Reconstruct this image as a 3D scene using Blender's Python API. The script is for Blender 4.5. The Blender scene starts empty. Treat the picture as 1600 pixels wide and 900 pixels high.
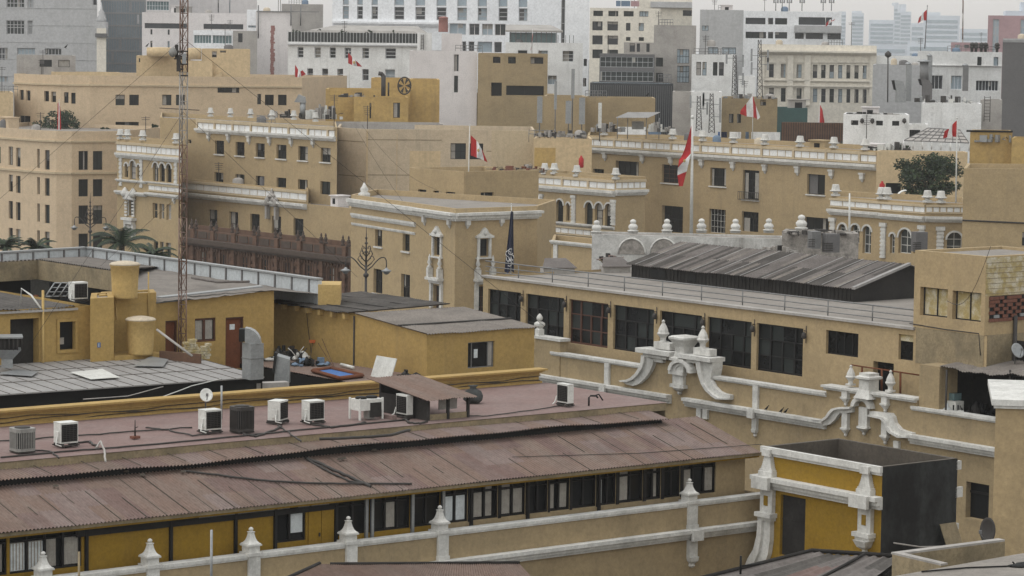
import bpy, math, random
from mathutils import Vector, Matrix
random.seed(7)
V = Vector
# ------------------------------------------------------------------ camera, sky, sun, exposure
FOC, PITCH, ROLL, YAW, ZC = 4457.46, 0.0872812, 0.013407, 0.662174, 34.0
sc = bpy.context.scene
COL = sc.collection
_cp, _sp, _cr, _sr = math.cos(PITCH), math.sin(PITCH), math.cos(ROLL), math.sin(ROLL)
FWD = V((0, _cp, -_sp)); _up = V((0, _sp, _cp)); _rt = V((1, 0, 0))
RGT = _rt * _cr + _up * _sr
UPV = _up * _cr - _rt * _sr
cd = bpy.data.cameras.new("camera"); cam = bpy.data.objects.new("camera", cd); COL.objects.link(cam)
cam.matrix_world = Matrix(((RGT.x, UPV.x, -FWD.x, 0), (RGT.y, UPV.y, -FWD.y, 0), (RGT.z, UPV.z, -FWD.z, ZC), (0, 0, 0, 1)))
cd.sensor_width = 36; cd.lens = 36 * FOC / 1600
cd.clip_start = 1; cd.clip_end = 12000
sc.camera = cam
SUN_EL, SUN_AZ = math.radians(68), math.radians(-118)      # azimuth from +Y (view direction), negative = left
w = bpy.data.worlds.new("World"); sc.world = w; w.use_nodes = True
nt = w.node_tree; bg = nt.nodes["Background"]
sky = nt.nodes.new("ShaderNodeTexSky"); sky.sky_type = 'NISHITA'; sky.sun_disc = False
sky.sun_elevation = SUN_EL; sky.sun_rotation = SUN_AZ; sky.altitude = 150; sky.dust_density = 1.0; sky.air_density = 4.0; sky.ozone_density = 1.0
hsv = nt.nodes.new("ShaderNodeHueSaturation"); hsv.inputs["Saturation"].default_value = 0.13
nt.links.new(sky.outputs[0], hsv.inputs["Color"]); nt.links.new(hsv.outputs[0], bg.inputs[0])
bg.inputs[1].default_value = 0.15
sd = bpy.data.lights.new("sun", 'SUN'); so = bpy.data.objects.new("sun", sd); COL.objects.link(so)
sd.energy = 0.6; sd.angle = math.radians(24); sd.color = (1.0, 0.965, 0.92)
sdir = V((math.sin(SUN_AZ) * math.cos(SUN_EL), math.cos(SUN_AZ) * math.cos(SUN_EL), math.sin(SUN_EL)))
so.rotation_euler = sdir.to_track_quat('Z', 'Y').to_euler()
sc.view_settings.view_transform = 'Standard'; sc.view_settings.look = 'None'
sc.view_settings.exposure = 0.34; sc.view_settings.gamma = 1.0; sc.view_settings.use_curve_mapping = False
sc.cycles.max_bounces = 6; sc.cycles.diffuse_bounces = 2; sc.cycles.glossy_bounces = 2; sc.cycles.transmission_bounces = 2
sc.cycles.volume_bounces = 3; sc.cycles.transparent_max_bounces = 12
try:
    sc.cycles.use_denoising = True
except Exception: pass

# ------------------------------------------------------------------ picture geometry: a pixel of the 1600x900 photo seen as a ray
def ray(px, py): return FWD + RGT * ((px - 800) / FOC) + UPV * ((450 - py) / FOC)
CAM = V((0, 0, ZC))
def P(px, py, D):
    v = ray(px, py); return CAM + v * (D / v.y)
def H(px, py, z):
    v = ray(px, py); return CAM + v * ((z - ZC) / v.z)
def onp(px, py, p0, n):
    v = ray(px, py); return CAM + v * ((p0 - CAM).dot(n) / v.dot(n))
DA = V((math.cos(YAW), math.sin(YAW), 0)); DB = V((math.sin(YAW), -math.cos(YAW), 0))
def hdir(d):
    if d == 'A': return DA
    if d == 'B': return DB
    a = math.radians(d); return V((math.cos(a), math.sin(a), 0))
class Fr:                                  # a facade frame: u runs to the right as seen from outside, z up, off outwards
    def __init__(s, o, d):
        s.o = V((o[0], o[1], 0)); s.d = V((d[0], d[1], 0)).normalized(); s.n = V((s.d.y, -s.d.x, 0))
    def pt(s, u, z, off=0): return s.o + s.d * u + s.n * off + V((0, 0, z))
    def uz(s, px, py, off=0):
        p = onp(px, py, s.o + s.n * off, s.n); return (p - s.o).dot(s.d), p.z
    def u(s, px, py, off=0): return s.uz(px, py, off)[0]
    def z(s, px, py, off=0): return s.uz(px, py, off)[1]
    def back(s, w): return Fr(s.o - s.n * w, s.d)

# ------------------------------------------------------------------ meshes
class MB:
    def __init__(s): s.v = []; s.f = []; s.m = []; s.s = []
    def add(s, vs, fs, m=0, smooth=False):
        b = len(s.v); s.v += [tuple(v) for v in vs]
        for f in fs: s.f.append([i + b for i in f]); s.m.append(m); s.s.append(smooth)
    def poly(s, pts, m=0): s.add(pts, [list(range(len(pts)))], m)
    def hexa(s, p, m=0): s.add(p, [[3, 2, 1, 0], [4, 5, 6, 7], [0, 1, 5, 4], [1, 2, 6, 5], [2, 3, 7, 6], [3, 0, 4, 7]], m)
    def box(s, c, sx, sy, sz, rz=0, m=0):  # c = centre of the underside
        ca, sa = math.cos(rz), math.sin(rz); q = []
        for z in (0, sz):
            for x, y in ((-1, -1), (1, -1), (1, 1), (-1, 1)):
                X, Y = x * sx / 2, y * sy / 2; q.append((c[0] + X * ca - Y * sa, c[1] + X * sa + Y * ca, c[2] + z))
        s.hexa(q, m)
    def fbox(s, fr, u0, u1, z0, z1, o0, o1, m=0):
        s.hexa([fr.pt(u, z, o) for z in (z0, z1) for u, o in ((u0, o1), (u1, o1), (u1, o0), (u0, o0))], m)
    def fprism(s, fr, pts, o0, o1, m=0):
        a = [fr.pt(u, z, o1) for u, z in pts]; b = [fr.pt(u, z, o0) for u, z in pts]; n = len(pts)
        s.add(a + b, [list(range(n)), list(range(2 * n - 1, n - 1, -1))] + [[i, i + n, (i + 1) % n + n, (i + 1) % n] for i in range(n)], m)
    def tube(s, pts, r, n=6, m=0, r1=None, smooth=True):
        pts = [V(p) for p in pts]; rings = []; k = len(pts)
        for i, p in enumerate(pts):
            t = (pts[min(i + 1, k - 1)] - pts[max(i - 1, 0)]).normalized()
            a = t.cross(V((0, 0, 1)) if abs(t.z) < 0.95 else V((1, 0, 0))).normalized(); b = t.cross(a)
            rr = r if r1 is None else r + (r1 - r) * i / (k - 1)
            rings.append([p + a * rr * math.cos(j * 2 * math.pi / n) + b * rr * math.sin(j * 2 * math.pi / n) for j in range(n)])
        vs = [q for g in rings for q in g]
        fs = [[i * n + j, i * n + (j + 1) % n, (i + 1) * n + (j + 1) % n, (i + 1) * n + j] for i in range(k - 1) for j in range(n)]
        fs += [list(range(n))[::-1], [(k - 1) * n + j for j in range(n)]]
        s.add(vs, fs, m, smooth)
    def lathe(s, c, prof, n=12, m=0, rz=0, smooth=True, sx=1, sy=1):
        vs = []
        for r, z in prof:
            for j in range(n):
                a = rz + (j + .5) * 2 * math.pi / n; vs.append((c[0] + r * math.cos(a) * sx, c[1] + r * math.sin(a) * sy, c[2] + z))
        k = len(prof)
        fs = [[i * n + j, i * n + (j + 1) % n, (i + 1) * n + (j + 1) % n, (i + 1) * n + j] for i in range(k - 1) for j in range(n)]
        fs += [list(range(n))[::-1], [(k - 1) * n + j for j in range(n)]]
        s.add(vs, fs, m, smooth)
    def corr(s, p00, p10, p01, p11, pitch=.1, amp=.022, m=0, nv=6, sag=0.0, seed=0, sheets=None):
        p00, p10, p01, p11 = V(p00), V(p10), V(p01), V(p11)
        L = (p10 - p00).length; nu = max(8, int(L / pitch * 4)); N = (p10 - p00).cross(p01 - p00).normalized()
        if N.z < 0: N = -N
        rnd = random.Random(seed); ph = [rnd.uniform(0, 6.28) for _ in range(6)]
        vs = []
        for j in range(nv + 1):
            t = j / nv
            for i in range(nu + 1):
                q = i / nu; p = (p00 * (1 - q) + p10 * q) * (1 - t) + (p01 * (1 - q) + p11 * q) * t
                w = amp * math.cos(2 * math.pi * q * L / pitch)
                if sag: w += sag * (math.sin(q * 9 + ph[0]) + math.sin(q * 23 + t * 3 + ph[1]) * .6 + math.sin(q * 51 + ph[2]) * .35) * (.4 + .6 * (1 - t))
                vs.append(p + N * w)
        b0 = len(s.m)
        s.add(vs, [[j * (nu + 1) + i, j * (nu + 1) + i + 1, (j + 1) * (nu + 1) + i + 1, (j + 1) * (nu + 1) + i] for j in range(nv) for i in range(nu)], m, True)
        if sheets:
            sw, rows, ch = sheets; tab = {}
            for j in range(nv):
                for i in range(nu):
                    key = (int(i / nu * L / sw), int(j * rows / nv)); s.m[b0 + j * nu + i] = tab.setdefault(key, rnd.choice(ch))
    def build(s, name, mats, parent=None, world=True, loc=None):
        me = bpy.data.meshes.new(name); o = bpy.data.objects.new(name, me); COL.objects.link(o)
        off = V((0, 0, 0))
        if parent is not None:
            o.parent = parent
            if world:
                q = parent
                while q is not None: off = off + q.location; q = q.parent
        elif loc is not None:
            off = V(loc); o.location = off
        me.from_pydata([(v[0] - off.x, v[1] - off.y, v[2] - off.z) for v in s.v], [], s.f)
        for mt in (mats if isinstance(mats, (list, tuple)) else [mats]): me.materials.append(mt)
        me.polygons.foreach_set("material_index", s.m); me.polygons.foreach_set("use_smooth", s.s); me.update()
        return o
def tag(o, label=None, cat=None, group=None, kind=None):
    if label: o['label'] = label
    if cat: o['category'] = cat
    if group: o['group'] = group
    if kind: o['kind'] = kind
    return o
def thing(name, label, cat, loc=(0, 0, 0), rz=0, group=None):
    o = bpy.data.objects.new(name, None); COL.objects.link(o); o.location = loc; o.rotation_euler = (0, 0, rz); o.empty_display_size = .3
    return tag(o, label, cat, group)
def dup(root, loc, rz=0, label=None, scale=None):
    def cp(o, par):
        c = o.copy(); COL.objects.link(c)
        if par is not None: c.parent = par
        for ch in list(o.children): cp(ch, c)
        return c
    r = cp(root, None); r.location = loc; r.rotation_euler = (0, 0, rz)
    if scale: r.scale = (scale,) * 3
    if label: r['label'] = label
    return r

# ------------------------------------------------------------------ materials
def mat(name, col, rough=.9, col2=None, scale=.6, streak=0.0, bump=.0, bscale=6, spec=.3, metal=0.0, fine=.12, stretch=(1, 1, 1), amount=.6, grime=0.0, rot=0.0, speck=.2):
    m = bpy.data.materials.new(name); m.use_nodes = True; n = m.node_tree.nodes; L = m.node_tree.links; b = n["Principled BSDF"]
    b.inputs["Roughness"].default_value = rough; b.inputs["Specular IOR Level"].default_value = spec; b.inputs["Metallic"].default_value = metal
    geo = n.new("ShaderNodeNewGeometry")
    def noise(scl, st=(1, 1, 1), det=5, rg=.6):
        mp = n.new("ShaderNodeMapping"); mp.inputs["Scale"].default_value = st
        if rot:
            m0 = n.new("ShaderNodeMapping"); m0.inputs["Rotation"].default_value = (0, 0, rot); L.new(geo.outputs["Position"], m0.inputs[0]); L.new(m0.outputs[0], mp.inputs[0])
        else: L.new(geo.outputs["Position"], mp.inputs[0])
        t = n.new("ShaderNodeTexNoise"); t.inputs["Scale"].default_value = scl; t.inputs["Detail"].default_value = det; t.inputs["Roughness"].default_value = rg
        L.new(mp.outputs[0], t.inputs[0]); return t.outputs[0]
    def ramp(src, a, bb):
        r = n.new("ShaderNodeMapRange"); r.inputs[1].default_value = a; r.inputs[2].default_value = bb; L.new(src, r.inputs[0]); return r.outputs[0]
    def mix(fac, a, bcol, mode='MIX'):
        x = n.new("ShaderNodeMix"); x.data_type = 'RGBA'; x.blend_type = mode
        if isinstance(fac, (int, float)): x.inputs[0].default_value = fac
        else: L.new(fac, x.inputs[0])
        for k, q in ((6, a), (7, bcol)):
            if isinstance(q, tuple): x.inputs[k].default_value = (*q, 1)
            else: L.new(q, x.inputs[k])
        return x.outputs[2]
    def mul(src, k):
        x = n.new("ShaderNodeMath"); x.operation = 'MULTIPLY'; x.inputs[1].default_value = k; L.new(src, x.inputs[0]); return x.outputs[0]
    c2 = col2 or tuple(c * .72 for c in col)
    c = mix(mul(ramp(noise(scale, stretch), .42, .68), amount), col, c2)
    if fine: c = mix(mul(ramp(noise(scale * 11, stretch, 3), .45, .75), fine * 2), c, tuple(x * .55 for x in col))
    if streak:
        f = ramp(noise(1.0, (1.1, 1.1, .07), 5, .7), .54, .86)
        c = mix(mul(f, streak), c, (.13, .115, .095))
    if speck:
        r = n.new("ShaderNodeMapRange"); r.inputs[1].default_value = .3; r.inputs[2].default_value = .7; r.inputs[3].default_value = 1 - speck; r.inputs[4].default_value = 1 + speck * .75; L.new(noise(7.0 if 'far' not in name else 2.6, (1, 1, 1), 6, .8), r.inputs[0])
        c = mix(1.0, c, r.outputs[0], 'MULTIPLY')
    if grime:
        f = ramp(noise(.55, (1, 1, 1.6), 8, .72), .50, .72); c = mix(mul(f, grime), c, tuple(x * .42 + .012 for x in col))
        f = ramp(noise(5.0, (1, 1, .5), 6, .7), .60, .78); c = mix(mul(f, grime * .9), c, tuple(x * .35 + .01 for x in col))
    L.new(c, b.inputs["Base Color"])
    if bump:
        bp = n.new("ShaderNodeBump"); bp.inputs["Strength"].default_value = bump; bp.inputs["Distance"].default_value = .03
        L.new(noise(bscale, (1, 1, 1), 4), bp.inputs["Height"]); L.new(bp.outputs[0], b.inputs["Normal"])
    return m
def flat(name, col, rough=.6, spec=.4, metal=0): 
    return mat(name, col, rough, scale=3, fine=.06, amount=.35, spec=spec, metal=metal)
M = {}
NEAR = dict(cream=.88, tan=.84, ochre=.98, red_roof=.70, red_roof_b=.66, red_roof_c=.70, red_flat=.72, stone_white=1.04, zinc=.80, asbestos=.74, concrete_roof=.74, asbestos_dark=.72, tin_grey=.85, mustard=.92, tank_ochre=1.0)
GRIME = dict(cream=.32, tan=.45, ochre=.45, red_roof=.45, red_roof_b=.5, red_roof_c=.45, red_flat=.4, stone_white=.55, zinc=.4, asbestos=.5, asbestos_dark=.5, concrete_roof=.5, mustard=.22, cream_far=.28, cream_pink=.26, cream_grey=.36, tan_far=.2, ochre_far=.4, white_wall=.3, concrete=.35, tar=.5, ac_white=.3, white_dirty=.7, beige_far=.12, wood=.5)
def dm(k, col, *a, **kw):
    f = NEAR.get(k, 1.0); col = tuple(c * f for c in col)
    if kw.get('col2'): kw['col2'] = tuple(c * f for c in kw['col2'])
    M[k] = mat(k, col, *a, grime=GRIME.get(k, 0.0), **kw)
dm('cream', (.48, .36, .205), col2=(.40, .305, .18), scale=.25, streak=.30, bump=.25, bscale=9)
dm('dark_brown', (.10, .085, .07), col2=(.055, .048, .04), scale=.8, fine=.25, streak=.4)  # dark brown for sheet laps, seams, terrace floor and the tower's hollow top
dm('red_roof_b', (.25, .165, .145), col2=(.31, .24, .215), scale=.9, fine=.25, rot=-YAW, stretch=(1.6, .22, 1))
dm('red_roof_c', (.29, .212, .19), col2=(.33, .27, .245), scale=.9, fine=.25, rot=-YAW, stretch=(1.6, .22, 1))
dm('glass_b', (.016, .018, .018), col2=(.012, .013, .013), rough=.25, scale=.8, spec=.3)
dm('glass_c', (.028, .034, .033), col2=(.02, .023, .022), rough=.3, scale=.8, spec=.35)
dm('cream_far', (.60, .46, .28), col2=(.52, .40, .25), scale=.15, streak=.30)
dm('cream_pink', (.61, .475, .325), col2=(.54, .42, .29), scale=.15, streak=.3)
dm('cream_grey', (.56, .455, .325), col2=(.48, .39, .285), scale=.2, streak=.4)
dm('cream_pale', (.54, .44, .30), col2=(.46, .375, .25), scale=.25, streak=.25, bump=.2)
dm('panel_blue', (.50, .53, .55), col2=(.40, .42, .43), scale=.8, streak=.4)
dm('white_dirty', (.58, .57, .55), col2=(.28, .265, .24), scale=.9, streak=.9, fine=.25, bump=.3)
dm('tan', (.44, .335, .195), col2=(.34, .265, .16), scale=.35, streak=.35, bump=.3)
dm('ochre', (.44, .295, .105), col2=(.355, .24, .09), scale=.35, streak=.35, bump=.25, bscale=8)
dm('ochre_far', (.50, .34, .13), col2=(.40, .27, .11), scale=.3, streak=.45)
dm('mustard', (.315, .19, .022), col2=(.29, .165, .016), scale=.5, streak=.14, bump=.2, bscale=10)
dm('stone_white', (.64, .63, .60), col2=(.42, .41, .385), scale=1.6, streak=.45, bump=.2, bscale=14)
dm('white_wall', (.80, .80, .79), col2=(.58, .57, .55), scale=.3, streak=.40, bump=.15)
dm('white_far', (.86, .87, .89), col2=(.78, .79, .81), scale=.05, streak=.18)  # far white raised so the colour itself carries part of the haze
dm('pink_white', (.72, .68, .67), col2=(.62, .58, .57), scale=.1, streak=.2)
dm('beige_far', (.74, .69, .60), col2=(.64, .60, .53), scale=.08, streak=.22)  # far beige lightened too, haze put into its colour
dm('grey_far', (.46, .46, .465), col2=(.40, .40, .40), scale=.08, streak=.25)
dm('grey_dark', (.15, .145, .145), col2=(.115, .11, .11), scale=.2, streak=.3)
dm('concrete', (.40, .375, .35), col2=(.24, .225, .21), scale=.5, streak=.4, bump=.3)
dm('concrete_roof', (.37, .335, .30), col2=(.24, .215, .19), scale=.45, bump=.3, stretch=(1, 1, 1))
dm('red_roof', (.27, .185, .150), col2=(.30, .245, .212), scale=.9, bump=.2, fine=.22, rot=-YAW, stretch=(1.6, .22, 1))
dm('red_flat', (.30, .20, .182), col2=(.35, .27, .25), scale=.6, bump=.2, fine=.15)
dm('zinc', (.36, .345, .335), col2=(.46, .44, .425), scale=.7, rough=.6, fine=.25, spec=.4)
dm('tin_grey', (.15, .13, .12), col2=(.25, .225, .21), scale=.9, rough=.7, fine=.3)
dm('asbestos', (.30, .265, .235), col2=(.18, .16, .145), scale=.7, fine=.3)
dm('asbestos_dark', (.10, .09, .082), col2=(.20, .18, .165), scale=.7, fine=.3)
dm('dark_wall', (.024, .022, .021), col2=(.05, .046, .042), scale=.8, fine=.2)
dm('tar', (.018, .0175, .017), col2=(.085, .09, .09), scale=.42, fine=.25, bump=.3, amount=.75, stretch=(1, 1, .55))
dm('wood_dark', (.085, .062, .05), col2=(.055, .04, .032), scale=1.5, fine=.25)
dm('wood', (.15, .085, .056), col2=(.085, .048, .034), scale=1.5, fine=.25)
dm('door_red', (.16, .055, .025), col2=(.11, .04, .02), scale=1, fine=.2)
dm('brick', (.20, .085, .058), col2=(.13, .06, .045), scale=4, fine=.3)
dm('rubble', (.36, .33, .30), col2=(.13, .12, .11), scale=2.6, fine=.4, bump=.6, bscale=4, amount=.9)
dm('steel', (.20, .20, .20), rough=.5, scale=1.5, metal=.3)
dm('galv', (.32, .33, .335), col2=(.24, .245, .25), rough=.45, scale=1.5, metal=.4)
dm('ac_white', (.66, .66, .63), col2=(.52, .51, .48), rough=.5, scale=2, streak=.15)
dm('ac_grey', (.27, .265, .25), col2=(.20, .195, .185), rough=.5, scale=2)
dm('black', (.009, .009, .009), rough=.7, scale=2)
dm('dark_metal', (.05, .045, .042), rough=.6, scale=2)
dm('rust', (.15, .085, .06), col2=(.30, .24, .22), scale=1.2, rough=.8)
dm('curtain', (.38, .355, .32), col2=(.24, .225, .20), scale=2, rough=1)
dm('paper', (.68, .72, .74), scale=2, rough=.9)
dm('teal_glass', (.10, .16, .17), col2=(.16, .23, .24), rough=.2, scale=.4, spec=.6)
dm('blue_glass', (.30, .37, .42), col2=(.42, .48, .52), rough=.35, scale=.3, spec=.6)
dm('glass', (.010, .0105, .011), col2=(.02, .021, .022), rough=.2, scale=.5, spec=.25)
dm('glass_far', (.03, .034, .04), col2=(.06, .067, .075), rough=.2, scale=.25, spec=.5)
dm('glass_grey', (.06, .068, .068), col2=(.035, .038, .04), rough=.25, scale=.7, spec=.5)
dm('frame_dark', (.012, .011, .011), rough=.6, scale=2)
dm('frame_brown', (.10, .045, .03), rough=.7, scale=2)
dm('flag_red', (.42, .03, .03), col2=(.34, .025, .03), rough=.9, scale=2)
dm('flag_white', (.72, .71, .70), rough=.9, scale=2)
dm('navy', (.018, .022, .05), rough=.9, scale=2)
dm('leaf', (.045, .070, .030), col2=(.075, .10, .045), scale=1.5, rough=.7, fine=.3)
dm('leaf_dark', (.022, .036, .020), col2=(.04, .058, .03), scale=1.5, rough=.7, fine=.3)
dm('palm_leaf', (.026, .038, .024), col2=(.05, .064, .042), scale=1.2, rough=.6)
dm('bark', (.12, .09, .065), scale=3)
dm('blue', (.05, .16, .42), col2=(.04, .12, .33), scale=1, rough=.5)
dm('asphalt', (.05, .05, .05), scale=.5)
dm('orange', (.55, .14, .04), scale=2)
dm('green_shade', (.06, .115, .11), col2=(.045, .08, .077), scale=.6)
dm('laundry_blue', (.16, .22, .30), scale=2)
dm('tank_ochre', (.50, .35, .14), col2=(.42, .29, .12), scale=1.2, streak=.25)
dm('tank_lid', (.55, .47, .36), scale=1.2)
dm('tank_pink', (.34, .17, .15), scale=1.2, streak=.2)
dm('sky_tower', (.68, .73, .80), scale=.02)  # distance haze on the skyline towers painted into this pale bluish base colour
dm('pinkish', (.42, .27, .28), scale=.1)
dm('mould', (.30, .24, .15), col2=(.10, .085, .06), scale=.9, streak=.6, bump=.4, fine=.3)
dm('peeled', (.42, .33, .15), col2=(.66, .62, .52), scale=2.2, fine=.3, amount=1)

# ------------------------------------------------------------------ wall sheets with openings, buildings
def wall(mb, fr, u0, u1, z0, z1, holes, dep=.22, m=0, mr=None):
    us = sorted({u0, u1, *[min(max(h[k], u0), u1) for h in holes for k in (0, 1)]}); zs = sorted({z0, z1, *[min(max(h[k], z0), z1) for h in holes for k in (2, 3)]})
    for i in range(len(us) - 1):
        run = None
        for j in range(len(zs) - 1):
            uc, zc = (us[i] + us[i + 1]) / 2, (zs[j] + zs[j + 1]) / 2
            inside = any(h[0] < uc < h[1] and h[2] < zc < h[3] for h in holes)
            if not inside and run is None: run = zs[j]
            if run is not None and (inside or j == len(zs) - 2):
                top = zs[j] if inside else zs[j + 1]
                mb.poly([fr.pt(us[i], run), fr.pt(us[i + 1], run), fr.pt(us[i + 1], top), fr.pt(us[i], top)], m); run = None
    mr = m if mr is None else mr
    for a, b, c, d, dep in [(*h[:4], h[4] if len(h) > 4 else dep) for h in holes]:
        for (p, q), (r, s_) in (((a, c), (b, c)), ((b, c), (b, d)), ((b, d), (a, d)), ((a, d), (a, c))):
            mb.poly([fr.pt(p, q), fr.pt(p, q, -dep), fr.pt(r, s_, -dep), fr.pt(r, s_)], mr)
def chain(px, py, D, *segs):
    p = P(px, py, D); pts = [p]
    for x, d in segs:
        d = hdir(d); v = ray(x, py); n = V((v.y, -v.x, 0)); q = pts[-1]
        t = (CAM - q).dot(n) / d.dot(n); pts.append(q + d * t)
    return pts
BL = []
class Bld:
    def __init__(s, name, label, pts, z0=0.0, z1=None, back=12, cat='building', mat='cream', roof='concrete_roof', par=.5, pth=.25, kind=None, quad=False, dep=.22, backdir=None):
        s.z1 = pts[0].z if z1 is None else z1; s.z0 = z0; s.wr = random.Random(label); BL.append(s)
        p2 = [V((p.x, p.y, 0)) for p in pts]
        if quad: poly = p2 + [p2[0] + p2[2] - p2[1]]
        else:
            if backdir is not None: bd = hdir(backdir); poly = p2 + [p2[-1] + bd * back, p2[0] + bd * back]
            else:
                e = (p2[-1] - p2[0]).normalized() * min(.3, (p2[-1] - p2[0]).length * .05); poly = p2 + [p2[-1] + p2[-1].normalized() * back - e, p2[0] + p2[0].normalized() * back + e]
        s.poly = poly; s.mat = mat; s.roof = roof; s.par = par; s.pth = pth; s.dep = dep
        c = sum(poly, V((0, 0, 0))) / len(poly)
        s.root = thing(name, label, cat, (c.x, c.y, z0))
        s.fr = [Fr(poly[i], poly[(i + 1) % len(poly)] - poly[i]) for i in range(len(poly))]
        s.len = [(poly[(i + 1) % len(poly)] - poly[i]).length for i in range(len(poly))]
        s.holes = [[] for _ in poly]; s.nw = 0
    def win(s, i, xs, y0, y1=None, nx=2, nz=2, glass='glass', frame='frame_dark', sill=None, fw=.05, dep=None, sub=False, name='window', surround=None, bars=True, noz=False):
        fr = s.fr[i]; y1 = y1 or y0; n = len(xs); L = []
        for k, (a, b) in enumerate(xs):
            t = k / (n - 1) if n > 1 else 0
            yt, yb = y0[0] + (y1[0] - y0[0]) * t, y0[1] + (y1[1] - y0[1]) * t; ym = (yt + yb) / 2; xm = (a + b) / 2
            L.append([fr.u(a, ym), fr.u(b, ym), fr.z(xm, yb), fr.z(xm, yt)])
        if not noz:
            zb = sum(l[2] for l in L) / n; zt = sum(l[3] for l in L) / n
        for l in L:
            if not noz: l[2], l[3] = zb, zt
            s.addwin(i, *l, nx, nz, glass, frame, sill, fw, dep, sub, name, surround)
    def addwin(s, i, a, b, c, d, nx=2, nz=2, glass='glass', frame='frame_dark', sill=None, fw=.05, dep=None, sub=False, name='window', surround=None):
        fr = s.fr[i]; dep = dep or s.dep
        a = max(a, .02); b = min(b, s.len[i] - .02); c = max(c, s.z0 + .02); d = min(d, s.z1 - .02)
        if b - a < .05 or d - c < .05: return
        s.holes[i].append((a, b, c, d, dep))
        mb = MB(); mb.fbox(fr, a, b, c, d, -dep - .05, -dep + .002, 0)
        fb = MB() if sub else mb; k = 0 if sub else 1; o0, o1 = -dep + .004, -dep + .05
        for t in range(nx + 1):
            u = a + (b - a) * t / nx; fb.fbox(fr, max(a, u - fw / 2 - (fw / 2 if t == nx else 0)), min(b, u + fw / 2 + (fw / 2 if t == 0 else 0)), c, d, o0, o1, k)
        for t in range(nz + 1):
            z = c + (d - c) * t / nz; fb.fbox(fr, a, b, max(c, z - fw / 2 - (fw / 2 if t == nz else 0)), min(d, z + fw / 2 + (fw / 2 if t == 0 else 0)), o0, o1 + .006, k)
        WR_ = s.wr; mats_ = [M[glass], M[frame]]
        if glass in ('glass', 'glass_far') and name == 'window':
            mats_[0] = M[WR_.choice(('glass', 'glass_b', 'glass_b', 'glass_c') if glass == 'glass' else ('glass_far', 'glass_far', 'glass_c', 'blue_glass'))]
            r_ = WR_.random()
            if r_ < .45 and not sub and b - a > .5:
                w_ = (b - a) / max(1, nx); j = WR_.randrange(max(1, nx)); mb.fbox(fr, a + w_ * j + .02, a + w_ * (j + WR_.choice((.35, .6, .95))), c + (d - c) * WR_.choice((0, 0, .45, .6)), d - .03, -dep + .0025, -dep + .0035, 2)
            elif r_ < .55 and not sub: mb.fbox(fr, a + .02, b - .02, d - (d - c) * WR_.uniform(.2, .5), d - .02, -dep + .0025, -dep + .0035, 2)
            if len(mb.m) and max(mb.m) == 2: mats_.append(M[WR_.choice(('curtain', 'concrete', 'grey_dark', 'curtain'))])
        o = mb.build(name, mats_ if not sub else mats_[0], s.root)
        if sub: fb.build('frame', M[frame], o)
        if sill:
            q = MB(); q.fbox(fr, a - .12, b + .12, c - .14, c - .002, .003, .14); q.build('sill', M[sill], o)
        if surround:
            q = MB(); t = .16
            q.fbox(fr, a - t, a, c, d, .003, .07); q.fbox(fr, b, b + t, c, d, .003, .07); q.fbox(fr, a - t * 1.3, b + t * 1.3, d, d + t, .003, .12)
            q.build('surround', M[surround], o)
        return o
    def arch(s, i, x0, x1, yt, yb, glass='glass', frame='frame_dark', ring='stone_white', rw=.16, nx=2, nz=3):
        fr = s.fr[i]; ym = (yt + yb) / 2
        a, b = fr.u(x0, ym), fr.u(x1, ym); c, d = fr.z((x0 + x1) / 2, yb), fr.z((x0 + x1) / 2, yt); r = (b - a) / 2; m = (a + b) / 2; zs = max(d - r, c)
        o = s.addwin(i, a, b, c, d, nx, nz, glass, frame)
        if o is None: return
        q = MB(); N = 8
        for sg in (-1, 1):
            pts = [(m + sg * r, d), (m + sg * r, zs)] + [(m + sg * r * math.cos(t * math.pi / 2 / N), zs + (d - zs) * math.sin(t * math.pi / 2 / N)) for t in range(1, N + 1)]
            if sg > 0: pts = pts[::-1]
            q.fprism(fr, pts, -s.dep + .06, -.0005, 0)
        q.build('spandrel', M[s.mat], o)
        g = MB(); K = 12
        for t in range(K):
            A, B_ = math.pi * t / K, math.pi * (t + 1) / K; R = r + rw; h = d - zs
            g.fprism(fr, [(m + r * math.cos(A), zs + h * math.sin(A)), (m + R * math.cos(A), zs + (h + rw) * math.sin(A)), (m + R * math.cos(B_), zs + (h + rw) * math.sin(B_)), (m + r * math.cos(B_), zs + h * math.sin(B_))], .003, .09)
        g.build('arch_moulding', M[ring], o)
    def band(s, i, x0, x1, yt, yb, off=.15, mat='stone_white', name='cornice', o0=.003, u0=None, u1=None, ends=0):
        fr = s.fr[i]; ym = (yt + yb) / 2
        a = fr.u(x0, ym) if u0 is None else u0; b = fr.u(x1, ym) if u1 is None else u1; xm = (x0 + x1) / 2
        zt, zb = fr.z(x0, yt), fr.z(x0, yb); h = zt - zb
        q = MB()
        q.fbox(fr, a - ends, b + ends, zb + h * .55, zt, o0, off); q.fbox(fr, a - ends * .6, b + ends * .6, zb + h * .25, zb + h * .55 - .001, o0, off * .7); q.fbox(fr, a, b, zb, zb + h * .25 - .001, o0, off * .4)
        return q.build(name, M[mat], s.root)
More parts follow.
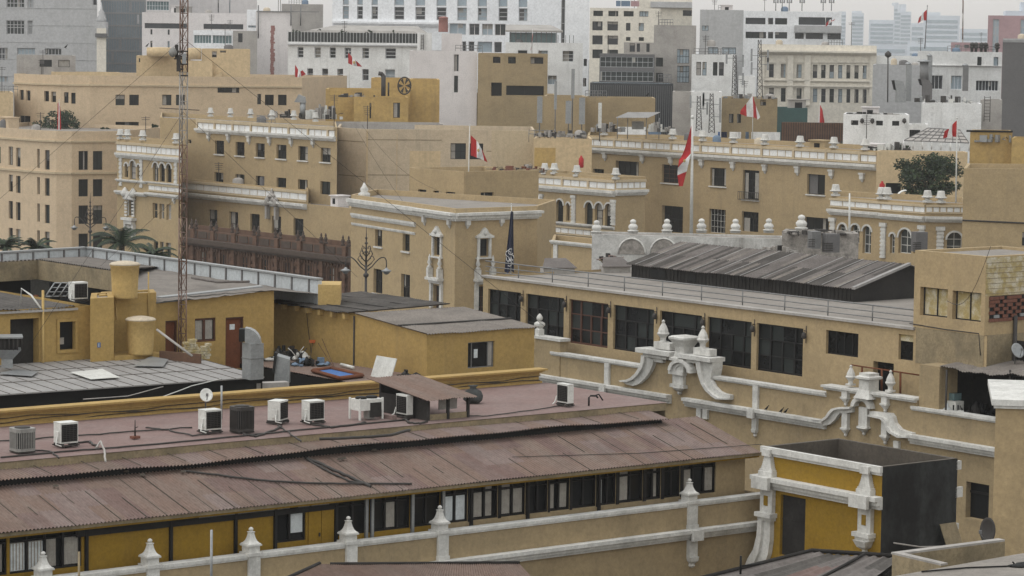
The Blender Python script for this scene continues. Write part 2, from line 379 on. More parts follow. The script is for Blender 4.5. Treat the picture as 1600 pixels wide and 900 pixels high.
    def finish(s):
        mb = MB(); n = len(s.poly); zr = s.z1 - s.par
        for i in range(n): wall(mb, s.fr[i], 0, s.len[i], s.z0, s.z1, s.holes[i], s.dep)
        # parapet top and inside
        ins = []
        for i in range(n):
            n0, n1 = s.fr[i - 1].n, s.fr[i].n; k = s.pth / max(.3, 1 + n0.dot(n1)); ins.append(s.poly[i] - (n0 + n1) * k)
        up = V((0, 0, s.z1)); lo = V((0, 0, zr))
        for i in range(n):
            j = (i + 1) % n
            mb.poly([s.poly[i] + up, s.poly[j] + up, ins[j] + up, ins[i] + up]); mb.poly([ins[i] + up, ins[j] + up, ins[j] + lo, ins[i] + lo])
        mb.build('wall', M[s.mat], s.root)
        r = MB(); r.poly([p + lo for p in ins]); r.build('roof', M[s.roof], s.root)
        return s
    def panelband(s, i, x0, x1, yt, yb, n, mat='cream_pale', white='white_wall', off=.12, pil=0, u0=None, u1=None):
        fr = s.fr[i]; ym = (yt + yb) / 2; a = fr.u(x0, ym) if u0 is None else u0; b = fr.u(x1, ym) if u1 is None else u1
        zt, zb = fr.z(x0, yt), fr.z(x0, yb); h = zt - zb; q = MB()
        q.fbox(fr, a, b, zt - h * .24, zt, -.1, off + .08, 0); q.fbox(fr, a, b, zb + h * .12, zt - h * .24 - .002, .003, off * .4, 0); q.fbox(fr, a, b, zb, zb + h * .12 - .002, .003, off + .04, 0)
        st = (b - a) / n
        for k in range(n):
            g = .14 if (pil and k % pil == 0) else .07
            q.fbox(fr, a + k * st + (g + .1 if g > .1 else g), a + (k + 1) * st - .07, zb + h * .17, zt - h * .29, off * .4 + .001, off * .4 + .05, 1)
            if g > .1: q.fbox(fr, a + k * st - .1, a + k * st + .18, zb - .01, zt + .05, .004, off + .1, 0)
        return q.build('parapet', [M[mat], M[white]], s.root)
    def corbels(s, i, xys, w=.3, h=.6, mat='stone_white'):
        fr = s.fr[i]
        for x, y in xys:
            u, z = fr.uz(x, y); q = MB()
            q.fbox(fr, u - w * .65, u + w * .65, z - h * .2, z, .003, .34); q.fbox(fr, u - w * .5, u + w * .5, z - h * .68, z - h * .2 - .001, .003, .26)
            q.hexa([fr.pt(u - w * .12, z - h, .003), fr.pt(u - w * .12, z - h, .06), fr.pt(u + w * .12, z - h, .06), fr.pt(u + w * .12, z - h, .003),
                    fr.pt(u - w * .4, z - h * .68, .003), fr.pt(u - w * .4, z - h * .68, .2), fr.pt(u + w * .4, z - h * .68, .2), fr.pt(u + w * .4, z - h * .68, .003)])
            q.build('corbel', M[mat], s.root)
    def urns(s, i, xys, hh, wd, off=-.1, mat='stone_white', kind='pot'):
        fr = s.fr[i]
        for x, y in xys:         # pixel of the urn's foot
            p = onp(x, y, fr.o + fr.n * off, fr.n); q = MB(); k = hh
            if kind == 'pot': pr = [(.48, 0), (.48, .16), (.26, .2), (.24, .3), (.6, .42), (.6, .48), (.45, .5), (.34, .97), (.32, 1.0)]
            else: pr = [(.46, 0), (.46, .16), (.52, .17), (.52, .2), (.3, .26), (.42, .36), (.44, .5), (.30, .64), (.20, .68), (.25, .74), (.29, .84), (.22, .94), (.06, 1)]
            q.lathe(p, [(r * wd, z * k) for r, z in pr], 10, smooth=kind != 'pot'); q.build('urn', M[mat], s.root)
def simple(name, label, pts, mat='cream_far', back=15, **k):
    return Bld(name, label, pts, mat=mat, back=back, **k)
# ================================================================== setting: ground, hills, haze
g = MB(); N = 12
for i in range(N):
    for j in range(N):
        x0, x1 = -1300 + 2600 * i / N, -1300 + 2600 * (i + 1) / N; y0, y1 = -60 + 5200 * j / N, -60 + 5200 * (j + 1) / N
        g.poly([V((x0, y0, 0)), V((x1, y0, 0)), V((x1, y1, 0)), V((x0, y1, 0))])
tag(g.build('ground', M['asphalt']), kind='structure')
g = MB(); prof = []
for i in range(61):
    x = -1200 + 2400 * i / 60; prof.append((x, 18 + 9 * math.sin(i * .5) + 6 * math.sin(i * 1.3 + 1) + (16 if x > 500 else 0) * (x - 500) / 700))
vs = []
for x, z in prof: vs += [V((x, 4700, 0)), V((x, 4850, z)), V((x, 5100, 0))]
g.add(vs, [[3 * i, 3 * i + 3, 3 * i + 4, 3 * i + 1] for i in range(60)] + [[3 * i + 1, 3 * i + 4, 3 * i + 5, 3 * i + 2] for i in range(60)])
tag(g.build('hills', M['grey_far']), kind='structure')
hz = MB(); hz.box((0, 2550, -1), 2800, 5300, 200)
hm = bpy.data.materials.new('haze_air'); hm.use_nodes = True; hn = hm.node_tree.nodes
for x in list(hn):
    if x.type != 'OUTPUT_MATERIAL': hn.remove(x)
pv = hn.new("ShaderNodeVolumePrincipled"); pv.inputs["Color"].default_value = (.965, .975, .99, 1); pv.inputs["Density"].default_value = 0.00015; pv.inputs["Anisotropy"].default_value = 0.2
hm.node_tree.links.new(pv.outputs[0], [x for x in hn if x.type == 'OUTPUT_MATERIAL'][0].inputs["Volume"])
ho = hz.build('haze', hm); tag(ho, kind='stuff')

# ================================================================== far city
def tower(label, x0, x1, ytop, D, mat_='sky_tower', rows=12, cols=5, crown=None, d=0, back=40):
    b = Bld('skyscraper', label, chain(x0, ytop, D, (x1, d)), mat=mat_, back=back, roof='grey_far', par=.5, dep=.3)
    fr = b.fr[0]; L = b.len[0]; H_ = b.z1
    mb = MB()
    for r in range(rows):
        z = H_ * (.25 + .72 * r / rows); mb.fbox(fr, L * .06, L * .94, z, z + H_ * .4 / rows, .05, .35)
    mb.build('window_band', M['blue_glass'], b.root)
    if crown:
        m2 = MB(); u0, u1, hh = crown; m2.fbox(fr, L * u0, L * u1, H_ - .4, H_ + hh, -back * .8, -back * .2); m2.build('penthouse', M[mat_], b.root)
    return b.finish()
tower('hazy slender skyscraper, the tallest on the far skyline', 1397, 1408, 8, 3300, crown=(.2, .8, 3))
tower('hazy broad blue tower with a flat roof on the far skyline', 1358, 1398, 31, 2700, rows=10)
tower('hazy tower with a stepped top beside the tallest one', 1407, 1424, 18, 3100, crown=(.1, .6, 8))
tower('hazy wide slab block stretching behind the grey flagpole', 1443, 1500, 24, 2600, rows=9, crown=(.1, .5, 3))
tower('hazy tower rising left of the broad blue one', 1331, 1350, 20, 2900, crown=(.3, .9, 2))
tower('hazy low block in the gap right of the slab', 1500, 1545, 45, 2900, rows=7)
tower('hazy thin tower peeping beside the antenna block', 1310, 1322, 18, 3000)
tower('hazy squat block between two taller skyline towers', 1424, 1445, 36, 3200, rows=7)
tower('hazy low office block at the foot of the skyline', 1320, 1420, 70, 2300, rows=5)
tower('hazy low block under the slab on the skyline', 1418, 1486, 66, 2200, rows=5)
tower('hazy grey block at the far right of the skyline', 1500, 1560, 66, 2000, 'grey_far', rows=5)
# pink and blue tower block, far right
b = Bld('tower_block', 'pink and blue tower block at the right edge', chain(1544, 24, 820, (1640, -8)), mat='pinkish', back=30, roof='grey_far', dep=.4)
for x0, x1 in ((1551, 1561), (1594, 1612)):
    b.addwin(0, b.fr[0].u(x0, 50), b.fr[0].u(x1, 50), 5, b.fr[0].z(1555, 30), 2, 16, 'blue_glass', 'grey_far', fw=.2)
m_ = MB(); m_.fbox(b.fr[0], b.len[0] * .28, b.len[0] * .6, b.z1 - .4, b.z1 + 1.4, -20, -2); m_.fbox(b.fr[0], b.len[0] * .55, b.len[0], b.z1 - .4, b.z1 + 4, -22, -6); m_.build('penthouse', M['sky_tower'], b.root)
b.finish()
b = Bld('housing_block', 'low pinkish grey block below the skyline, left of the roof vents', chain(1486, 66, 760, (1545, -4)), mat='pinkish', back=20, roof='grey_far')
b.win(0, [(1492, 1500), (1506, 1514), (1520, 1528)], (70, 75), glass='glass_far'); b.finish()

# grey tower, left edge
b = Bld('office_tower', 'massive grey stone tower at the left edge', chain(-40, -70, 520, (152, -4)), mat='grey_far', back=40, roof='grey_far', dep=.35)
for y in ((-22, -8), (10, 12), (32, 54), (74, 95)):
    pass
b.win(0, [(10, 38), (43, 52)], (-2, 12), nx=5, nz=2, glass='glass_far', frame='grey_far', fw=.12)
b.win(0, [(10, 38), (43, 51)], (32, 54), nx=5, nz=2, glass='glass_far', frame='grey_far', fw=.12)
b.win(0, [(-12, 12), (27, 55), (70, 96)], (75, 95), nx=5, nz=2, glass='glass_far', frame='grey_far', fw=.12)
b.win(0, [(-10, 12)], (119, 128), nx=4, nz=1, glass='glass_far', frame='grey_far')
b.win(0, [(151 - 6, 151)], (-12, 8), nx=1, nz=1, glass='glass_far', frame='grey_far')
q = MB(); fr = b.fr[0]
for k in range(18):
    z = b.z1 - k * 3.1; q.fbox(fr, 0, b.len[0], z - .1, z, .004, .06)
q.build('string_course', M['grey_far'], b.root); b.finish()
b = Bld('church_tower', 'narrow beige stone turret beside the grey tower', chain(151, 44, 500, (166, 0)), mat='beige_far', back=4, roof='grey_far')
p = b.root.location; q = MB(); q.box((p.x, p.y, b.z1), 1.9, 3, 1.1); q.lathe((p.x, p.y, b.z1 + 1.1), [(.8, 0), (.9, .5), (.5, 1.2), (.55, 1.6), (.2, 2.2), (.05, 3.4)], 10); q.build('turret_cap', M['grey_far'], b.root)
q = MB(); q.fbox(b.fr[0], -.2, b.len[0] + .2, b.z1 - 1.6, b.z1 - .9, .004, .5); q.build('balcony', M['grey_dark'], b.root); b.finish()
b = Bld('glass_office', 'blue glass curtain wall office behind the guyed mast', chain(158, -60, 560, (230, 4)), mat='blue_glass', back=30, roof='grey_far')
q = MB(); fr = b.fr[0]; L = b.len[0]
for k in range(19): q.fbox(fr, L * k / 18 - .06, L * k / 18 + .06, 0, b.z1, .004, .16)
for k in range(22): q.fbox(fr, 0, L, b.z1 - 2.45 * k - .3, b.z1 - 2.45 * k, .004, .12)
q.build('mullion', M['grey_far'], b.root)
rnd = random.Random(3)
for k in range(26):
    i, j = rnd.randrange(18), rnd.randrange(22); m2 = MB(); m2.fbox(fr, L * i / 18 + .1, L * (i + 1) / 18 - .1, b.z1 - 2.45 * j - 2.2, b.z1 - 2.45 * j - .4, .002, .05); m2.build('blind', M['grey_far' if k % 2 else 'white_far'], b.root)
b.finish()
b = Bld('office_block', 'pale grey office block with a dark ribbon window behind the mast', chain(222, 19, 500, (392, -6)), mat='pink_white', back=25, roof='grey_far')
b.win(0, [(226, 292), (318, 380)], (37, 45), nx=1, nz=1, glass='glass_far'); 
b.win(0, [(235, 238), (262, 265)], (46, 54), nx=1, nz=1, glass='glass_far'); b.win(0, [(235, 238), (262, 265)], (64, 74), nx=1, nz=1, glass='glass_far'); b.finish()
b = Bld('office_block', 'glazed block with teal windows above the pale office block', chain(228, -40, 540, (265, 0)), mat='pink_white', back=20, roof='grey_far')
b.win(0, [(229, 264)], (2, 16), nx=8, nz=2, glass='teal_glass', frame='white_far'); b.finish()
b = Bld('office_block', 'plain pinkish block rising behind the pale office block', chain(262, -50, 580, (402, -6)), mat='pink_white', back=25, roof='grey_far')
b.win(0, [(340, 342), (358, 360)], (0, 20), nx=1, nz=3, glass='glass_far', frame='grey_far'); b.finish()
b = Bld('house', 'low white house with a band of teal windows right of the mast', chain(302, 47, 470, (364, -4)), mat='white_far', back=12, roof='grey_far')
b.win(0, [(303, 330), (332, 362)], (55, 68), nx=6, nz=1, glass='teal_glass', frame='white_far'); b.finish()
b = Bld('house', 'small grey concrete house right of the teal windows', chain(364, 48, 465, (402, -2)), mat='concrete', back=10, roof='grey_far')
b.win(0, [(372, 379)], (52, 66), nx=2, nz=2, glass='glass_far'); b.finish()
b = Bld('apartment_block', 'narrow white block with small windows at the slit right of the mast', chain(386, 15, 490, (409, 0)), mat='white_far', back=10, roof='grey_far')
b.win(0, [(388, 406)], (40, 43), nx=3, nz=1, glass='glass_far'); b.finish()
b = Bld('apartment_block', 'tall stained concrete block with an exposed brick strip', chain(400, 18, 480, (456, -4)), mat='pink_white', back=18, roof='grey_far')
q = MB(); fr = b.fr[0]; a = fr.u(422, 80); rnd = random.Random(5)
for k in range(30):
    z = fr.z(425, 40) - k * .3; q.fbox(fr, a + rnd.uniform(0, .15), a + rnd.uniform(.55, .85), z - .29, z, .004, .03)
q.build('brick_strip', M['tank_pink'], b.root)
q = MB()
for x in (404, 455, 470): q.tube([fr.pt(fr.u(x, 60), fr.z(x, 60 if x == 404 else 40), .4), fr.pt(fr.u(x, 60), fr.z(x, 8), .4)], .12, 6)
q.fbox(fr, fr.u(401, 20), fr.u(499, 20), b.z1, b.z1 + .12, -.2, .3); q.build('roof_rail', M['steel'], b.root); b.finish()
b = Bld('apartment_block', 'concrete block under construction behind the brick strip block', chain(440, 6, 540, (505, 0)), mat='concrete', back=20, roof='grey_far'); b.finish()

# white ministry with tall window slots
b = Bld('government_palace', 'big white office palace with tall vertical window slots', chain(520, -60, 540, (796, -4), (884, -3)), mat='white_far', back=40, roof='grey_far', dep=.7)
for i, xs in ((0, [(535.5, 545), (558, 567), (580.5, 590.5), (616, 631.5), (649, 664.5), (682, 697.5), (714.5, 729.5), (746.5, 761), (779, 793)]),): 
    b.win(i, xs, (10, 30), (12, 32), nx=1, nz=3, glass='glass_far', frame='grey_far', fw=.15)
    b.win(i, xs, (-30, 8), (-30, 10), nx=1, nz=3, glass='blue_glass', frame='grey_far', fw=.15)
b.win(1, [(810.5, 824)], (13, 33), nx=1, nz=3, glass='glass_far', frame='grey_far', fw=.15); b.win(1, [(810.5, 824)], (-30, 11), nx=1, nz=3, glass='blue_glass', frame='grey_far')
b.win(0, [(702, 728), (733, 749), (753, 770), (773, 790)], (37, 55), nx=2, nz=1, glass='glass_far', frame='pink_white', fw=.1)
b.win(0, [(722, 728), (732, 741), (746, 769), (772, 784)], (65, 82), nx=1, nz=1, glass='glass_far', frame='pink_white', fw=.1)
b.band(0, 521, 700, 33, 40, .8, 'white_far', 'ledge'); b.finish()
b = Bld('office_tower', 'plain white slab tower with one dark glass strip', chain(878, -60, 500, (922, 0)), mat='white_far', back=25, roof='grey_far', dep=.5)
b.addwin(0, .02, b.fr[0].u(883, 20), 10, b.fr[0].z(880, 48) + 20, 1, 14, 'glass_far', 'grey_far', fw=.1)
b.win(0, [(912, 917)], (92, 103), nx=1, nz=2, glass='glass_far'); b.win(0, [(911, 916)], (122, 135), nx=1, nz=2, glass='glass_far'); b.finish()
# white building with roof terrace
b = Bld('white_mansion', 'white building with recessed windows and a planted glass roof terrace', chain(450, 65, 430, (654, -2)), mat='white_wall', back=25, roof='concrete_roof', dep=.8, par=.3)
b.win(0, [(465, 474), (491.5, 501), (515, 524.5), (538.5, 548.5), (566, 576.5), (602, 618.5)], (73, 89), (76, 93), nx=1, nz=3, glass='glass_far', frame='white_far', fw=.08)
b.win(0, [(480, 489), (503, 512.5), (527, 536), (566, 576), (602, 617)], (106, 124), (109, 127), nx=1, nz=2, glass='glass_far', frame='white_far', fw=.08)
b.win(0, [(480, 489), (503, 512.5), (527, 536), (566, 576)], (136, 158), (138, 160), nx=1, nz=2, glass='glass_far', frame='white_far', fw=.08)
fr = b.fr[0]; q = MB(); q.fbox(fr, 0, b.len[0], b.z1 + .003, b.z1 + 1.45, -.4, -.3); q.build('glass_railing', M['glass_c'], b.root)
q = MB()
for k in range(41): q.fbox(fr, b.len[0] * k / 40 - .04, b.len[0] * k / 40 + .04, b.z1 + .002, b.z1 + 1.6, -.28, -.2)
q.build('railing', M['grey_far'], b.root)
q = MB(); q.fbox(fr, 0, b.len[0], b.z1 - .5, b.z1 - .3, .003, .4); q.build('ledge', M['grey_far'], b.root)
q = MB(); q.hexa([fr.pt(1, b.z1 + 1.2, -2), fr.pt(b.len[0] + 1, b.z1 + 1.2, -2), fr.pt(b.len[0] + 1, b.z1 + 1.2, -14), fr.pt(5, b.z1 + 1.2, -14)] + [fr.pt(3, b.z1 + 1.8, -2.4), fr.pt(b.len[0] - 1, b.z1 + 1.8, -2.4), fr.pt(b.len[0] - 1, b.z1 + 2.6, -13), fr.pt(6, b.z1 + 2.6, -13)]); q.build('terrace_roof', M['concrete'], b.root)
rnd = random.Random(8); q = MB()
for k in range(420):
    u = rnd.uniform(.5, b.len[0] - 2); z = b.z1 + rnd.uniform(.3, 1.9) * (.6 + .4 * math.sin(u * 1.7)); c = fr.pt(u, z, -.6 - rnd.random() * .8); a = rnd.uniform(0, 6.28); r = rnd.uniform(.12, .3)
    q.poly([c + V((math.cos(a) * r, 0, math.sin(a) * r)), c + V((-math.sin(a) * r, .1, math.cos(a) * r)), c + V((-math.cos(a) * r, -.1, -math.sin(a) * r * .5))])
q.build('planting', M['leaf_dark'], b.root); b.finish()
b = Bld('white_wing', 'white wing with a teal glass penthouse behind the yellow roofs', chain(790, 66, 420, (911, 0)), mat='white_wall', back=20, roof='concrete_roof', dep=.7)
b.win(0, [(809, 824), (841, 856), (879, 896)], (79, 96), nx=1, nz=3, glass='glass_far', frame='white_far'); b.win(0, [(856, 870)], (118, 132), nx=2, nz=2, glass='glass_far', frame='white_far')
fr = b.fr[0]; q = MB(); q.fbox(fr, fr.u(796, 60), fr.u(869, 60), b.z1 + .003, fr.z(830, 51), -2.5, -2.1); o = q.build('penthouse', M['teal_glass'], b.root)
q = MB()
for x in range(798, 872, 8): q.fbox(fr, fr.u(x, 60) - .05, fr.u(x, 60) + .05, b.z1, fr.z(830, 50), -2.09, -1.95)
for x in range(872, 902, 6): q.fbox(fr, fr.u(x, 60) - .04, fr.u(x, 60) + .04, b.z1, fr.z(880, 55), -.3, -.2)
q.build('railing', M['grey_dark'], b.root)
q = MB(); zz = fr.z(830, 50); q.hexa([fr.pt(fr.u(790, 50), zz, -1), fr.pt(fr.u(880, 50), zz, -1), fr.pt(fr.u(880, 50), zz, -12), fr.pt(fr.u(790, 50), zz, -12), fr.pt(fr.u(790, 50), zz + .25, -1), fr.pt(fr.u(880, 50), zz + .25, -1), fr.pt(fr.u(862, 50), zz + 1.1, -10), fr.pt(fr.u(790, 50), zz + 1.1, -10)]); q.build('terrace_roof', M['concrete'], b.root); b.finish()
# blank greyish-pink blocks and round tank
b = Bld('blank_block', 'blank pinkish white block with two narrow window slots', chain(640, 79, 385, (746, 0)), mat='pink_white', back=14, roof='concrete_roof')
b.win(0, [(709, 717)], (85, 112), nx=1, nz=1, glass='glass_far', frame='pink_white'); b.win(0, [(709, 716)], (118, 145), nx=1, nz=1, glass='glass_far', frame='pink_white'); b.finish()
b = Bld('blank_block', 'upper blank pinkish white block carrying the round pink tank', chain(690, 52, 398, (722, 0)), mat='pink_white', back=10, roof='concrete_roof'); b.finish()
b = Bld('stair_tower', 'narrow white stair tower with a side ladder by the pink tank', chain(652, 51, 396, (675, 0)), mat='white_wall', back=6, roof='concrete_roof')
fr = b.fr[0]; q = MB()
for x in (658, 662): q.tube([fr.pt(fr.u(x, 60), fr.z(x, 54), .15), fr.pt(fr.u(x, 60), fr.z(x, 78), .15)], .04)
for k in range(10): q.tube([fr.pt(fr.u(658, 60), fr.z(660, 55 + 2.3 * k), .15), fr.pt(fr.u(662, 60), fr.z(660, 55 + 2.3 * k), .15)], .03)
q.build('ladder', M['dark_metal'], b.root); b.finish()
def tank(label, px, py, D, wpx, hpx, mt='tank_pink', lid='tank_pink', name='water_tank', taper=1.0):
    p = P(px, py, D); r = wpx / 2 * D / FOC; h = hpx * D / FOC
    t = thing(name, label, 'water tank', tuple(p))
    q = MB(); q.lathe(p, [(r * taper, 0), (r * taper, .05 * h), (r * .97 * (taper + 1) / 2, h * .5), (r * .96, h * .86), (r, h * .87), (r, h * .9)], 28); q.build('barrel', M[mt], t)
    q = MB(); q.lathe((p.x, p.y, p.z + h * .9), [(r * 1.03, 0), (r * 1.03, h * .025), (r * .9, h * .06), (r * .45, h * .1), (r * .15, h * .11), (.02, h * .115)], 28); q.build('lid', M[lid], t)
    return t
tank('pink round water tank on the blank block roof', 692.5, 50, 390, 15, 24)
# beige flats
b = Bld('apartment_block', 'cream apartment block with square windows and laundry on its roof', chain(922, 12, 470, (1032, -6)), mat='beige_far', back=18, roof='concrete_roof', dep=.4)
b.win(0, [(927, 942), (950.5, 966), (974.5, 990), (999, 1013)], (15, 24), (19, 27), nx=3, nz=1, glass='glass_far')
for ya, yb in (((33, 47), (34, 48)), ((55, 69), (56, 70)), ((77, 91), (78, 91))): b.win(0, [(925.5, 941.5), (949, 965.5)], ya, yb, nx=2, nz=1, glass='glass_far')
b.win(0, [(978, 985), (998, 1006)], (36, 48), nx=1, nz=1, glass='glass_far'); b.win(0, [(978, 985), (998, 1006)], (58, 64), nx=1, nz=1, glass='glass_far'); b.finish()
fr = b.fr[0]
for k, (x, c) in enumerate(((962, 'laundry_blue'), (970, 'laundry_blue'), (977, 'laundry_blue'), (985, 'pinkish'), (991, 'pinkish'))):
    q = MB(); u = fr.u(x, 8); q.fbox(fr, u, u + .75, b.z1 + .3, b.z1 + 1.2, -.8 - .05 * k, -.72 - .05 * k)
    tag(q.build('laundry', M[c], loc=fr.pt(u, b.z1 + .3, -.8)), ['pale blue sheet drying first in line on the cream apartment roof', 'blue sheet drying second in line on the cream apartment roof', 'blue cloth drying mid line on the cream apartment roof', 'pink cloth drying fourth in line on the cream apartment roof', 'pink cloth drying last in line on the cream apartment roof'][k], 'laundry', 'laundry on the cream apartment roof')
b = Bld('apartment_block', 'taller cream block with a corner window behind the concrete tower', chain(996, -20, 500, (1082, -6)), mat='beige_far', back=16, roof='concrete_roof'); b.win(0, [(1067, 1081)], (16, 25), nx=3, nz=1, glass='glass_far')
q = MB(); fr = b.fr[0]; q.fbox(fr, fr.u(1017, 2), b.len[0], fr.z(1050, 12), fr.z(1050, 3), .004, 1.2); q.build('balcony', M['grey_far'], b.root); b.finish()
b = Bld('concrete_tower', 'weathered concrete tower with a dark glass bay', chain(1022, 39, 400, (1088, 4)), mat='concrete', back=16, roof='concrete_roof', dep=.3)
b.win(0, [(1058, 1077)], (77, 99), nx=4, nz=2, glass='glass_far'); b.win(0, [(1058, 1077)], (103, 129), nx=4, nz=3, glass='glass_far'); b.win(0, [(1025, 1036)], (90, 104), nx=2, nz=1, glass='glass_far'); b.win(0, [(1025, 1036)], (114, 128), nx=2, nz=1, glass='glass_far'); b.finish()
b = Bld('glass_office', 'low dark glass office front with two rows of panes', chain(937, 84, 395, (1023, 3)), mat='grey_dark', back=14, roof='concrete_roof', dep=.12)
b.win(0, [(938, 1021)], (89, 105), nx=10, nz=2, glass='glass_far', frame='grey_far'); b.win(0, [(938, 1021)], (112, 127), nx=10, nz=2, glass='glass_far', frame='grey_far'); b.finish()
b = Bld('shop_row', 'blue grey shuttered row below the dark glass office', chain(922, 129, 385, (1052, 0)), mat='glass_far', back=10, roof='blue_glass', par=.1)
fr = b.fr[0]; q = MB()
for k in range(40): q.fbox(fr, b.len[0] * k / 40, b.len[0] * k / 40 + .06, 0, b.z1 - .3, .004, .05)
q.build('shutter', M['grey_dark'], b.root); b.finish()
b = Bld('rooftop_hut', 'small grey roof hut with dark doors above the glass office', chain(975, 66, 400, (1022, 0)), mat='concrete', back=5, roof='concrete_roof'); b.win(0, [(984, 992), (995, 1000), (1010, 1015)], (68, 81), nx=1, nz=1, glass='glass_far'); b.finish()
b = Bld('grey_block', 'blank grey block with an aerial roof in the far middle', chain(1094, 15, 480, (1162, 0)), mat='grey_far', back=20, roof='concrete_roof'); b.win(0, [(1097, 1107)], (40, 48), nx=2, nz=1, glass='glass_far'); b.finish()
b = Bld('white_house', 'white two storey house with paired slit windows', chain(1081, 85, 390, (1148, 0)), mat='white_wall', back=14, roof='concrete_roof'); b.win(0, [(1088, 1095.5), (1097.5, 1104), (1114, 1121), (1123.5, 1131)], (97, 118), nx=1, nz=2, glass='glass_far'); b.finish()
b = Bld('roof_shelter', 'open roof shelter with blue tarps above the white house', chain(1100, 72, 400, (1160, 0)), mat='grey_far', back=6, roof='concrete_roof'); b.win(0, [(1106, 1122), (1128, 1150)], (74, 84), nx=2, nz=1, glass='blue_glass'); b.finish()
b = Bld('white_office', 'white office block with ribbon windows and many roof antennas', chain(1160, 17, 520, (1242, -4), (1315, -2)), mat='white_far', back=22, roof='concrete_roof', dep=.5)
b.win(0, [(1165, 1196), (1200, 1208), (1211, 1230)], (28, 38), nx=3, nz=1, glass='glass_far'); b.win(0, [(1165, 1197), (1200, 1208), (1211, 1230)], (50, 60), nx=3, nz=1, glass='glass_far')
b.win(1, [(1248, 1300)], (27, 39), nx=6, nz=1, glass='glass_far'); b.win(1, [(1242, 1256), (1259, 1286), (1293, 1314)], (52, 61), nx=4, nz=1, glass='glass_far')
fr = b.fr[1]; q = MB(); q.fbox(fr, fr.u(1241, 42), b.len[1], fr.z(1280, 51), fr.z(1280, 40), .004, 1.0); q.build('balcony', M['grey_far'], b.root); b.finish()
fr = b.fr[0]
def antenna(label, px, py, D, hpx, n=1, gp=None, r=.08, panels=2):
    p = P(px, py, D); h = hpx * D / FOC; t = thing('antenna', label, 'antenna', tuple(p), group=gp); q = MB()
    q.tube([p, p + V((0, 0, h))], r, 6); q.tube([p + V((-.5, 0, h * .55)), p + V((.5, 0, h * .55))], r * .6, 5); q.build('pole', M['steel'], t)
    for k in range(panels): 
        q = MB(); q.box((p.x - .35 + .7 * k / max(1, panels - 1), p.y - .15, p.z + h * .5), .28, .15, h * .45); q.build('panel_aerial', M['galv'], t)
    return t
for k, (x, lb) in enumerate(((1212, 'first panel antenna from the left on the white office roof'), (1222, 'second panel antenna from the left on the white office roof'), (1233, 'third panel antenna from the left on the white office roof'), (1253, 'fourth panel antenna on the white office roof'), (1286, 'fifth panel antenna on the white office roof'), (1299, 'last panel antenna at the right end of the white office roof'))):
    antenna(lb, x, 17, 515, 24, gp='panel antennas on the white office roof')
# ornate cream palace
b = Bld('ornate_palace', 'ornate cream palace with two rows of tall narrow windows', chain(1186, 69, 430, (1370, -8)), mat='beige_far', back=22, roof='concrete_roof', dep=.35)
X1 = [(1201.5, 1209), (1220, 1227.5), (1244.5, 1252.5), (1270, 1277), (1283, 1290), (1296, 1303), (1309.5, 1316), (1322.5, 1328.5), (1335, 1341.5), (1348, 1354)]
b.win(0, X1, (100.5, 122), (102, 122.5), nx=1, nz=2, glass='glass_far', frame='grey_dark', surround='beige_far'); b.win(0, X1, (138, 160), (139, 160), nx=1, nz=2, glass='glass_far', frame='grey_dark', surround='beige_far')
b.band(0, 1186, 1370, 78, 84, 1.0, 'beige_far'); b.band(0, 1186, 1368, 124, 127, .3, 'beige_far'); b.band(0, 1186, 1368, 132, 136, .4, 'beige_far')
fr = b.fr[0]
for x in (1190, 1235, 1262, 1364):
    q = MB(); u = fr.u(x, 110); q.fbox(fr, u - .45, u + .45, fr.z(x, 165), fr.z(x, 86), .003, .3); q.build('pilaster', M['beige_far'], b.root)
for x0, x1 in X1:
    u = fr.u((x0 + x1) / 2, 110); q = MB(); q.fprism(fr, [(u - .6, fr.z(x0, 98)), (u + .6, fr.z(x0, 98)), (u, fr.z(x0, 93))], .003, .25); q.build('pediment', M['beige_far'], b.root)
b.finish()
# grey brown house, white house right, dark grey wall
b = Bld('grey_house', 'blank grey brown house with a pale upper strip', chain(1364, 101, 400, (1444, 0)), mat='grey_far', back=16, roof='concrete_roof'); b.finish()
b = Bld('white_house', 'long white house behind the grey roof ducts', chain(1368, 87, 430, (1452, 0)), mat='white_wall', back=12, roof='concrete_roof'); b.finish()
b = Bld('white_house', 'white house with barred windows and roof vents at the right', chain(1434, 80, 405, (1566, 2)), mat='white_wall', back=14, roof='concrete_roof', dep=.3)
b.win(0, [(1527, 1534), (1552.5, 1560)], (89, 104), nx=1, nz=1, glass='glass_far'); b.win(0, [(1455, 1473), (1486, 1503)], (117, 140), (119, 139), nx=3, nz=1, glass='glass_far', frame='white_far'); b.win(0, [(1525, 1560)], (126, 142), nx=7, nz=1, glass='glass_far', frame='white_far')
b.band(0, 1436, 1565, 101, 103, .3, 'white_wall', 'ledge'); b.finish()
fr = b.fr[0]
for k, x in enumerate((1520, 1526, 1534.5, 1541, 1559)):
    p = fr.pt(fr.u(x, 80), b.z1 - .02, -.5); q = MB(); q.lathe((0, 0, 0), [(.2, 0), (.2, .5), (.35, .55), (.42, .75), (.2, .85), (.42, .95), (.3, 1.25), (.05, 1.4)], 10)
    tag(q.build('roof_vent', M['dark_metal'], loc=None), ['dark whirling roof vent, first in the row on the barred white house', 'dark roof vent, second in the row on the barred white house', 'dark roof vent in the middle of the row on the barred white house', 'dark roof vent next to last on the barred white house', 'lone dark roof vent at the end of the barred white house roof'][k], 'roof vent', 'roof vents on the barred white house').location = p
b = Bld('grey_block', 'blank dark grey wall block at the right edge', chain(1567, 60, 380, (1640, 0)), mat='grey_dark', back=14, roof='concrete_roof'); b.band(0, 1567, 1625, 60, 66, .15, 'grey_far', 'coping'); b.finish()
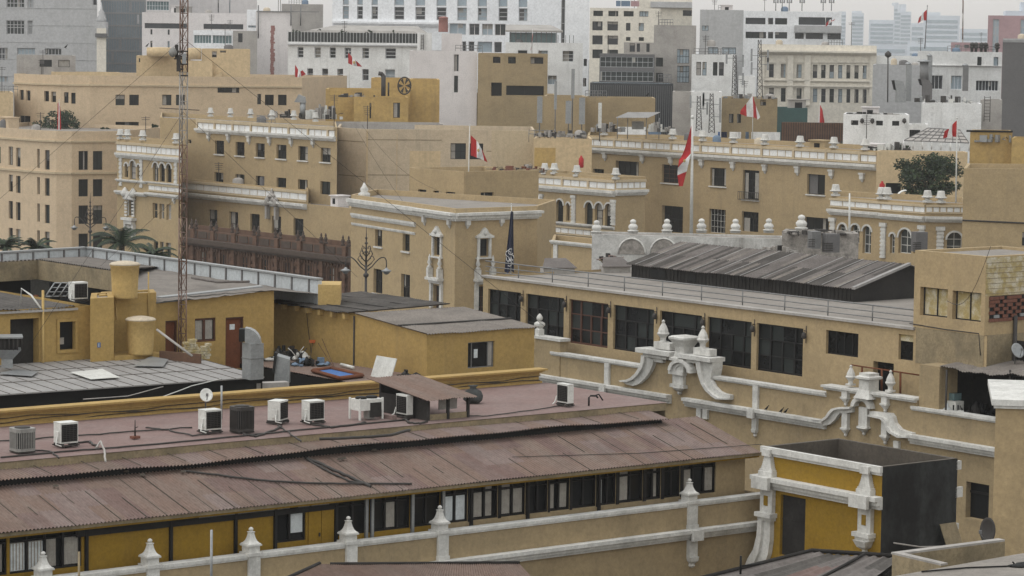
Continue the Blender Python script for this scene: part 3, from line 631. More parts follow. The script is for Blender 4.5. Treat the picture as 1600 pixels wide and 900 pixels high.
# ================================================================== buildings round the square
# ---- curved block, left
b = Bld('curved_block', 'long curved cream block with paired windows, upper storeys', chain(22, 115, 384, (58, -50), (95, -38), (140, -12), (472, 14)), mat='cream_pink', back=26, roof='concrete_roof', dep=.3, backdir=80)
def face_of(b, x, y):
    for i in range(len(b.fr)):
        p = onp(x, y, b.fr[i].o, b.fr[i].n); u = (p - b.fr[i].o).dot(b.fr[i].d)
        if b.fr[i].n.dot(CAM - b.fr[i].o) > 0 and 0 <= u <= b.len[i]: return i
    return 0
def autowin(b, xs, y0, y1=None, **k):
    n = len(xs); y1 = y1 or y0
    for j, (a, c) in enumerate(xs):
        t = j / (n - 1) if n > 1 else 0; yt = y0[0] + (y1[0] - y0[0]) * t; yb = y0[1] + (y1[1] - y0[1]) * t
        b.win(face_of(b, (a + c) / 2, (yt + yb) / 2), [(a, c)], (yt, yb), **k)
autowin(b, [(30.5, 37), (41, 47.5), (69, 76.5), (80, 87.5), (100, 107), (111, 118)], (140.5, 156), (145, 162), nx=1, nz=1)
autowin(b, [(180.5, 195), (202, 217), (253.5, 268), (275, 289), (414, 428), (434.5, 448)], (148, 164.5), nx=2, nz=1)
autowin(b, [(30.5, 47.5)], (181, 203), nx=4, nz=1); autowin(b, [(69, 78), (98, 106)], (185, 205), nx=1, nz=1); autowin(b, [(180.5, 217)], (190.5, 206), nx=5, nz=1); autowin(b, [(340, 374)], (137, 145), nx=3, nz=1)
autowin(b, [(402, 408)], (147, 163), nx=1, nz=1)
for i in range(4): 
    q = MB(); fr = b.fr[i]; z = b.z1 - 1.15; q.fbox(fr, -.02, b.len[i] + .02, z - .22, z, .003, .2); q.build('string_course', M['cream_pale'], b.root)
b.finish()
b = Bld('curved_block_terrace', 'lower terrace storeys of the curved block with rows of dark windows', chain(-40, 197, 362, (62, -50), (88, -36), (112, -8), (188, 26)), mat='cream_pink', back=20, roof='concrete_roof', dep=.3, backdir=80)
for i in range(4):
    fr = b.fr[i]
    for dz, h in ((1.15, .22), (5.0, .25)): q = MB(); q.fbox(fr, -.02, b.len[i] + .02, b.z1 - dz - h, b.z1 - dz, .003, .2); q.build('string_course', M['cream_pale'], b.root)
for y0, y1 in (((229, 258), (234.5, 265)), ((273, 299.5), (278.5, 306)), ((314, 342), (320, 349)), ((356, 383), (362, 390))):
    autowin(b, [(13.5, 20), (25, 32), (58, 65.5), (70, 77.5)], y0, y1, nx=1, nz=2)
for y0 in ((236, 265.5), (280, 307), (321, 350), (365, 392)): autowin(b, [(122.8, 137.8), (145.3, 160.3)], y0, nx=2, nz=1)
autowin(b, [(-8, 1)], (229, 255), nx=1, nz=2); b.finish()
b = Bld('annex', 'low cream annex at the left edge beside the curved block', chain(-40, 144, 375, (21, 0)), mat='cream_far', back=10); b.finish()
b = Bld('rooftop_hut', 'pale plastered roof hut with two dark openings on the curved block', chain(26, 86, 388, (60, -10), (118, 4)), mat='concrete', back=8, roof='concrete_roof', z0=25); 
b.win(1, [(62, 81), (91, 109)], (93.5, 104.5), nx=1, nz=1); b.finish()
b = Bld('roof_wall', 'low cream roof parapet wall behind the roof hut', chain(80, 112, 386, (188, 4)), mat='cream_far', back=5, z0=25); b.finish()
b = Bld('penthouse', 'cream roof house left of the mast on the curved block', chain(213, 87, 390, (298, 6)), mat='cream_far', back=8, z0=25); b.win(0, [(217, 219)], (91, 97), nx=1, nz=1); b.finish()
b = Bld('penthouse', 'low cream roof room behind the mast cables', chain(292, 95, 388, (332, 6)), mat='cream_far', back=7, z0=25); b.finish()
b = Bld('penthouse', 'cream roof house with an outside stair and small window', chain(315, 76, 389, (391, 6)), mat='cream_far', back=9, z0=25); b.win(0, [(331, 339)], (80, 90), nx=1, nz=1, frame='cream_pale'); b.win(0, [(344, 353)], (79, 82), nx=1, nz=1)
fr = b.fr[0]; q = MB()
for k in range(6): q.fbox(fr, fr.u(332 + 2.4 * k, 115), fr.u(334.4 + 2.4 * k, 115), 25, fr.z(332, 121 - 1.7 * k), .02, 1.0)
q.build('stair', M['cream_far'], b.root); b.finish()
q = MB(); p = P(250, 88, 389); q.lathe(p, [(1.8, 0), (1.8, 1.15), (1.5, 1.2), (.01, 1.25)], 20, sx=1.0); tag(q.build('round_tank', M['cream_far'], loc=p), 'round cream water tank on the roof left of the mast', 'water tank')
q = MB(); p = P(303, 93, 389); q.lathe(p, [(1.0, 0), (1.0, 1.5), (.8, 1.55), (.01, 1.6)], 20); tag(q.build('round_tank', M['cream_far'], loc=p), 'round cream water tank on the roof right of the mast', 'water tank')

# ---- palace with white trims (left of centre)
b = Bld('corner_palace', 'cream palace upper storeys with small square windows and white corbels', chain(250, 183.5, 334, (527, 'B')), mat='cream', back=22, dep=.3)
b.win(0, [(336, 350), (368, 382), (399.5, 413.5), (432, 447.5), (466, 481), (501, 516.5)], (219, 240), (231.5, 254), sill='stone_white', nx=2, nz=2)
b.win(0, [(335, 349), (367.5, 382), (399.5, 413), (432, 447), (465.5, 480.5), (500.5, 516)], (269, 287), (284, 306), nx=2, nz=1)
b.win(0, [(294, 299)], (218, 224), nx=1, nz=1)
b.panelband(0, 309, 524, 186, 206, 22, pil=3); b.band(0, 308, 525, 200, 207, .45)
b.corbels(0, [(327, 207), (358, 209.5), (390, 212), (422, 213.5), (456, 215), (490, 216)], .45, 1.0)
b.urns(0, [(329, 182), (360, 183), (391.5, 184), (425, 186), (459, 187), (493, 190)], 1.0, .7)
b.finish()
b = Bld('palace_terrace', 'palace wing with a white panelled parapet and tall windows above the wooden balcony', chain(284, 279, 326, (482, 'B')), mat='cream', back=9, dep=.3)
b.panelband(0, 284, 480, 281, 297, 16); b.band(0, 284, 480, 300, 308, .5)
b.win(0, [(325.5, 339.5), (358, 372), (391, 405.5), (424.5, 439), (458.5, 474)], (327, 365), (342, 380), nx=2, nz=2)
fr = b.fr[0]; o = b.root; u, z = fr.uz(428, 318)    # coat of arms
q = MB(); q.fbox(fr, u - .6, u + .6, z - .1, z + .7, .1, .4); q.lathe(fr.pt(u, z + .7, .3), [(.45, 0), (.5, .15), (.3, .35), (.14, .5), (.16, .65), (.04, 1.0)], 10)
for s_ in (-1, 1): q.fbox(fr, u + s_ * .9 - .17, u + s_ * .9 + .17, z - 1.7, z - .3, .05, .5); q.lathe(fr.pt(u + s_ * .85, z - .3, .35), [(.25, 0), (.4, .25), (.28, .6), (.3, .8), (.1, 1.0)], 8); q.lathe(fr.pt(u + s_ * .4, z + .1, .42), [(.05, 0), (.2, .2), (.22, .45), (.05, .7)], 7)
q.build('coat_of_arms', M['concrete'], o)
b.win(0, [(436 - 200 + 50, 297)], (317, 340), nx=1, nz=1) if 0 else None
b.finish()
b = Bld('palace_terrace', 'plain cream stretch of wall between the panelled parapet and the corner house', chain(481.5, 319, b.poly[1].y + .05, (550, 'B')), mat='cream', back=6, par=.1); b.finish()
b = Bld('corner_turret', 'cream palace corner with arched windows and white urns on its panelled parapet', chain(183, 218, 324, (230, 'B'), (284, 'B')), mat='cream', back=12, dep=.3)
for i, (x0, x1, n) in ((0, (184, 229, 6)), (1, (230, 283, 7))):
    b.panelband(i, x0, x1, 221 if i == 0 else 224.5, 238 if i == 0 else 242, n, pil=0, u0=0, u1=b.len[i]); b.band(i, x0, x1, 238 if i == 0 else 242, 246 if i == 0 else 250, .4, u0=0, u1=b.len[i])
for x0, x1, yt, yb in ((195, 200, 255, 277), (203, 212, 251, 280), (214.5, 219, 257, 279)): b.arch(0, x0, x1, yt, yb, nx=1)
for x0, x1, yt, yb in ((239, 247.5, 254, 283), (249.5, 257.5, 255, 284), (260, 268, 256, 285)): b.arch(1, x0, x1, yt, yb, nx=1)
b.panelband(1, 233, 284, 286, 298, 5); b.band(0, 183, 230, 279, 283, .3, u0=0, u1=b.len[0]); b.band(1, 230, 284, 283, 286, .3); b.band(0, 183, 230, 297, 303, .45, u0=0, u1=b.len[0]); b.band(1, 230, 283, 300, 306, .45)
for i, x, y0, y1 in ((0, 189, 245, 290), (0, 221, 247, 293), (1, 275, 253, 300)):
    fr = b.fr[i]; 
    q = MB(); u = fr.u(x, (y0 + y1) / 2); zt, zb = fr.z(x, y0), fr.z(x, y1); n = 7
    for k in range(n): q.fbox(fr, u - .3, u + .3, zb + (zt - zb) * k / n, zb + (zt - zb) * (k + .6) / n, .003, .13)
    q.fbox(fr, u - .25, u + .25, zb, zt, .003, .07); q.build('pilaster', M['stone_white'], b.root)
b.win(0, [(201.5, 209)], (313, 337), nx=1, nz=2, surround='stone_white')
fr = b.fr[0]; q = MB(); u = fr.u(205, 340)
q.fbox(fr, u - 1.2, u + 1.2, fr.z(205, 344), fr.z(205, 340), .003, .7); q.fbox(fr, u - .9, u + .9, fr.z(205, 350), fr.z(205, 344), .003, .5)
for s_ in (-1, 1):
    q.fbox(fr, u + s_ * .85 - .18, u + s_ * .85 + .18, fr.z(205, 372), fr.z(205, 350), .003, .4)
    for k in range(6): q.fbox(fr, u + s_ * .8 - .25, u + s_ * .8 + .25, fr.z(205, 338 - k * 5), fr.z(205, 335 - k * 5), .18, .3)
for k in range(4): q.fbox(fr, u - .6 + k * .32, u - .4 + k * .32, fr.z(205, 362), fr.z(205, 352), .003, .25)
q.lathe(fr.pt(u - .9, fr.z(205, 308), .3), [(.3, 0), (.55, .4), (.3, .8), (.05, 1.1)], 8); q.lathe(fr.pt(u + .9, fr.z(205, 308), .3), [(.3, 0), (.55, .4), (.3, .8), (.05, 1.1)], 8); q.fprism(fr, [(u - 1.1, fr.z(205, 311)), (u + 1.1, fr.z(205, 311)), (u + .8, fr.z(205, 304)), (u, fr.z(205, 300)), (u - .8, fr.z(205, 304))], .1, .5)
q.build('window_balcony', M['stone_white'], b.root)
b.win(1, [(238.5, 246), (249, 256.5), (260, 267.5)], (317, 341), (320, 344), nx=1, nz=2, frame='cream_far'); b.win(1, [(240, 247), (250, 256), (259, 267)], (377, 398), (379, 402), nx=1, nz=2)
b.urns(0, [(188, 217), (199, 217.5), (223, 219)], 1.1, .85); b.urns(1, [(275, 224)], 1.1, .85); b.corbels(1, [(273, 306)], .4, .9); b.finish()

# ---- carved wooden balcony building
b = Bld('balcony_house', 'long carved dark wooden balcony with paired finials along its top', chain(294, 357.5, 300, (562, 'B')), mat='wood', back=8, roof='dark_wall', dep=.25, par=.8)
fr = b.fr[0]; L = b.len[0]
for y0, y1, of in ((371, 378, .8),):
    q = MB(); z0, z1 = fr.z(296, y1), fr.z(296, y0); q.fbox(fr, -.3, L + .3, z0, z1, .004, of); q.fbox(fr, -.2, L + .2, z0 - .25, z0 - .001, .004, of * .6); q.build('cornice', M['wood_dark'], b.root)
FX = [(299.5, 306.5), (330, 338), (363, 371), (397, 404), (430.5, 438), (465.5, 474), (502, 509), (536, 545)]
for a, c in FX:
    u0 = fr.u((a + c) / 2, 365); q = MB(); q.fbox(fr, u0 - .32, u0 + .32, fr.z(296, 375), b.z1 + .08, .005, .25); q.fbox(fr, u0 - .25, u0 + .25, 4, fr.z(296, 381), .005, .3)
    for k in range(5): q.fbox(fr, u0 - .4, u0 + .4, fr.z(296, 381) - .7 - k * .8, fr.z(296, 381) - .45 - k * .8, .006, .38)
    q.build('pilaster', M['wood'], b.root)
    for x in (a, c):
        p = fr.pt(fr.u(x, 362), b.z1 + .09, .0); q = MB(); q.lathe(p, [(.22, 0), (.22, .16), (.1, .22), (.22, .4), (.18, .6), (.08, .68), (.12, .8), (.03, 1.05)], 8); q.build('finial', M['wood_dark'], b.root)
for k in range(16):
    u = L * (k + .5) / 16
    q = MB(); q.fbox(fr, u - L / 38, u + L / 38, fr.z(296, 371) + .1, b.z1 - .12, .004, .09); q.build('carved_panel', M['wood_dark'], b.root)
    zt = fr.z(296, 381) - .25
    b.addwin(0, u - L / 52, u + L / 52, zt - (1.9 if k % 3 else 3.2), zt - (.35 if k % 2 else .7), 2, 2, 'glass' if k % 3 == 1 else 'dark_wall', 'wood', fw=.12)
rr = random.Random(4); q = MB()
for k in range(60):
    u = L * k / 60; q.fbox(fr, u, u + .07, 2, fr.z(296, 380), .004, .07)
    q.fbox(fr, u + .1, u + .3, fr.z(296, 381) - rr.uniform(.4, .5), fr.z(296, 381) - .2, .004, .2)
q.build('lattice', M['wood'], b.root)
b.finish()
for k, (x, lb) in enumerate(((490 + 8, 'white terrace parasol left of the pair behind the wooden balcony'), (530, 'white terrace parasol right of the pair behind the wooden balcony'))):
    p = P(x, 372 + k, 309); t = thing('parasol', lb, 'parasol', tuple(p - V((0, 0, 2))), group='terrace parasols'); q = MB(); q.lathe(p, [(1.75, -.25), (1.75, 0), (1.1, .42), (.4, .7), (.05, .78)], 8, smooth=False); q.build('canopy', M['white_wall'], t); q = MB(); q.tube([p - V((0, 0, 2)), p + V((0, 0, .7))], .05); q.build('pole', M['steel'], t)

# ---- big cream walls in the middle
b = Bld('cream_block', 'big blank cream block with a single wide window at the flagpole', chain(527, 199, 318, (572, 'B'), (693, 10), (836, 6)), mat='cream_grey', back=14, dep=.3, z0=0)
b.win(2, [(704, 728), (733, 755)], (224, 249), nx=3, nz=2)
q = MB()
for fr, x in ((b.fr[1], 620),): q.fbox(fr, fr.u(x, 260) - .03, fr.u(x, 260) + .03, 5, b.z1 - .5, .003, .03)
q.fbox(b.fr[1], .06, .2, 5, b.z1 - .2, .003, .12); q.build('downpipe', M['cream_far'], b.root)
for i_, x0_, x1_, y_ in ((1, 574, 690, 218), (1, 574, 690, 273), (0, 529, 570, 220), (0, 529, 570, 274), (2, 760, 834, 236)):
    fr = b.fr[i_]; q = MB(); q.fbox(fr, fr.u(x0_, y_), fr.u(x1_, y_), fr.z((x0_ + x1_) / 2, y_ + 1.2), fr.z((x0_ + x1_) / 2, y_), .003, .015); q.build('joint', M['mould'], b.root)
fr = b.fr[2]; q = MB(); q.fbox(fr, fr.u(768, 230), fr.u(834, 230), 12, b.z1 - .02, .003, .02); q.build('repainted_patch', M['cream_pale'], b.root)
fr = b.fr[1]; q = MB(); q.fbox(fr, fr.u(640, 260), fr.u(688, 260), 10, fr.z(660, 236), .003, .012); q.build('repainted_patch', M['cream_far'], b.root)
b.finish()
b = Bld('step_house', 'small cream house with three little windows behind the cornice corner', chain(640, 262, 268, (725, 'B'), (842, 'A')), mat='cream', quad=True, dep=.25, z0=0)
b.win(0, [(653, 666), (677, 685.5), (696.5, 711)], (296, 318), (300, 322), nx=2, nz=2); b.win(1, [(751, 771)], (300.5, 313.5), nx=3, nz=2); b.finish()
rnd = random.Random(12); 
# roof yard behind: junk, tarps
def junk(name, label, px, py, D, wpx, hpx, mats, n=40, cat='scrap heap', seed=1):
    rnd = random.Random(seed); p = P(px, py, D); W, Hh = wpx * D / FOC, hpx * D / FOC; t = thing(name, label, cat, tuple(p))
    for k, mt in enumerate(mats):
        q = MB()
        for _ in range(max(3, n // len(mats))):
            x = rnd.uniform(-.5, .5) * W; h = Hh * (1 - abs(x / W * 1.5) ** 2) * rnd.uniform(.2, 1); a = rnd.uniform(0, 3.1)
            if rnd.random() < .55: q.box((p.x + x, p.y + rnd.uniform(-.5, .5), p.z), rnd.uniform(.15, .5) * min(1.6, W * .4), rnd.uniform(.1, .4), max(.06, h), a)
            else:
                c = p + V((x, rnd.uniform(-.5, .5), rnd.uniform(.1, 1) * h)); e = V((math.cos(a) * rnd.uniform(.2, .7), rnd.uniform(-.3, .3), rnd.uniform(-.25, .4))); q.tube([c - e * .5, c, c + e * .5 + V((0, 0, -.05))], .035, 5)
        tag(q.build('pile', M[mt], t), kind='stuff')
    return t
junk('scrap_heap', 'heap of grey tarps and rusty scrap on the roof left of the urns', 826, 270, 278, 46, 14, ['concrete', 'door_red', 'tin_grey'], 40, seed=3)
# ---- yellow roof houses above the palace
b = Bld('yellow_house', 'tall plain yellow roof house beside the big round fan', chain(640, 124, 345, (687, 0)), mat='ochre_far', back=10, z0=10); b.finish()
b = Bld('yellow_house', 'yellow roof house with a dark doorway below the round fan', chain(553, 151, 338, (577, 0), (638, 4)), mat='ochre_far', back=9, z0=10); b.win(1, [(614.5, 625)], (160.5, 184), nx=1, nz=1); b.win(1, [(577.5, 580)], (161, 185), nx=1, nz=1); b.finish()
b = Bld('yellow_house', 'yellow roof house behind with grey roof and pipes', chain(509, 139, 342, (536, 0), (641, 4)), mat='ochre_far', back=9, z0=10); b.finish()
b = Bld('yellow_house', 'small yellow upper roof room behind the round fan', chain(580, 122, 352, (641, 0)), mat='ochre_far', back=8, z0=10); b.finish()
p = P(632, 134, 337); t = thing('extractor_fan', 'big round dark extractor fan on the yellow roof house', 'fan', tuple(p)); q = MB(); r = 1.0
ring = [p + V((math.cos(a * math.pi / 12) * r * .75, -.1, math.sin(a * math.pi / 12) * r)) for a in range(25)]; q.tube(ring, .1, 6); q.build('rim', M['dark_metal'], t)
q = MB()
for k in range(6):
    a = k * math.pi / 3; q.hexa([p + V((math.cos(a + d) * rr_ * .72, y, math.sin(a + d) * rr_ * .96)) for y in (-.05, .05) for rr_, d in ((.15, 0), (.92, -.25), (.92, .25), (.15, .3))])
q.build('blade', M['dark_metal'], t)
p = P(599, 150, 336); q = MB(); q.tube([p, p + V((0, 0, 2.4))], .28, 10); q.tube([p + V((0, 0, 2.3)), p + V((-.25, 0, 2.6)), p + V((-.6, 0, 2.65))], .26, 10); q.tube([p + V((.6, 0, 0)), p + V((.6, 0, 1.6))], .1, 8); tag(q.build('chimney_pipe', M['dark_metal'], loc=p), 'dark bent chimney pipe left of the round fan', 'chimney')
b = Bld('roof_wall', 'grey stained roof parapet between the palace and the yellow roof houses', chain(518, 192, 330, (692, 6)), mat='concrete', back=6, z0=10); b.finish()
junk('roof_clutter', 'dark roof machinery with a white drum behind the palace urns', 505, 186, 336, 60, 26, ['dark_metal', 'concrete', 'ac_white'], 40, 'machinery', seed=6)
junk('roof_clutter', 'grey rolled mats and dark junk at the left of the machinery', 446, 184, 338, 52, 14, ['concrete', 'dark_metal'], 24, 'machinery', seed=9)
p = P(473, 186, 338); q = MB(); q.tube([p, p + V((0, 0, 2.2))], .35, 10); q.hexa([p + V(v) for v in ((-1, -.4, 2), (.4, -.4, 1.9), (.4, .4, 1.9), (-1, .4, 2), (-.5, -.4, 2.9), (.3, -.4, 2.6), (.3, .4, 2.6), (-.5, .4, 2.9))]); tag(q.build('duct_hood', M['galv'], loc=p), 'grey metal duct hood at the end of the curved block', 'duct')
# cream block with penthouse
b = Bld('cream_house', 'long cream house with narrow windows behind the big flag', chain(686, 147, 392, (870, 2)), mat='cream_far', back=14, dep=.3, z0=0); b.win(0, [(712, 723), (785.5, 800)], (174, 199), (176, 199), nx=2, nz=1); b.win(0, [(775, 787)], (152, 165), nx=2, nz=1) if 0 else None; b.finish()
b = Bld('penthouse', 'tan penthouse with a deep open balcony and small windows', chain(747, 83, 384, (788, -6), (856, 3)), mat='tan', back=10, dep=.5, z0=20)
b.win(0, [(770, 782)], (88.5, 98.5), nx=3, nz=1); b.win(1, [(794, 806), (829, 849)], (88.5, 99.5), nx=3, nz=1); b.win(0, [(767, 784)], (129, 150), nx=1, nz=1, dep=1.2); b.win(1, [(791, 850)], (134, 149), nx=2, nz=1, dep=1.2); b.finish()
b = Bld('roof_wall', 'weathered tan roof wall behind the panel aerials', chain(850, 150, 345, (915, 0)), mat='tan', back=8, z0=5); b.finish()
b = Bld('mud_house', 'brown mud plaster roof house behind the tin lean-to', chain(912, 152, 352, (1024, 0)), mat='tan', back=8, z0=5); b.finish()
b = Bld('cream_house', 'cream house with a rubbish strewn roof left of the white panelled parapet', chain(834, 216, 310, (925, 4)), mat='cream_far', back=9, z0=5); b.win(0, [(855, 862)], (232, 246), nx=2, nz=1)
fr = b.fr[0]; q = MB(); q.fbox(fr, fr.u(835, 238), fr.u(868, 238), fr.z(850, 260), fr.z(850, 231), .003, .02); q.build('yellow_patch', M['ochre_far'], b.root); b.finish()
junk('scrap_heap', 'rubble and brick heap on the cream house roof', 876, 214, 312, 80, 12, ['concrete', 'dark_metal', 'rubble'], 60, seed=14)
for k, (x, y0, h, wd, lb) in enumerate(((843, 192, 42, 8, 'pale grey panel aerial farthest left beside the tan penthouse'), (867, 215, 88, 4, 'thin pale pole aerial rising from the rubble heap'), (888, 193, 36, 9, 'square grey panel aerial in the middle of the aerial group'), (894, 200, 92, 5, 'tall grey panel aerial on a pole behind the group'), (909, 194, 42, 9, 'grey panel aerial right of the middle of the group'), (937, 200, 40, 5, 'white slim panel aerial beside the lean-to'))):
    p = P(x, y0, 318); s_ = 318 / FOC; t = thing('panel_aerial', lb, 'antenna', tuple(p), group='panel aerials on the roof'); q = MB(); q.tube([p - V((0, 0, 1.5)), p + V((0, .2, h * s_))], .07, 6); q.build('pole', M['steel'], t)
    q = MB(); q.box((p.x, p.y - .2, p.z + h * s_ * (.0 if h < 60 else .5)), wd * s_, .25, h * s_ * (.98 if h < 60 else .5), .1); q.build('panel', M['ac_white' if k == 5 else 'galv'], t)
t = thing('lean_to', 'tin roofed lean-to on thin posts with machines under it', 'shelter', tuple(P(1000, 205, 325)))
a, c = P(962, 184, 322), P(1012, 184, 322); q = MB(); q.corr(a, c, a + V((1.6, 4, .55)), c + V((1.6, 4, .55)), .25, .04, 0, 2); q.build('roof', M['zinc'], t)
for x in (965, 981, 1010, 1030): q = MB(); p = P(x, 184, 323); q.tube([p, p - V((0, 0, 2.4))], .05); q.build('post', M['steel'], t)
for k, x in enumerate((992, 1001)): q = MB(); p = P(x, 202, 324); q.box(p, .7, .5, .9); q.build('machine', M['ac_grey'], t)
b = Bld('concrete_block', 'brown grey concrete roof block with a pipe down its face', chain(1051, 143, 350, (1082, 0)), mat='concrete', back=6, z0=5); b.finish()
b = Bld('stair_block', 'white stair block covered in cables and aerials', chain(1080, 143, 345, (1112, 0), (1128, 0)), mat='white_wall', back=6, z0=5); b.finish()
b = Bld('brown_house', 'brown roof house with two dark windows behind the flag', chain(1126, 152, 352, (1215, -2)), mat='tan', back=8, z0=5, dep=.3); b.win(0, [(1139, 1146), (1151.5, 1158)], (178, 192), nx=1, nz=1); b.win(0, [(1188, 1197)], (156, 165), nx=2, nz=1); b.finish()
b = Bld('white_shed', 'small white shed wall behind the flag at the masts', chain(1154, 119, 375, (1180, 0)), mat='white_wall', back=4, z0=10); b.finish()
b = Bld('green_house', 'house front behind teal netting left of the brown fence', chain(1194, 168, 365, (1262, 0)), mat='green_shade', back=6, z0=5); b.finish()
b = Bld('timber_fence', 'dark brown timber plank fence wall on the roof behind the flag', chain(1221, 191, 330, (1319, -2)), mat='wood', back=1, z0=10, cat='fence', par=.05); fr = b.fr[0]; q = MB()
for k in range(26): q.fbox(fr, b.len[0] * k / 26, b.len[0] * k / 26 + .05, 10, b.z1, .003, .05)
b2 = q.build('batten', M['dark_wall'], b.root); b.finish()
b = Bld('white_house', 'small white roof house with three tiny windows and lamps', chain(1318, 178, 318, (1421, -8)), mat='white_wall', back=8, z0=5, roof='dark_wall'); b.win(0, [(1330, 1341), (1369, 1379.5), (1394, 1405)], (188.5, 196), nx=2, nz=1)
fr = b.fr[0]
for x in (1347, 1363, 1413): q = MB(); p = fr.pt(fr.u(x, 191), fr.z(x, 193), .3); q.lathe(p, [(.05, 0), (.25, .2), (.2, .5), (.05, .6)], 8); q.build('lamp', M['dark_metal'], b.root)
b.finish()
b = Bld('white_annex', 'little white annex with a barred window beside the white house', chain(1420, 194, 316, (1450, 0)), mat='white_wall', back=5, z0=5); b.win(0, [(1421, 1438)], (203, 214), nx=4, nz=2); b.finish()
b = Bld('tank_house', 'rough white rendered tank house with a ladder', chain(1440, 161, 335, (1489, -4), (1534, 3)), mat='white_wall', back=7, z0=5); fr = b.fr[1]; q = MB()
for x in (1537, 1546): 
    q.tube([fr.pt(fr.u(x, 175), fr.z(x, 190), .3), fr.pt(fr.u(x, 175), fr.z(x, 150), .3)], .04)
for k in range(8): q.tube([fr.pt(fr.u(1537, 175), fr.z(1540, 152 + 5 * k), .3), fr.pt(fr.u(1546, 175), fr.z(1540, 152 + 5 * k), .3)], .03)
q.build('ladder', M['dark_metal'], b.root); b.finish()
b = Bld('concrete_house', 'grey concrete roof room behind the white tank house', chain(1532, 156, 340, (1566, 0)), mat='concrete', back=6, z0=5); b.finish()
b = Bld('roof_house', 'dark topped ochre roof house at the right edge above the tree', chain(1516, 205, 300, (1582, -2)), mat='ochre_far', back=6, z0=5, roof='dark_wall'); b.band(0, 1510, 1582, 203, 206, .3, 'dark_wall', 'roof_edge'); b.finish()
b = Bld('roof_house', 'ochre house cut by the right edge of the view', chain(1581, 216, 298, (1660, 0)), mat='ochre_far', back=6, z0=5); b.finish()
b = Bld('garden_wall', 'cream wall behind the dark tree', chain(1370, 236, 296, (1512, -3)), mat='cream_far', back=3, z0=5); b.win(0, [(1384, 1408)], (286, 304), nx=1, nz=1, dep=.6); b.finish()
for k, (x0, w_, c, lb) in enumerate(((1127, 9, 'navy', 'dark cloth hung at the left end of the washing line'), (1121 + 1, 3, 'blue', 'blue jeans drying beside the dark cloth'), (1140, 18, 'white_wall', 'white sheet drying left of the flagpole'), (1165, 5, 'laundry_blue', 'pale blue towel drying between the white sheets'), (1174, 45, 'white_wall', 'wide white sheet drying right of the flagpole'), (965, 45, 'white_wall', 'long white sheet drying under the lean-to'), (1013, 20, 'laundry_blue', 'pale blue cloth drying under the lean-to'))):
    D = 338; p = P(x0, 206 if k < 5 else 198, D); s_ = D / FOC; q = MB(); n = 12; vs = []
    for j in range(n + 1):
        for h in (0, 1): vs.append(p + V((w_ * s_ * j / n, .08 * math.sin(j * 1.7 + k), -(18 if k < 5 else 12) * s_ * h)))
    q.add(vs, [[2 * j, 2 * j + 2, 2 * j + 3, 2 * j + 1] for j in range(n)], 0, True); tag(q.build('laundry', M[c], loc=p), lb, 'laundry', 'laundry on the roof yard')

# ---- right centre palace
b = Bld('union_palace', 'cream palace front with a long white panelled parapet and big windows', chain(918, 211, 336, (1373, 'B')), mat='cream', back=16, dep=.35)
b.panelband(0, 918, 1371, 213, 229, 38, pil=4); b.band(0, 916, 1373, 230, 238, .55)
b.corbels(0, [(946, 238), (1004.5, 242), (1049, 245), (1097, 249), (1146, 253), (1196, 257), (1247, 260), (1300, 265), (1348, 270)], .55, 1.0)
b.urns(0, [(944, 211), (1051, 217), (1098, 220), (1146, 223), (1195, 226), (1250, 229), (1303, 231), (1352, 234)], 1.15, 1.0)
b.win(0, [(926.5, 943.5)], (264, 279), nx=3, nz=2); b.win(0, [(962, 998)], (252, 281), nx=4, nz=1, dep=.5); b.win(0, [(1034, 1060)], (257.5, 286), nx=3, nz=4, sill='stone_white', frame='frame_brown'); b.win(0, [(1109.5, 1134.5)], (262.5, 291), nx=3, nz=2, sill='stone_white'); b.win(0, [(1160.5, 1186)], (266, 312), nx=3, nz=3, sill='stone_white'); b.win(0, [(1261, 1289)], (272.5, 304), nx=2, nz=1, sill='stone_white')
b.win(0, [(1034, 1067)], (322, 363), nx=3, nz=2, dep=.5); b.win(0, [(1108, 1133.5)], (327, 364), nx=5, nz=4, frame='stone_white', fw=.03); b.win(0, [(1159, 1185)], (331, 362), nx=4, nz=3); b.win(0, [(1257, 1295)], (340, 361), nx=3, nz=1)
fr = b.fr[0]
for x0, x1, y0, y1 in ((1111, 1114, 264, 290), (1130, 1134, 264, 290), (1163, 1168, 270, 310), (1178, 1184, 270, 310), (1161, 1170, 340, 362)):
    q = MB(); a, c = fr.u(x0, y0), fr.u(x1, y0); zt, zb = fr.z(x0, y0), fr.z(x0, y1); n = 8
    q.add([fr.pt(a + (c - a) * j / n, z, -.22 + .04 * math.sin(j * 2.4)) for j in range(n + 1) for z in (zb, zt)], [[2 * j, 2 * j + 2, 2 * j + 3, 2 * j + 1] for j in range(n)], 0, True); q.build('curtain', M['curtain'], b.root)
q = MB(); a, c = fr.u(1156, 305), fr.u(1188, 305); zt, zb = fr.z(1170, 300), fr.z(1170, 312)
for k in range(13): q.tube([fr.pt(a + (c - a) * k / 12, zb, .3), fr.pt(a + (c - a) * k / 12, zt, .3)], .025, 5)
for z in (zb, zt): q.tube([fr.pt(a, z, .3), fr.pt(c, z, .3)], .035, 5)
q.build('balcony_rail', M['dark_metal'], b.root); b.finish()
b = Bld('union_palace_wing', 'low palace wing with arched windows and white urns on its parapet', chain(840, 268, 303, (962, 'B'), (1009, 'A')), mat='cream', quad=True, dep=.35)
for i, x0, x1, y0 in ((0, 841, 961, 273), (1, 962, 1008, 281)):
    b.panelband(i, x0, x1, y0, y0 + 16, 9 if i == 0 else 5, pil=3 if i == 0 else 0, u0=0, u1=b.len[i]); b.band(i, x0, x1, y0 + 16, y0 + 25, .5, u0=0, u1=b.len[i], ends=.1)
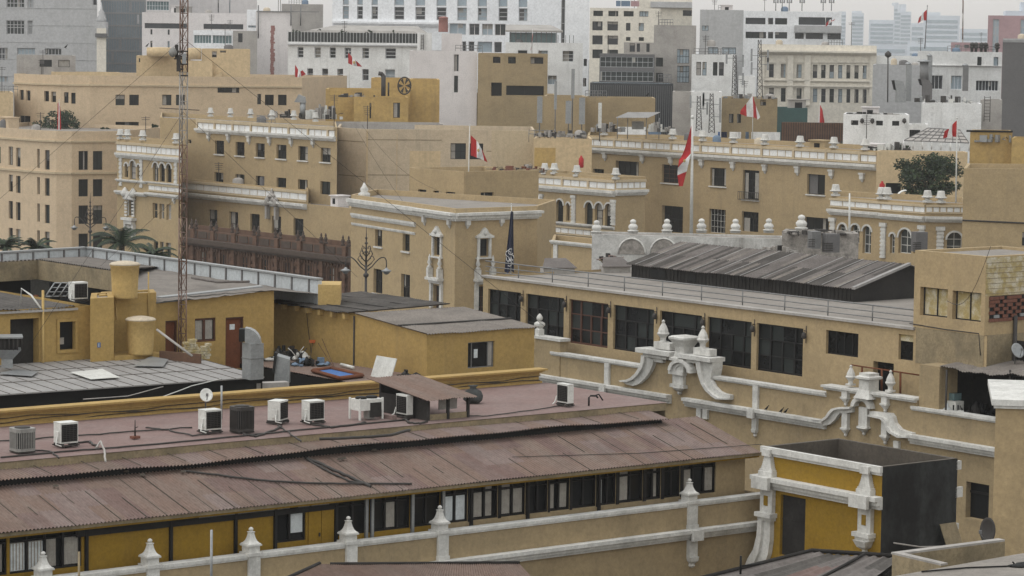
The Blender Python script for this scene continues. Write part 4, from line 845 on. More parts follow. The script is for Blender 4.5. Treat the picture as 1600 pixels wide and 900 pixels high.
b.urns(0, [(851, 272), (866, 272), (901, 275.5), (962, 280)], 1.15, .9, off=-.15)
for x0, x1, yt, yb in ((858, 864, 315, 342), (869, 880, 312, 347), (885, 890, 317, 345), (914, 926, 315.5, 351), (929.5, 942, 317, 353), (945.5, 956, 318, 354)): b.arch(0, x0, x1, yt, yb, nx=1)
b.band(0, 841, 961, 343, 348, .35, u0=0, u1=b.len[0]); b.panelband(0, 843, 960, 349, 362, 10); b.band(0, 836, 961, 363, 371, .5, u0=-.3, u1=b.len[0])
fr = b.fr[0]
for x, y0, y1 in ((846, 303, 343), (897, 305, 348), (959, 312, 352)):
    q = MB(); u = fr.u(x, y0); zt, zb = fr.z(x, y0), fr.z(x, y1); n = 8; q.fbox(fr, u - .3, u + .3, zb, zt, .003, .1); q.fbox(fr, u - .38, u + .38, zt - .3, zt, .003, .22)
    for k in range(n): q.fbox(fr, u - .33, u + .33, zb + (zt - zb) * k / n, zb + (zt - zb) * (k + .55) / n, .004, .16)
    q.build('pilaster', M['stone_white'], b.root)
b.win(0, [(866, 882)], (374, 388), nx=2, nz=1) if 0 else None
b.corbels(0, [(847, 371)], .5, .9); b.finish()
b = Bld('stucco_wing', 'cream side wing with one dark window under the palace arches', chain(797, 326, 282, (845, 'B')), mat='cream', back=10, roof='white_wall', dep=.3); b.win(0, [(816, 834)], (368, 395), nx=2, nz=1); b.band(0, 797, 845, 326, 330, .2, 'stone_white'); b.finish()
p = [P(800, 316, 282), P(842, 312, 285), P(842, 306, 296), P(800, 314, 292)]; q = MB(); q.hexa([v - V((0, 0, .2)) for v in p] + p); tag(q.build('roof_canopy', M['white_wall'], loc=p[0]), 'white sheet roof beside the flagpole on the corner house', 'roof')
q = MB(); p = P(868, 385, 250)
b = Bld('balustrade_house', 'low cream block with white corner piers before the palace arches', chain(862, 375, 235, (944, 'B')), mat='cream', back=7, roof='concrete_roof', dep=.3)
b.band(0, 862, 944, 375, 381, .25, 'stone_white', u0=0, u1=b.len[0]); fr = b.fr[0]
for x in (869, 940): q = MB(); u = fr.u(x, 390); q.fbox(fr, u - .25, u + .25, 8, b.z1 - .35, .003, .12); q.build('pier', M['stone_white'], b.root)
b.finish()
# white boundary wall with stained round vents and bust-like urns
b = Bld('white_wall', 'white stained boundary wall with round blocked arches below the statues', chain(925, 366, 186, (1232, -9)), mat='white_dirty', back=3, roof='concrete_roof', dep=.3, cat='wall', z0=10, par=.1)
fr = b.fr[0]
for x in (987, 1037):
    q = MB(); u, z = fr.uz(x, 397); r = (fr.u(x + 20, 397) - u); q.fprism(fr, [(u + r * math.cos(k * math.pi / 14), z + r * 1.15 * math.sin(k * math.pi / 14)) for k in range(15)], .003, .05); q.build('blocked_arch', M['rubble'], b.root)
    q = MB(); q.tube([fr.pt(u + r * 1.08 * math.cos(k * math.pi / 14), z + r * 1.22 * math.sin(k * math.pi / 14), .06) for k in range(15)], .06, 6); q.build('arch_moulding', M['stone_white'], b.root)
b.urns(0, [(875, 368 - 1), (932, 366), (989, 364.5), (1042, 364), (1096, 363.5), (1149, 364), (1201, 363.5)][1:], 0.92, .74, off=-.4, kind='bust'); b.finish()
b = Bld('rubble_wall', 'rough rubble stone wall with rubble top right of the white wall', chain(1222, 361, 183, (1342, -20)), mat='rubble', back=2.5, roof='rubble', cat='wall', z0=12, par=.05); b.urns(0, [(1252, 361)], 1.05, .85, off=-.5, kind='bust'); b.finish()
# ---- arcade block right
b = Bld('arcade_house', 'cream arcade house with arched windows and white urns at the right', chain(1298, 306, 260, (1378, 'B'), (1447, 'B'), (1512, 0)), mat='cream', back=10, dep=.35)
b.panelband(0, 1299, 1378, 309, 323, 4, u0=0, u1=b.len[0]); b.panelband(1, 1379, 1446, 315, 329, 4, u0=0, u1=b.len[1]); b.panelband(2, 1448, 1506, 320, 333, 6, u0=0, u1=b.len[2])
for i, x, y in ((0, 1299, 326), (1, 1379, 333), (2, 1448, 338)): b.band(i, x, x + 10, y, y + 9, .5, u0=0, u1=b.len[i], ends=.05)
b.urns(0, [(1305.5, 306), (1387 - 10, 311)], 1.05, .9, off=-.15); b.urns(1, [(1386, 311)], 1.05, .9, off=-.15); b.urns(2, [(1449, 316), (1470, 317)], 1.05, .9, off=-.15)
for i, x0, x1, yt, yb in ((0, 1310, 1323, 350, 370), (0, 1329.5, 1343, 351, 380), (0, 1348, 1361, 353, 396), (1, 1390.5, 1398, 365, 396), (1, 1404, 1424, 358, 396), (1, 1427, 1436, 366, 396), (2, 1479.5, 1503, 363, 396)): b.arch(i, x0, x1, yt, yb, nx=2, frame='stone_white', glass='glass_grey')
for i, x, y0 in ((0, 1301.5, 340), (1, 1381, 348), (1, 1441, 352), (2, 1469, 354)):
    fr = b.fr[i]; q = MB(); u = fr.u(x, y0 + 10); zt, zb = fr.z(x, y0), fr.z(x, y0 + 55); n = 9; q.fbox(fr, u - .28, u + .28, zb, zt, .003, .1); q.fbox(fr, u - .4, u + .4, zt - .35, zt, .003, .24)
    for k in range(n): q.fbox(fr, u - .32, u + .32, zb + (zt - zb) * k / n, zb + (zt - zb) * (k + .55) / n, .004, .16)
    q.build('pilaster', M['stone_white'], b.root)
b.finish()
b = Bld('cream_block', 'plain cream cube shaped block at the right edge beside the tree', chain(1506, 263, 232, (1571, 2), (1660, 6)), mat='cream', back=10, z0=5, dep=.3)
q = MB(); fr = b.fr[0]; q.tube([b.fr[0].pt(0, b.fr[0].z(1506, 344), .06), b.fr[0].pt(b.len[0], b.fr[0].z(1571, 347), .06), b.fr[1].pt(b.len[1], b.fr[1].z(1650, 351), .06)], .07, 6); q.build('cable', M['dark_metal'], b.root); b.win(1, [(1597, 1612)], (363, 384), nx=1, nz=1); b.finish()

# ---- corner house with white window surrounds
b = Bld('corner_house', 'cream corner house with ornate white window surrounds', chain(549, 304, 256, (652, -63), (712, -63), (840, 'A')), mat='cream', back=10, dep=.32, backdir=80)
for i, xs, y0, y1 in ((0, [(586, 597), (629, 640)], (360, 386), (365, 392)), (0, [(583.5, 597.5), (626.5, 640.5)], (422, 460), (427, 466))): b.win(i, xs, y0, y1, nx=2, nz=2, sill='stone_white')
b.band(0, 549, 652, 310, 322, .45, u0=-.2, u1=b.len[0]); b.band(0, 553, 652, 333, 340, .2, u0=.2, u1=b.len[0] - .2); b.band(0, 553, 652, 348, 352, .1, u0=.2, u1=b.len[0] - .3)
for i in (1, 2):
    fr = b.fr[i]; za = b.fr[1].z(652, 318); x = MB(); zc = b.fr[1].z(654, 329)
    x.fbox(fr, -.1, b.len[i] + .25, zc, zc + .22, .003, .62); x.fbox(fr, -.1, b.len[i] + .15, zc - .28, zc - .001, .003, .4); x.fbox(fr, -.1, b.len[i] + .02, zc - .45, zc - .281, .003, .22); x.build('cornice', M['stone_white'], b.root)
b.corbels(1, [(664.5, 335), (703.5, 339)], .42, .95); b.corbels(2, [(730, 339.5), (783, 336)], .42, .95)
def ornate(i, x0, x1, yt, yb):
    fr = b.fr[i]; o = b.addwin(i, fr.u(x0, 385), fr.u(x1, 385), fr.z((x0 + x1) / 2, yb), fr.z((x0 + x1) / 2, yt), 2, 2, sub=True)
    u0, u1 = fr.u(x0, 385), fr.u(x1, 385); c, d = fr.z((x0 + x1) / 2, yb), fr.z((x0 + x1) / 2, yt); w_ = u1 - u0; m = (u0 + u1) / 2
    q = MB()
    for s_ in (u0 - .22, u1): q.fbox(fr, s_, s_ + .22, c - .1, d + .1, .003, .16)
    q.fbox(fr, u0 - .4, u1 + .4, d + .1, d + .28, .003, .3); q.fprism(fr, [(u0 - .35, d + .281), (u1 + .35, d + .281), (u1 - .05, d + .5), (m + .2, d + .85), (m, d + .98), (m - .2, d + .85), (u0 + .05, d + .5)], .003, .22); q.lathe(fr.pt(m, d + .4, .2), [(.05, -.1), (.22, .05), (.22, .2), (.05, .35)], 8)
    q.fbox(fr, u0 - .35, u1 + .35, c - .22, c - .1, .003, .28)
    q.build('surround', M['stone_white'], o)
    # little balcony with finials below
    y2 = c - 1.6; q = MB(); q.fbox(fr, u0 - .55, u1 + .55, y2 - .5, y2 - .28, .003, .62); q.fbox(fr, u0 - .4, u1 + .4, y2 - .75, y2 - .5, .003, .35)
    for s_ in (u0 - .3, u1 + .3):
        q.fbox(fr, s_ - .2, s_ + .2, y2 - .28, y2 + .5, .05, .5); q.lathe(fr.pt(s_, y2 + .5, .28), [(.2, 0), (.25, .1), (.1, .25), (.22, .45), (.12, .75), (.12, .9), (.02, 1.15)], 8)
        q.fbox(fr, s_ - .17, s_ + .17, y2 - 2.9, y2 - .75, .003, .22)
    q.build('balcony', M['stone_white'], b.root)
    b.addwin(i, u0 - .02, u1 + .02, max(1, y2 - 3.6), y2 - .95, 2, 3, frame='frame_brown')
ornate(1, 678.5, 689.5, 371, 399); ornate(2, 748.5, 763, 373.5, 400)
b.finish()
p = P(569, 304, 255); q = MB(); q.lathe(p, [(.55, -.2), (.55, .1), (.3, .25), (.4, .5), (.2, .75), (.05, 1.1)], 10); q.build('finial', M['stone_white'], b.root)

# ---- trees
def leafcloud(mb, cs, n, size, rnd, m=0, flat_=.5):
    for _ in range(n):
        c, r = rnd.choices(cs, [r_[0] * r_[0] for _, r_ in cs])[0]
        while True:
            d = V((rnd.uniform(-1, 1), rnd.uniform(-1, 1), rnd.uniform(-1, 1)))
            if .25 < d.length < 1: break
        d = d.normalized() * (rnd.random() ** .35); p = c + V((d.x * r[0], d.y * r[1], d.z * r[2]))
        a = V((rnd.gauss(0, 1), rnd.gauss(0, 1), rnd.gauss(0, .6))).normalized(); bb = a.cross(V((rnd.gauss(0, 1), rnd.gauss(0, 1), rnd.gauss(0, 1)))).normalized(); s_ = size * rnd.uniform(.6, 1.4)
        mb.poly([p - a * s_, p + bb * s_ * .45, p + a * s_, p - bb * s_ * .45], m if rnd.random() < .65 else 1)
def tree(label, px, py, D, wpx, hpx, n, seed, size=.2, name='tree', trunk=True, cat='tree', clumps=14, mats=('leaf_dark', 'leaf'), drop=2.5):
    rnd = random.Random(seed); p = P(px, py, D); s_ = D / FOC; W, Hh = wpx * s_ / 2, hpx * s_ / 2; base = p - V((0, 0, Hh + drop)); t = thing(name, label, cat, tuple(base)); cs = []
    for k in range(clumps):
        a = rnd.uniform(0, 6.28); r = rnd.random() ** .5 * .75; c = p + V((math.cos(a) * r * W, rnd.uniform(-.6, .6) * W, math.sin(a) * r * Hh)); q_ = rnd.uniform(.14, .34); cs.append((c, (W * q_, W * q_, Hh * q_)))
    q = MB(); q.tube([base, base + (p - base) * .5 + V((.1, 0, 0)), p - V((0, 0, Hh * .3))], .22, 8, 0, .12)
    for c, r in cs[:9]: q.tube([p - V((0, 0, Hh * .6)), (p + c) * .5 - V((0, 0, Hh * .15)), c], .08, 6, 0, .03)
    q.build('trunk', M['bark'], t); q = MB(); leafcloud(q, cs, n, size, rnd); q.build('crown', [M[mats[0]], M[mats[1]]], t); return t
tree('dense dark tree behind the urns of the arcade house', 1452, 276, 281, 120, 84, 8200, 21, .16, clumps=48, drop=3)
tree('spreading dark shrub on the curved block terrace behind the flag', 92, 191, 373, 84, 36, 1500, 5, .2, 'roof_tree', clumps=22, drop=.6)
tree('small potted bush on the terrace right of the dark shrub', 165, 203, 372, 18, 9, 420, 6, .18, 'bush', cat='plant', clumps=5, drop=.3)
tree('small bush at the end of the terrace near the palace turret', 243, 198, 368, 12, 13, 380, 7, .18, 'bush', cat='plant', clumps=5, drop=.3)
def palm(label, px, py, D, L, nf, seed, droop=1.0, trunk=6):
    rnd = random.Random(seed); c = P(px, py, D); t = thing('palm_tree', label, 'palm tree', tuple(c - V((0, 0, trunk)))); q = MB(); q.tube([c - V((0, 0, trunk)), c - V((0, 0, trunk * .4)), c], .3, 8, 0, .22); q.build('trunk', M['bark'], t)
    f = MB()
    for k in range(nf):
        a = 2 * math.pi * k / nf + rnd.uniform(-.2, .2); el = rnd.uniform(.3, 1.35); d = V((math.cos(a), math.sin(a), 0)); side = V((-d.y, d.x, 0)); pts = []; n = 11; Lk = L * rnd.uniform(.75, 1.05)
        for j in range(n + 1):
            s_ = j / n; ang = el - droop * 1.5 * s_ ** 1.3; 
            pts.append(c.copy() if j == 0 else pts[-1] + (d * math.cos(ang) + V((0, 0, math.sin(ang)))) * (Lk / n))
        f.tube(pts, .05, 5, 1, .015)
        for j in range(1, n * 5):
            s_ = j / (n * 5); i0 = int(s_ * n); p = pts[i0] + (pts[min(n, i0 + 1)] - pts[i0]) * (s_ * n - i0); tg = (pts[min(n, i0 + 1)] - pts[i0]).normalized(); l = Lk * .22 * math.sin(math.pi * min(1, s_ * .95 + .08)) ** .6
            for sg in (-1, 1):
                tip = p + (side * sg + tg * .7 + V((0, 0, -.35 - rnd.random() * .3))).normalized() * l; w_ = tg * .035
                f.add([p - w_, p + w_, tip], [[0, 1, 2]], 0)
    f.build('crown', [M['palm_leaf'], M['leaf']], t)
palm('large palm with drooping fronds in front of the palace turret', 190, 384, 205, 3.3, 20, 3)
palm('bushy palm right of the large drooping one', 238, 400, 212, 2.3, 24, 4)
palm('palm crown left of the ornate lamp', 57, 390, 230, 2.0, 22, 5)
palm('palm crown cut by the left edge', 8, 390, 228, 2.1, 22, 6)

# ---- ornate street lamps of the square
def lamp(label, px, ytop, D, sc_=1.0):
    top = P(px, ytop, D); s_ = D / FOC * sc_; H_ = 118 * s_; b0 = top - V((0, 0, H_ + 7)); t = thing('street_lamp', label, 'street lamp', tuple(b0), group='ornate lamps of the square')
    c = lambda x, y: top + V((x * s_, 0, -y * s_))
    q = MB(); q.tube([b0, c(0, 60)], .16, 8, 0, .09); q.lathe(c(0, 80), [(.1, 0), (.22, .1), (.22, .25), (.1, .35)], 8); q.build('pole', M['dark_metal'], t)
    q = MB(); q.tube([c(0, 62), c(0, 20), c(0, 0)], .09, 6, 0, .015)
    for y, r in ((18, .12), (26, .16), (34, .13), (40, .2)): q.lathe(c(0, y), [(.03, -.12), (r, 0), (.03, .12)], 8)
    for sg in (-1, 1):
        for y0, w_ in ((56, 13), (48, 10), (40, 7)):
            q.tube([c(0, y0 + 8), c(sg * w_ * .6, y0 + 2), c(sg * w_, y0 - 5), c(sg * w_ * .8, y0 - 10), c(sg * w_ * .45, y0 - 8), c(sg * w_ * .55, y0 - 5)], .045, 5)
    q.build('scrollwork', M['dark_metal'], t)
    for sg in (-1, 1):
        q = MB(); q.tube([c(0, 70)] + [c(sg * (4 + 28 * math.sin(a * math.pi / 16)), 70 - 22 * math.sin(a * math.pi / 9) if a < 5 else 48 + 18 * ((a - 5) / 4) ** 2) for a in range(1, 10)], .05, 6); q.build('arm', M['dark_metal'], t)
        l = MB(); k = c(sg * 32, 68); l.lathe(k - V((0, 0, .35)), [(.02, 0), (.16, .05), (.30, .22), (.42, .30), (.14, .42), (.05, .55)], 10); l.build('lantern', M['galv'], t)
    return t
lamp('ornate black street lamp with two arms before the corner house', 572.5, 354, 218)
lamp('ornate black street lamp with curling arms left of the palace turret', 141, 302, 300, .78)
# ================================================================== near buildings
def pz(fr, pts, sx, ox, oy, off=0): return [fr.uz(x / sx + ox, y / sx + oy, off) for x, y in pts]
def moulding(name, fr, u0, u1, z, h, out, parent, mt='stone_white', o0=.003):
    q = MB(); q.fbox(fr, u0, u1, z - h * .35, z, o0, out); q.fbox(fr, u0, u1, z - h * .7, z - h * .35 - .001, o0, out * .68); q.fbox(fr, u0, u1, z - h, z - h * .7 - .001, o0, out * .38); return q.build(name, M[mt], parent)
def lathe4(q, c, prof, rz, m=0): q.lathe(c, [(r * 1.414, z) for r, z in prof], 4, m, rz, smooth=False)
RZA = YAW
def bell_finial(q, c, w, h):      # bell shaped finial with a ball, square plan
    lathe4(q, c, [(w * .5, 0), (w * .5, h * .04), (w * .4, h * .09), (w * .30, h * .2), (w * .22, h * .38), (w * .17, h * .58), (w * .155, h * .68), (w * .2, h * .7), (w * .2, h * .74), (w * .1, h * .76)], RZA)
    q.lathe((c[0], c[1], c[2] + h * .76), [(w * .06, 0), (w * .15, h * .06), (w * .17, h * .12), (w * .13, h * .19), (w * .04, h * .24)], 12)
# ------------------------------------------------ long wing with the corrugated roof
fA = Fr(H(1188, 813, 17.1), DA); uL = -36.0; uR = .3
ZCORN, ZCOP = 17.1, 18.05
wing = thing('palace_wing', 'long ochre palace wing with a reddish corrugated roof and curtained window strip', 'building', tuple(fA.pt(-12, 0, -4)))
q = MB(); wall(q, fA, uL, uR, 0, ZCORN, [], 0); q.fbox(fA, uL, uR, ZCORN, ZCOP - .02, -.3, 0); q.poly([fA.pt(uR, 0, 0), fA.pt(uR, 0, -14), fA.pt(uR, 18, -14), fA.pt(uR, 18, 0)]); q.build('wall', M['tan'], wing)
moulding('cornice', fA, uL, uR + .1, ZCORN + .02, .36, .34, wing); 
q = MB(); q.fbox(fA, uL, uR, ZCOP - .1, ZCOP, -.36, .07); q.fbox(fA, uL, uR, ZCOP - .16, ZCOP - .101, .003, .04); q.build('coping', M['stone_white'], wing)
for x, yt in ((73, 862), (240, 842), (398, 824), (550, 807), (693, 790), (1083, 748)):
    u = fA.u(x, yt + 60, .1); q = MB(); zt = fA.z(x, yt, .0); w_ = .46; c = fA.pt(u, ZCOP + .05, -.12); h = zt - ZCOP - .05
    q.fbox(fA, u - .2, u + .2, ZCORN + .02, ZCOP - .05, -.1, .12); q.fbox(fA, u - .25, u + .25, ZCOP - .05, ZCOP + .05, -.4, .16); q.fbox(fA, u - .22, u + .22, ZCORN + .021, ZCORN + .16, -.1, .16)
    q.fbox(fA, u - .24, u + .24, ZCORN - .36, ZCORN + .02, .3, .42); q.fbox(fA, u - .19, u + .19, ZCORN - .95, ZCORN - .361, .003, .16)
    lathe4(q, fA.pt(u, ZCORN - 1.35, .06), [(.03, 0), (.09, .07), (.07, .15), (.16, .24), (.19, .4)], RZA)
    lathe4(q, c, [(.2, 0), (.2, .2)], RZA); lathe4(q, c + V((0, 0, .2)), [(.25, 0), (.25, .05)], RZA); bell_finial(q, c + V((0, 0, .25)), w_, h - .25); q.build('finial', M['stone_white'], wing)
fW = fA.back(.8); ZE = 19.5
holes = []; bays = []
def bayz(x): return fW.z(930, 791), 19.42
zb, zt = bayz(0); zb0, zt0 = zb, zt
BAYS = [(-60, -20, 'c'), (-16, 11, 'c'), (15, 128, 'cp'), (430, 478, 'dp'), (527, 578, 'd'), (584, 641, 'dc'), (646, 688, 'c'), (693, 731, 'pp'), (738, 778, 'c'), (782, 821, 'c'), (826, 856, 'd'), (858, 890, 'c'), (893, 931, 'c'), (937, 962, 'cb'), (966, 1004, 'c'), (1008, 1032, 'c'), (1036, 1062, 'd'), (1066, 1117, 'c')]
mb = MB(); hs = [(fW.u(a, 820), fW.u(c, 820), zb, zt, .16) for a, c, k in BAYS]
sp = fW.u(690, 820); w1 = MB(); wall(w1, fW, uL, sp, 16.9, ZE + .08, [h for h in hs if h[1] < sp], .16); w1.build('window_wall', M['mustard'], wing)
w1 = MB(); wall(w1, fW, sp, uR - .35, 16.9, ZE + .08, [h for h in hs if h[0] > sp - .2], .16); w1.build('window_wall', M['tan'], wing)
q = MB(); q.poly([fA.pt(uL, 17.3, -.3), fA.pt(uR, 17.3, -.3), fA.pt(uR, 17.3, -.8), fA.pt(uL, 17.3, -.8)]); q.build('gutter_floor', M['concrete'], wing)
rnd = random.Random(2)
for (a, c, k), h in zip(BAYS, hs):
    u0, u1 = h[0], h[1]; q = MB(); q.fbox(fW, u0, u1, zb, zt, -.2, -.155); o = q.build('window', M['glass'], wing); f = MB()
    nx = max(2, round((u1 - u0) / .55)); zm = zt - .38
    for j in range(nx + 1): u = u0 + (u1 - u0) * j / nx; f.fbox(fW, max(u0, u - .035), min(u1, u + .035), zb, zt, -.15, -.06)
    for z, t in ((zb, .05), (zm, .04), (zt - .06, .06)): f.fbox(fW, u0, u1, z, z + t, -.15, -.055)
    f.build('frame', M['frame_dark'], o)
    for j in range(nx):
        a0, a1 = u0 + (u1 - u0) * j / nx + .05, u0 + (u1 - u0) * (j + 1) / nx - .05
        if k[0] == 'c' and rnd.random() < .7 or k == 'dc' and j == 1:
            s_ = rnd.choice((1, 1, .7)); e = a0 + (a1 - a0) * s_; g = MB(); n = 16
            g.add([fW.pt(a0 + (e - a0) * i / n, z, -.125 + .018 * math.sin(i * 1.9)) for i in range(n + 1) for z in (zb + .08, zm - .02)], [[2 * i, 2 * i + 2, 2 * i + 3, 2 * i + 1] for i in range(n)], 0, True); g.build('curtain', M['curtain'], o)
            if rnd.random() < .5:
                g = MB(); g.add([fW.pt(a0 + (e - a0) * i / n, z, -.13 + .012 * math.sin(i * 1.9)) for i in range(n + 1) for z in (zm + .06, zt - .1)], [[2 * i, 2 * i + 2, 2 * i + 3, 2 * i + 1] for i in range(n)], 0, True); g.build('curtain', M['concrete'], o)
        if (k in ('cp', 'dp', 'pp', 'cb')) and j in {'cp': (0, 1), 'dp': (1,), 'pp': (0, 1), 'cb': (0,)}[k]:
            g = MB(); g.fbox(fW, a0 + .03, a1 - (.0 if k != 'cb' else .15), zb + (.06 if k != 'dp' else .25), zm - .05, -.14, -.125); g.build('paper_sheet', M['paper'], o)
# doors and posts of the yellow stretch
q = MB(); a, c = fW.u(481, 820), fW.u(521, 820)
for j in (0, 1): q.fbox(fW, a + (c - a) * j / 2 + .01, a + (c - a) * (j + 1) / 2 - .01, 17.5, zt - .1, .003, .04)
q.fbox(fW, (a + c) / 2 - .1, (a + c) / 2 - .06, 18.2, 18.32, .04, .08, 1); q.build('door', [M['mustard'], M['dark_metal']], wing)
for x, m_ in ((134, 'frame_dark'), (266, 'frame_dark'), (367, 'frame_dark'), (429, 'frame_dark'), (524, 'frame_dark'), (571, 'galv'), (580, 'galv'), (643, 'galv'), (691, 'galv'), (735, 'frame_dark'), (823, 'frame_dark'), (934, 'frame_dark')):
    q = MB(); u = fW.u(x, 820); q.fbox(fW, u - .05, u + .05, 17.6, ZE - .02, .003, .09); q.build('post', M[m_], wing)
q = MB(); a, c = fW.u(582, 850), fW.u(1119, 790)
for (x0_, x1_, k_), (x2_, x3_, k2_) in zip(BAYS[4:-1], BAYS[5:]): q.fbox(fW, fW.u(x1_, 810) - .01, fW.u(x2_, 810) + .01, zb0 - .02, zt0 + .08, .002, .03)
q.fbox(fW, fW.u(524, 820), c, zt0 - .01, ZE + .05, .004, .05); q.build('header_board', M['frame_dark'], wing)
q = MB(); a, c = fW.u(118, 850), fW.u(527, 810); q.fbox(fW, a, c, ZE - .48, ZE - .02, .003, .07); q.build('header_board', M['dark_wall'], wing)
rr = random.Random(5); q = MB()
for k in range(9):
    u = a + (c - a) * (.45 + .055 * k); q.fbox(fW, u, u + rr.uniform(.2, .7), ZE - .3, ZE - .2, .071, .08)
q.build('pipe', M['steel'], wing)
# roofs (corrugated sheets really corrugated)
OE = -.2; WR = 3.44; RISE = .89
def rp(u, w, dz=0): return fA.pt(u, ZE + RISE * w / WR + dz, OE - w)
q = MB(); uE = 0.2
q.corr(rp(uL, 0), rp(uE, 0), rp(uL, WR), rp(uE, WR), .125, .028, 0, 9, sag=.012, seed=1, sheets=(.8, 3, (0, 0, 0, 1, 2)))
q.build('roof', [M['red_roof'], M['red_roof_b'], M['red_roof_c']], wing)
q = MB(); rnd = random.Random(9)
for k in range(46):            # sheet laps
    u = uL + (uE - uL) * (k + rnd.uniform(-.12, .12)) / 46; w0 = rnd.choice((0, 0, .9, 1.4)); w1_ = rnd.choice((1.5, 2.9, 2.9, 2.2)); q.hexa([rp(u + d, w_, dz) for dz in (.008, .032) for d, w_ in ((0, w0), (.014, w0), (.014, w1_), (0, w1_))])
q.build('sheet_lap', M['dark_brown'], wing)
q = MB(); q.fbox(fA, uL, uE, ZE - .13, ZE - .03, OE - .1, OE - .06); q.fbox(fA, uL, uE, ZE - .2, ZE - .12, OE - .2, OE - .14, 1)
q.build('gutter', [M['mould'], M['mustard']], wing)
WG = 2.95; pg = rp(0, WG); zS = onp(800, 674, pg, fA.n).z; OF = OE - WG + .1     # upper strip
WF = 1.15
pf = fA.pt(0, 0, OF - WF); zF0, zF1 = onp(800, 660, pf, fA.n).z, onp(800, 650.5, pf, fA.n).z
uS = fA.u(1046, 660, OF)
q = MB(); q.corr(fA.pt(uL, zS, OF), fA.pt(uS, zS, OF), fA.pt(uL, zF0 - .02, OF - WF), fA.pt(uS, zF0 - .02, OF - WF), .125, .03, 0, 4, sag=.05, seed=4, sheets=(.8, 1, (0, 0, 1, 2))); q.build('roof', [M['red_roof'], M['red_roof_b'], M['red_roof_c']], wing)
q = MB(); q.fbox(fA, uL, uS - .1, ZE + RISE * (WG / WR) - .1, zS - .05, OF - .5, OF - .3); q.build('shadow_gap_wall', M['black'], wing)  # shade of the gap painted in: recessed wall coloured black
q = MB()
for k in range(22):
    u = uL + (uS - uL) * k / 22 + rnd.uniform(-.2, .2); q.hexa([fA.pt(u + d, z + dz, o) for dz in (.03, .05) for d, z, o in ((0, zS, OF), (.014, zS, OF), (.014, zF0 - .02, OF - WF), (0, zF0 - .02, OF - WF))])
q.build('sheet_lap', M['dark_brown'], wing)
ZF = zF1; uF = fA.u(1040, 628, OF - WF)
back = H(845, 598, ZF); OB = (back - fA.o).dot(fA.n)                                # line of the yellow parapet
q = MB(); q.fbox(fA, uL, uF, ZF - .28, ZF - .02, OF - WF - .3, OF - WF + .02, 1); q.poly([fA.pt(uL, ZF, OF - WF + .05), fA.pt(uF + .05, ZF, OF - WF + .05), fA.pt(uF + .05, ZF, OB), fA.pt(uL, ZF, OB)]); q.poly([fA.pt(uF, 15, OF - WF), fA.pt(uF, 15, OB), fA.pt(uF, ZF - .02, OB), fA.pt(uF, ZF - .02, OF - WF)], 1); q.build('roof_terrace', [M['red_flat'], M['mould']], wing)
ptop = onp(800, 579, fA.o + fA.n * OB, fA.n).z; uP = fA.u(842, 590, OB)
par = MB(); hP = ptop - ZF
for z0, z1, o in ((0, .14, .10), (.14, .2, .03), (.2, .52, .0), (.52, .58, .06), (.58, .72, .02), (.72, .80, .10), (.80, .88, .17), (.88, 1, .26)): par.fbox(fA, uL, uP + o * .9, ZF + hP * z0 + .002, ZF + hP * z1, OB - .3, OB + o)
par.build('parapet', M['ochre'], wing)
q = MB()
for k in range(3):
    pts = [fA.pt(uL + (uP - uL) * j / 40, ZF + hP * (.2 + .14 * k) + .05 * math.sin(j * .7 + k * 2) - (.02 * (j % 3)), OB + .06) for j in range(41)]; q.tube(pts, .014, 5)
q.build('cable', M['dark_metal'], wing)
# cables lying on the roofs
def strand(label, pts, r=.03, mt='dark_metal', name='cable', cat='cable', sub=6, wob=.03, seed=1):
    rr = random.Random(seed); out = []
    for a, c in zip(pts[:-1], pts[1:]):
        for j in range(sub): out.append(a + (c - a) * (j / sub) + V((rr.uniform(-wob, wob), rr.uniform(-wob, wob), rr.uniform(0, wob * .4))))
    out.append(pts[-1]); q = MB(); q.tube(out, r, 6); return tag(q.build(name, M[mt], loc=pts[0]), label, cat)
Rf = lambda x, y: H(x, y, ZF + .03)
Rs = lambda x, y: onp(x, y, rp(0, 0, .05), (DA.cross(rp(0, 1) - rp(0, 0))).normalized())
strand('black cable sagging down the corrugated roof in the middle', [Rs(478, 716), Rs(500, 724), Rs(530, 738), Rs(556, 750), Rs(579, 760)], .05)
strand('thin black cable beside the sagging one on the corrugated roof', [Rs(480, 718), Rs(510, 735), Rs(545, 752), Rs(578, 757)], .035, seed=3)
strand('dark hose lying along the left half of the corrugated roof', [Rs(285, 736), Rs(340, 742), Rs(400, 750), Rs(480, 755), Rs(560, 756), Rs(643, 756)], .035, seed=5)
strand('taut thin wire crossing the right half of the corrugated roof', [Rs(800, 714), Rs(1000, 708), Rs(1190, 694)], .012, wob=0)
strand('long black cable along the edge of the red flat roof', [Rf(0, 715), Rf(95, 706), Rf(200, 698), Rf(330, 686), Rf(470, 672), Rf(640, 655)], .03, seed=6)
strand('bundled cable crossing the red roof edge beside the flat top fan', [Rf(500, 686), Rf(560, 684), Rf(610, 680), Rf(640, 672)], .05, seed=7)
strand('curly black cable between the two right air conditioners', [Rf(690, 652), Rf(720, 650), Rf(760, 650), Rf(840, 640), Rf(880, 633)], .02, seed=8)
strand('pale bent conduit dropping over the red roof edge', [Rf(150, 700), Rf(157, 697) + V((0, 0, .15)), Rf(163, 706) + V((0, 0, .05)), Rf(165, 721)], .035, 'concrete', seed=9, wob=.01)

